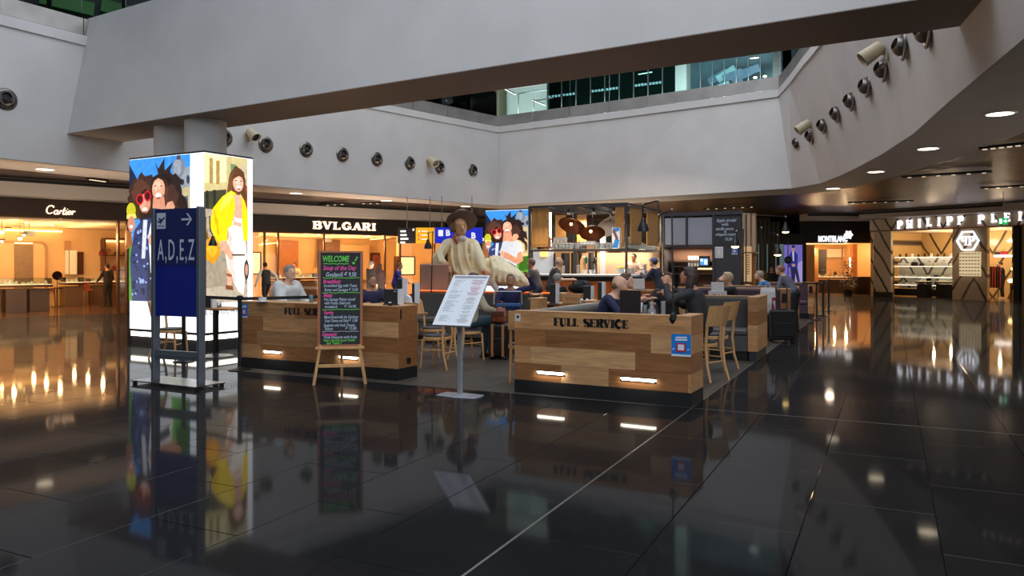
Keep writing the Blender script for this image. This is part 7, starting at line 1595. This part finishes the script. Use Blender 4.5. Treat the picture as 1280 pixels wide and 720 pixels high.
t = thing('cup', 'white cup at the left end of the left partition by the barrier post', 'cup', (*Q(328, 329, 12.05)[:2], HC), 0); MB().lathe([(0, .003), (.05, .003), (.065, .07), (.06, .07), (.045, .01), (0, .01)], 14, cap=False).build('cup_body', M['white'], t, 50); MB().lathe([(.09, 0), (.1, .01), (.05, .004)], 14).build('saucer', M['white'], t)
t = thing('drink_can', 'pale blue can beside the hand of the white shirt man', 'can', (*Q(389, 329, 11.9)[:2], HC), 0); MB().lathe([(.03, 0), (.033, .01), (.033, .1), (.028, .115), (0, .115)], 14).build('can_body', mat('pale blue can', (120, 160, 180), .3, metal=.4), t, 50); MB().cyl((0, 0, .113), (.0, 0, .118), .024, n=12).build('can_top', M['steel'], t)
# table behind the stencilled partition
zr = .84
mb_ = folder(788, 10.5, zr, 'large brown menu board standing behind the stencilled partition', .28, .44, 'drk', False, .1)
def onr(px, Y): return (*Q(px, 329, Y)[:2], zr + .003)
t = thing('carafe', 'clear glass carafe on the table behind the stencilled partition', 'carafe', onr(814.5, 10.85), 0); MB().lathe([(0, .003), (.06, .003), (.075, .06), (.06, .15), (.03, .19), (.04, .26), (.036, .26), (.026, .19), (.055, .15), (.068, .06), (0, .01)], 16, cap=False).build('carafe_body', M['clear'], t, 50); MB().lathe([(0, .012), (.05, .012), (.066, .06), (.05, .12), (0, .12)], 14).build('water', M['clear'], t, 50)
o = bglass(onr(829, 10.8), 'tall glass with a yellow slice at the right end behind the stencilled partition', 'glasses behind the stencilled partition', .28, .036); MB().cyl((0, 0, .06), (0, 0, .09), .03, n=12).build('slice', yell, o)
bglass(onr(806, 10.95), 'small tumbler left of the carafe behind the stencilled partition', 'glasses behind the stencilled partition', .22, .035)
t = thing('napkin_holder', 'white napkins and cutlery in a holder before the brown menu board', 'napkins', onr(798, 10.62), 0); MB().lathe([(.05, 0), (.055, .14), (.05, .14)], 12).build('beaker', M['steel'], t, 50); MB().prism([(-.04, .1), (.04, .1), (.06, .27), (-.02, .25)], -.02, .02).build('napkin', M['white'], t, bevel=.004)
for i in range(3): MB().bar((-.02 + i * .02, .02, .1), (-.07 + i * .012, .03, .26 - i * .01), .008).build('cutlery', M['chrome'], t)
t = thing('plate', 'white plate with leftovers beside the carafe', 'plate', (*Q(822, 329, 10.6)[:2], zr + .003), 0); MB().lathe([(0, .0), (.08, .0), (.13, .02), (.125, .024), (.08, .008), (0, .008)], 20, cap=False).build('plate_body', M['white'], t, 50); MB().ell((.0, 0, .02), (.05, .04, .015), 8).build('food', M['amberd'], t)
folder(798.5, 15.5, 1.12, 'white menu card standing behind the brown menu board', .24, .22, 'white', False); table((*Q(798.5, 329, 15.55)[:2], 0), -AX, .6, .6, 1.12, 'high table carrying the white menu card behind the navy pullover man') 
folder(897, 15.0, .86, 'white card with printed lines, upper one behind the grey booth', .24, .42, 'white', False); folder(897, 14.75, .86, 'white patterned card in front of the other behind the grey booth', .34, .26, 'white', False)
m = MB(); random.seed(5)
for i in range(14): x_ = random.uniform(-.14, .1); z_ = random.uniform(.03, .2); m.box(x_, x_ + random.uniform(.02, .06), -.016, -.0125, z_, z_ + .008)
card = [o for o in bpy.data.objects if o.get('label', '').startswith('white patterned card')][0]; m.build('card_print', M['char'], card); MB().prism(oval(-.05, .16, .025, .03, 10), -.018, -.0125).build('card_mark', mat('card orange', (214, 110, 70), .6), card)
# in front of the bar: low table group
z3 = .9
folder(691, 14.35, z3, 'dark menu folder with white left edge in front of the bar', .12, .36, 'char'); folder(734, 14.5, z3, 'wide dark menu folder in front of the orange bar front', .15, .32, 'char'); folder(750, 12.95, 1.03, 'white edged menu folder beside the navy pullover man', .07, .30); table((*Q(750, 329, 13.0)[:2], 0), -AX, .5, .5, 1.03, 'high table carrying the white edged menu folder near the grey bench')
t = thing('cutlery_crate', 'open oak cutlery crate with a slot handle in front of the bar', 'crate', (*Q(716, 329, 14.45)[:2], z3 + .003), -AX + .1)
m = MB(); w_, h_ = .17, .18; m.box(-w_, w_, -.12, -.1, 0, .06).box(-w_, w_, -.12, -.1, .1, h_).box(-w_, -.1, -.12, -.1, .06, .1).box(.1, w_, -.12, -.1, .06, .1).box(-w_, w_, .1, .12, 0, h_).box(-w_, -w_ + .02, -.1, .1, 0, h_).box(w_ - .02, w_, -.1, .1, 0, h_).box(-w_, w_, -.1, .1, 0, .02); m.build('crate_body', M['oaklight'], t)
for i, px in enumerate((727, 734)): t = thing('sugar_pot', 'round white pot beside the oak crate, %s one' % ('left', 'right')[i], 'pot', (*Q(px, 329, 14.2)[:2], z3 + .003), 0, 'white pots by the crate'); MB().lathe([(.03, 0), (.045, .04), (.03, .075)], 12).build('pot_body', M['white'], t, 50); MB().lathe([(.032, .075), (.02, .09), (.008, .1), (0, .105)], 12).build('lid', M['white'], t, 50)
t = thing('backpack', 'black bag slumped against the bar front', 'bag', (*Q(725, 329, 17.2)[:2], 0), -AX); m = MB(); m.ell((0, 0, 1.1), (.3, .16, .13), 14); m.ell((.05, .02, 1.2), (.2, .12, .07), 12); remesh(m, 'bag_body', M['blackm'], .03, 3, t); MB().tube([(-.2, -.05, 1.12), (-.1, -.12, 1.26), (.1, -.12, 1.26), (.2, -.05, 1.12)], .015, 6).build('strap', M['black'], t); 
MB().box(-.3, .3, -.2, .2, .93, .97).build('stool_top', M['oakdark'], t) if False else None
st_ = thing('bar_stool', 'dark stool carrying the black bag before the bar', 'stool', (*Q(725, 329, 17.2)[:2], 0), -AX); MB().box(-.24, .24, -.2, .2, .92, .965).build('seat', M['pad'], st_, bevel=.01)
for a in (-1, 1):
    for b in (-1, 1): MB().bar((a * .18, b * .15, .92), (a * .22, b * .19, 0), .03).build('leg', M['oakdark'], st_)
# luggage
def suitcase(p_, rz, w, d, h, label, col, handle=0, straps=None, rib=False):
    t = thing('suitcase', label, 'suitcase', p_, rz, 'suitcases'); MB().box(-w / 2, w / 2, -d / 2, d / 2, .06, h).build('shell', M[col], t, bevel=.03)
    MB().box(-w / 2 + .05, w / 2 - .05, -d / 2 - .02, -d / 2, .14, h * .62).build('front_pocket', M[col], t, bevel=.01); MB().box(-.09, .09, -.015, .015, h, h + .025).build('top_handle', M['black'], t)
    for a in (-1, 1):
        for b in (-1, 1): MB().ell((a * (w / 2 - .05), b * (d / 2 - .04), .03), (.02, .03, .03), 8).build('wheel', M['black'], t)
    if handle: MB().tube([(-.11, d / 2 - .04, h), (-.11, d / 2 - .04, h + handle), (.11, d / 2 - .04, h + handle), (.11, d / 2 - .04, h)], .014, 6).build('pull_handle', M['black'], t)
    if straps:
        for x in (-w * .26, w * .26): MB().box(x - .022, x + .022, -d / 2 - .024, d / 2 + .006, .058, h + .006).build('strap', straps, t, bevel=.003)
    return t
gs = G(981, 429); suitcase((gs.x, gs.y + .14, 0), -.15, .50, .26, .68, 'black soft trolley suitcase with raised pull handle at the terrace edge', 'blackm', .46)
g2 = G(958, 428.5); s2c = suitcase((g2.x + .12, g2.y + .55, 0), -.15, .36, .28, .56, 'second black suitcase carrying the red and white shopping bag', 'blackm')
t = thing('shopping_bag', 'white shopping bag with red panels on the second black suitcase', 'shopping bag', (g2.x + .21, g2.y + .55, .59), -.15)
red = mat('bag red', (176, 24, 44), .5); wh = mat('bag white', (220, 218, 216), .5, bump=.3, bs=12)
m = MB(); vs = []
for z, w_, d_ in ((0, .13, .09), (.2, .15, .10), (.45, .145, .06), (.54, .14, .025)): vs += [(-w_, -d_, z), (w_, -d_, z), (w_, d_, z), (-w_, d_, z)]
m.add(vs, [(4 * i + j, 4 * i + (j + 1) % 4, 4 * i + 4 + (j + 1) % 4, 4 * i + 4 + j) for i in range(3) for j in range(4)] + [(3, 2, 1, 0), (12, 13, 14, 15)]); m.build('bag_body', wh, t)
MB().add([(-.131, -.093, .02), (-.065, -.093, .02), (-.07, -.108, .2), (-.1, -.09, .34), (-.15, -.09, .32), (-.151, -.104, .2)], [(0, 1, 2, 3, 4, 5)]).add([(.06, -.093, .02), (.131, -.093, .02), (.151, -.104, .2), (.148, -.088, .33), (.07, -.088, .33), (.065, -.105, .2)], [(0, 1, 2, 3, 4, 5)]).build('red_panel', red, t)
text('bag_print', 'S', .13, M['white'], (-.105, -.112, .13), t, .002, bold=.004); text('bag_print', 'S', .1, M['white'], (.11, -.113, .22), t, .002, bold=.004)
MB().tube([(-.06, 0, .53), (-.04, 0, .63), (.04, 0, .63), (.06, 0, .53)], .006, 6).build('handle', M['white'], t)
gb = G(623, 450); tan = mat('tan strap', (170, 112, 64), .5); suitcase((gb.x + .02, gb.y + .12, 0), -.25, .36, .26, .60, 'black suitcase with two tan straps beside the teal trousers', 'black', 0, tan)
t = thing('handbag', 'brown leather handbag lying on the tan strapped suitcase', 'handbag', (gb.x + .02, gb.y + .10, .632), -.25); m = MB(); m.ell((0, 0, .13), (.15, .09, .14), 14); m.box(-.14, .14, -.07, .07, .01, .14); remesh(m, 'bag_body', mat('brown leather', (128, 68, 36), .4, var=.15, vs=9, bump=.2, bs=18), .018, 3, t); MB().tube([(p_[0], 0, p_[1]) for p_ in arc(0, .24, .09, .13, 0, 180, 8)], .012, 6).build('handle', mat('brown leather dark', (92, 46, 26), .45), t); MB().box(-.1, .1, -.1, -.085, .12, .2).build('flap', mat('brown leather dark', (92, 46, 26), .45), t, bevel=.008)
t = thing('dark_bag', 'small navy bag on the floor beside the tan strapped suitcase', 'bag', (gb.x + .33, gb.y + .30, .0), 0); 
m = MB(); m.ell((0, 0, .16), (.1, .09, .16), 12); remesh(m, 'bag_body', mat('navy bag', (26, 32, 56), .5), .02, 2, t); MB().tube([(-.05, 0, .28), (0, 0, .38), (.05, 0, .28)], .01, 6).build('strap', M['black'], t)
tr = Q(636, 329, 14.35); t = thing('luggage_trolley', 'steel luggage trolley with a blue push bar in front of the navy dressed person', 'trolley', (tr.x, tr.y, 0), -.1)
for x in (-.26, .26): MB().tube([(x, .3, .12), (x, -.12, .16), (x, -.2, .9), (x * .94, -.16, 1.13)], .016, 8).build('side_tube', M['steel'], t); MB().cyl((x - .02, .28, .08), (x + .02, .28, .08), .08, n=14).build('wheel', M['black'], t); MB().cyl((x - .02, -.12, .08), (x + .02, -.12, .08), .08, n=14).build('wheel', M['black'], t)
MB().tube([(-.245, -.16, 1.13), (.245, -.16, 1.13)], .014, 8).build('top_bar', M['steel'], t); MB().box(-.25, .25, -.21, -.17, .86, .92).build('push_bar', mat('trolley blue', (50, 96, 150), .4), t, bevel=.01); MB().box(-.25, .25, -.14, .3, .14, .17).build('deck', M['steel'], t)
for i in range(4): MB().bar((-.25, -.14 + i * 0 - .03, .3 + i * .13), (.25, -.17, .3 + i * .13), .012).build('back_wire', M['steel'], t)
# barrier posts with belts
def barrier(p_, label, h=.98): 
    t = thing('barrier_post', label, 'barrier post', p_, 0, 'belt barrier posts'); MB().lathe([(.17, 0), (.17, .012), (.05, .03), (.032, .05), (.032, h - .08), (.04, h - .075), (.04, h), (0, h + .005)], 18).build('post', M['black'], t, 40); MB().box(-.045, .045, -.045, .045, h - .07, h - .015).build('belt_cassette', M['blackm'], t, bevel=.006); return t
b1 = G(1021, 400); b2 = G(1029, 395); b3 = G(1036, 389); b4 = G(299, 458); b4 = Vector((-4.21, 12.0, 0))
barrier(b1, 'black belt barrier post nearest the terrace edge booths', 1.1); barrier(b2, 'black belt barrier post, middle of the three by the booths', 1.1); barrier(b3, 'black belt barrier post, farthest of the three by the booths', 1.1); barrier(b4, 'black belt barrier post at the left end of the left partition', 1.15); b5 = Vector((-5.5, 13.0, 0)); barrier(b5, 'black belt barrier post seen between the posts of the blue sign', 1.1)
def belt(a, b, h, label): o = tag(MB().bar(Vector((a.x, a.y, h)), Vector((b.x, b.y, h)), .004, .05).build('barrier_belt', M['blackm']), label, 'barrier belt', 'barrier belts'); return o
belt(b1, b2, 1.06, 'black belt between the near and middle barrier posts'); belt(b2, b3, 1.06, 'black belt between the middle and far barrier posts'); belt(b1, Vector(Q(1003, 347, 22.8)), 1.06, 'black belt running left from the near barrier post to the booth'); belt(b4, b5, 1.10, 'black belt from the left partition post to the post behind the blue sign')
belt(b4, Vector((-2.95, 12.75, 0)), 1.10, 'thin black belt running behind the white shirt man from the left barrier post')
t = thing('flower_stand', 'dark stand under the yellow flowers at the far partition', 'stand', (Q(951, 345, 30).x, 30, 0), 0); MB().box(-.22, .22, -.22, .22, .70, .745).build('stand_top', M['oakdark'], t); MB().box(-.18, .18, -.18, .18, 0, .70).build('stand_body', M['char'], t)
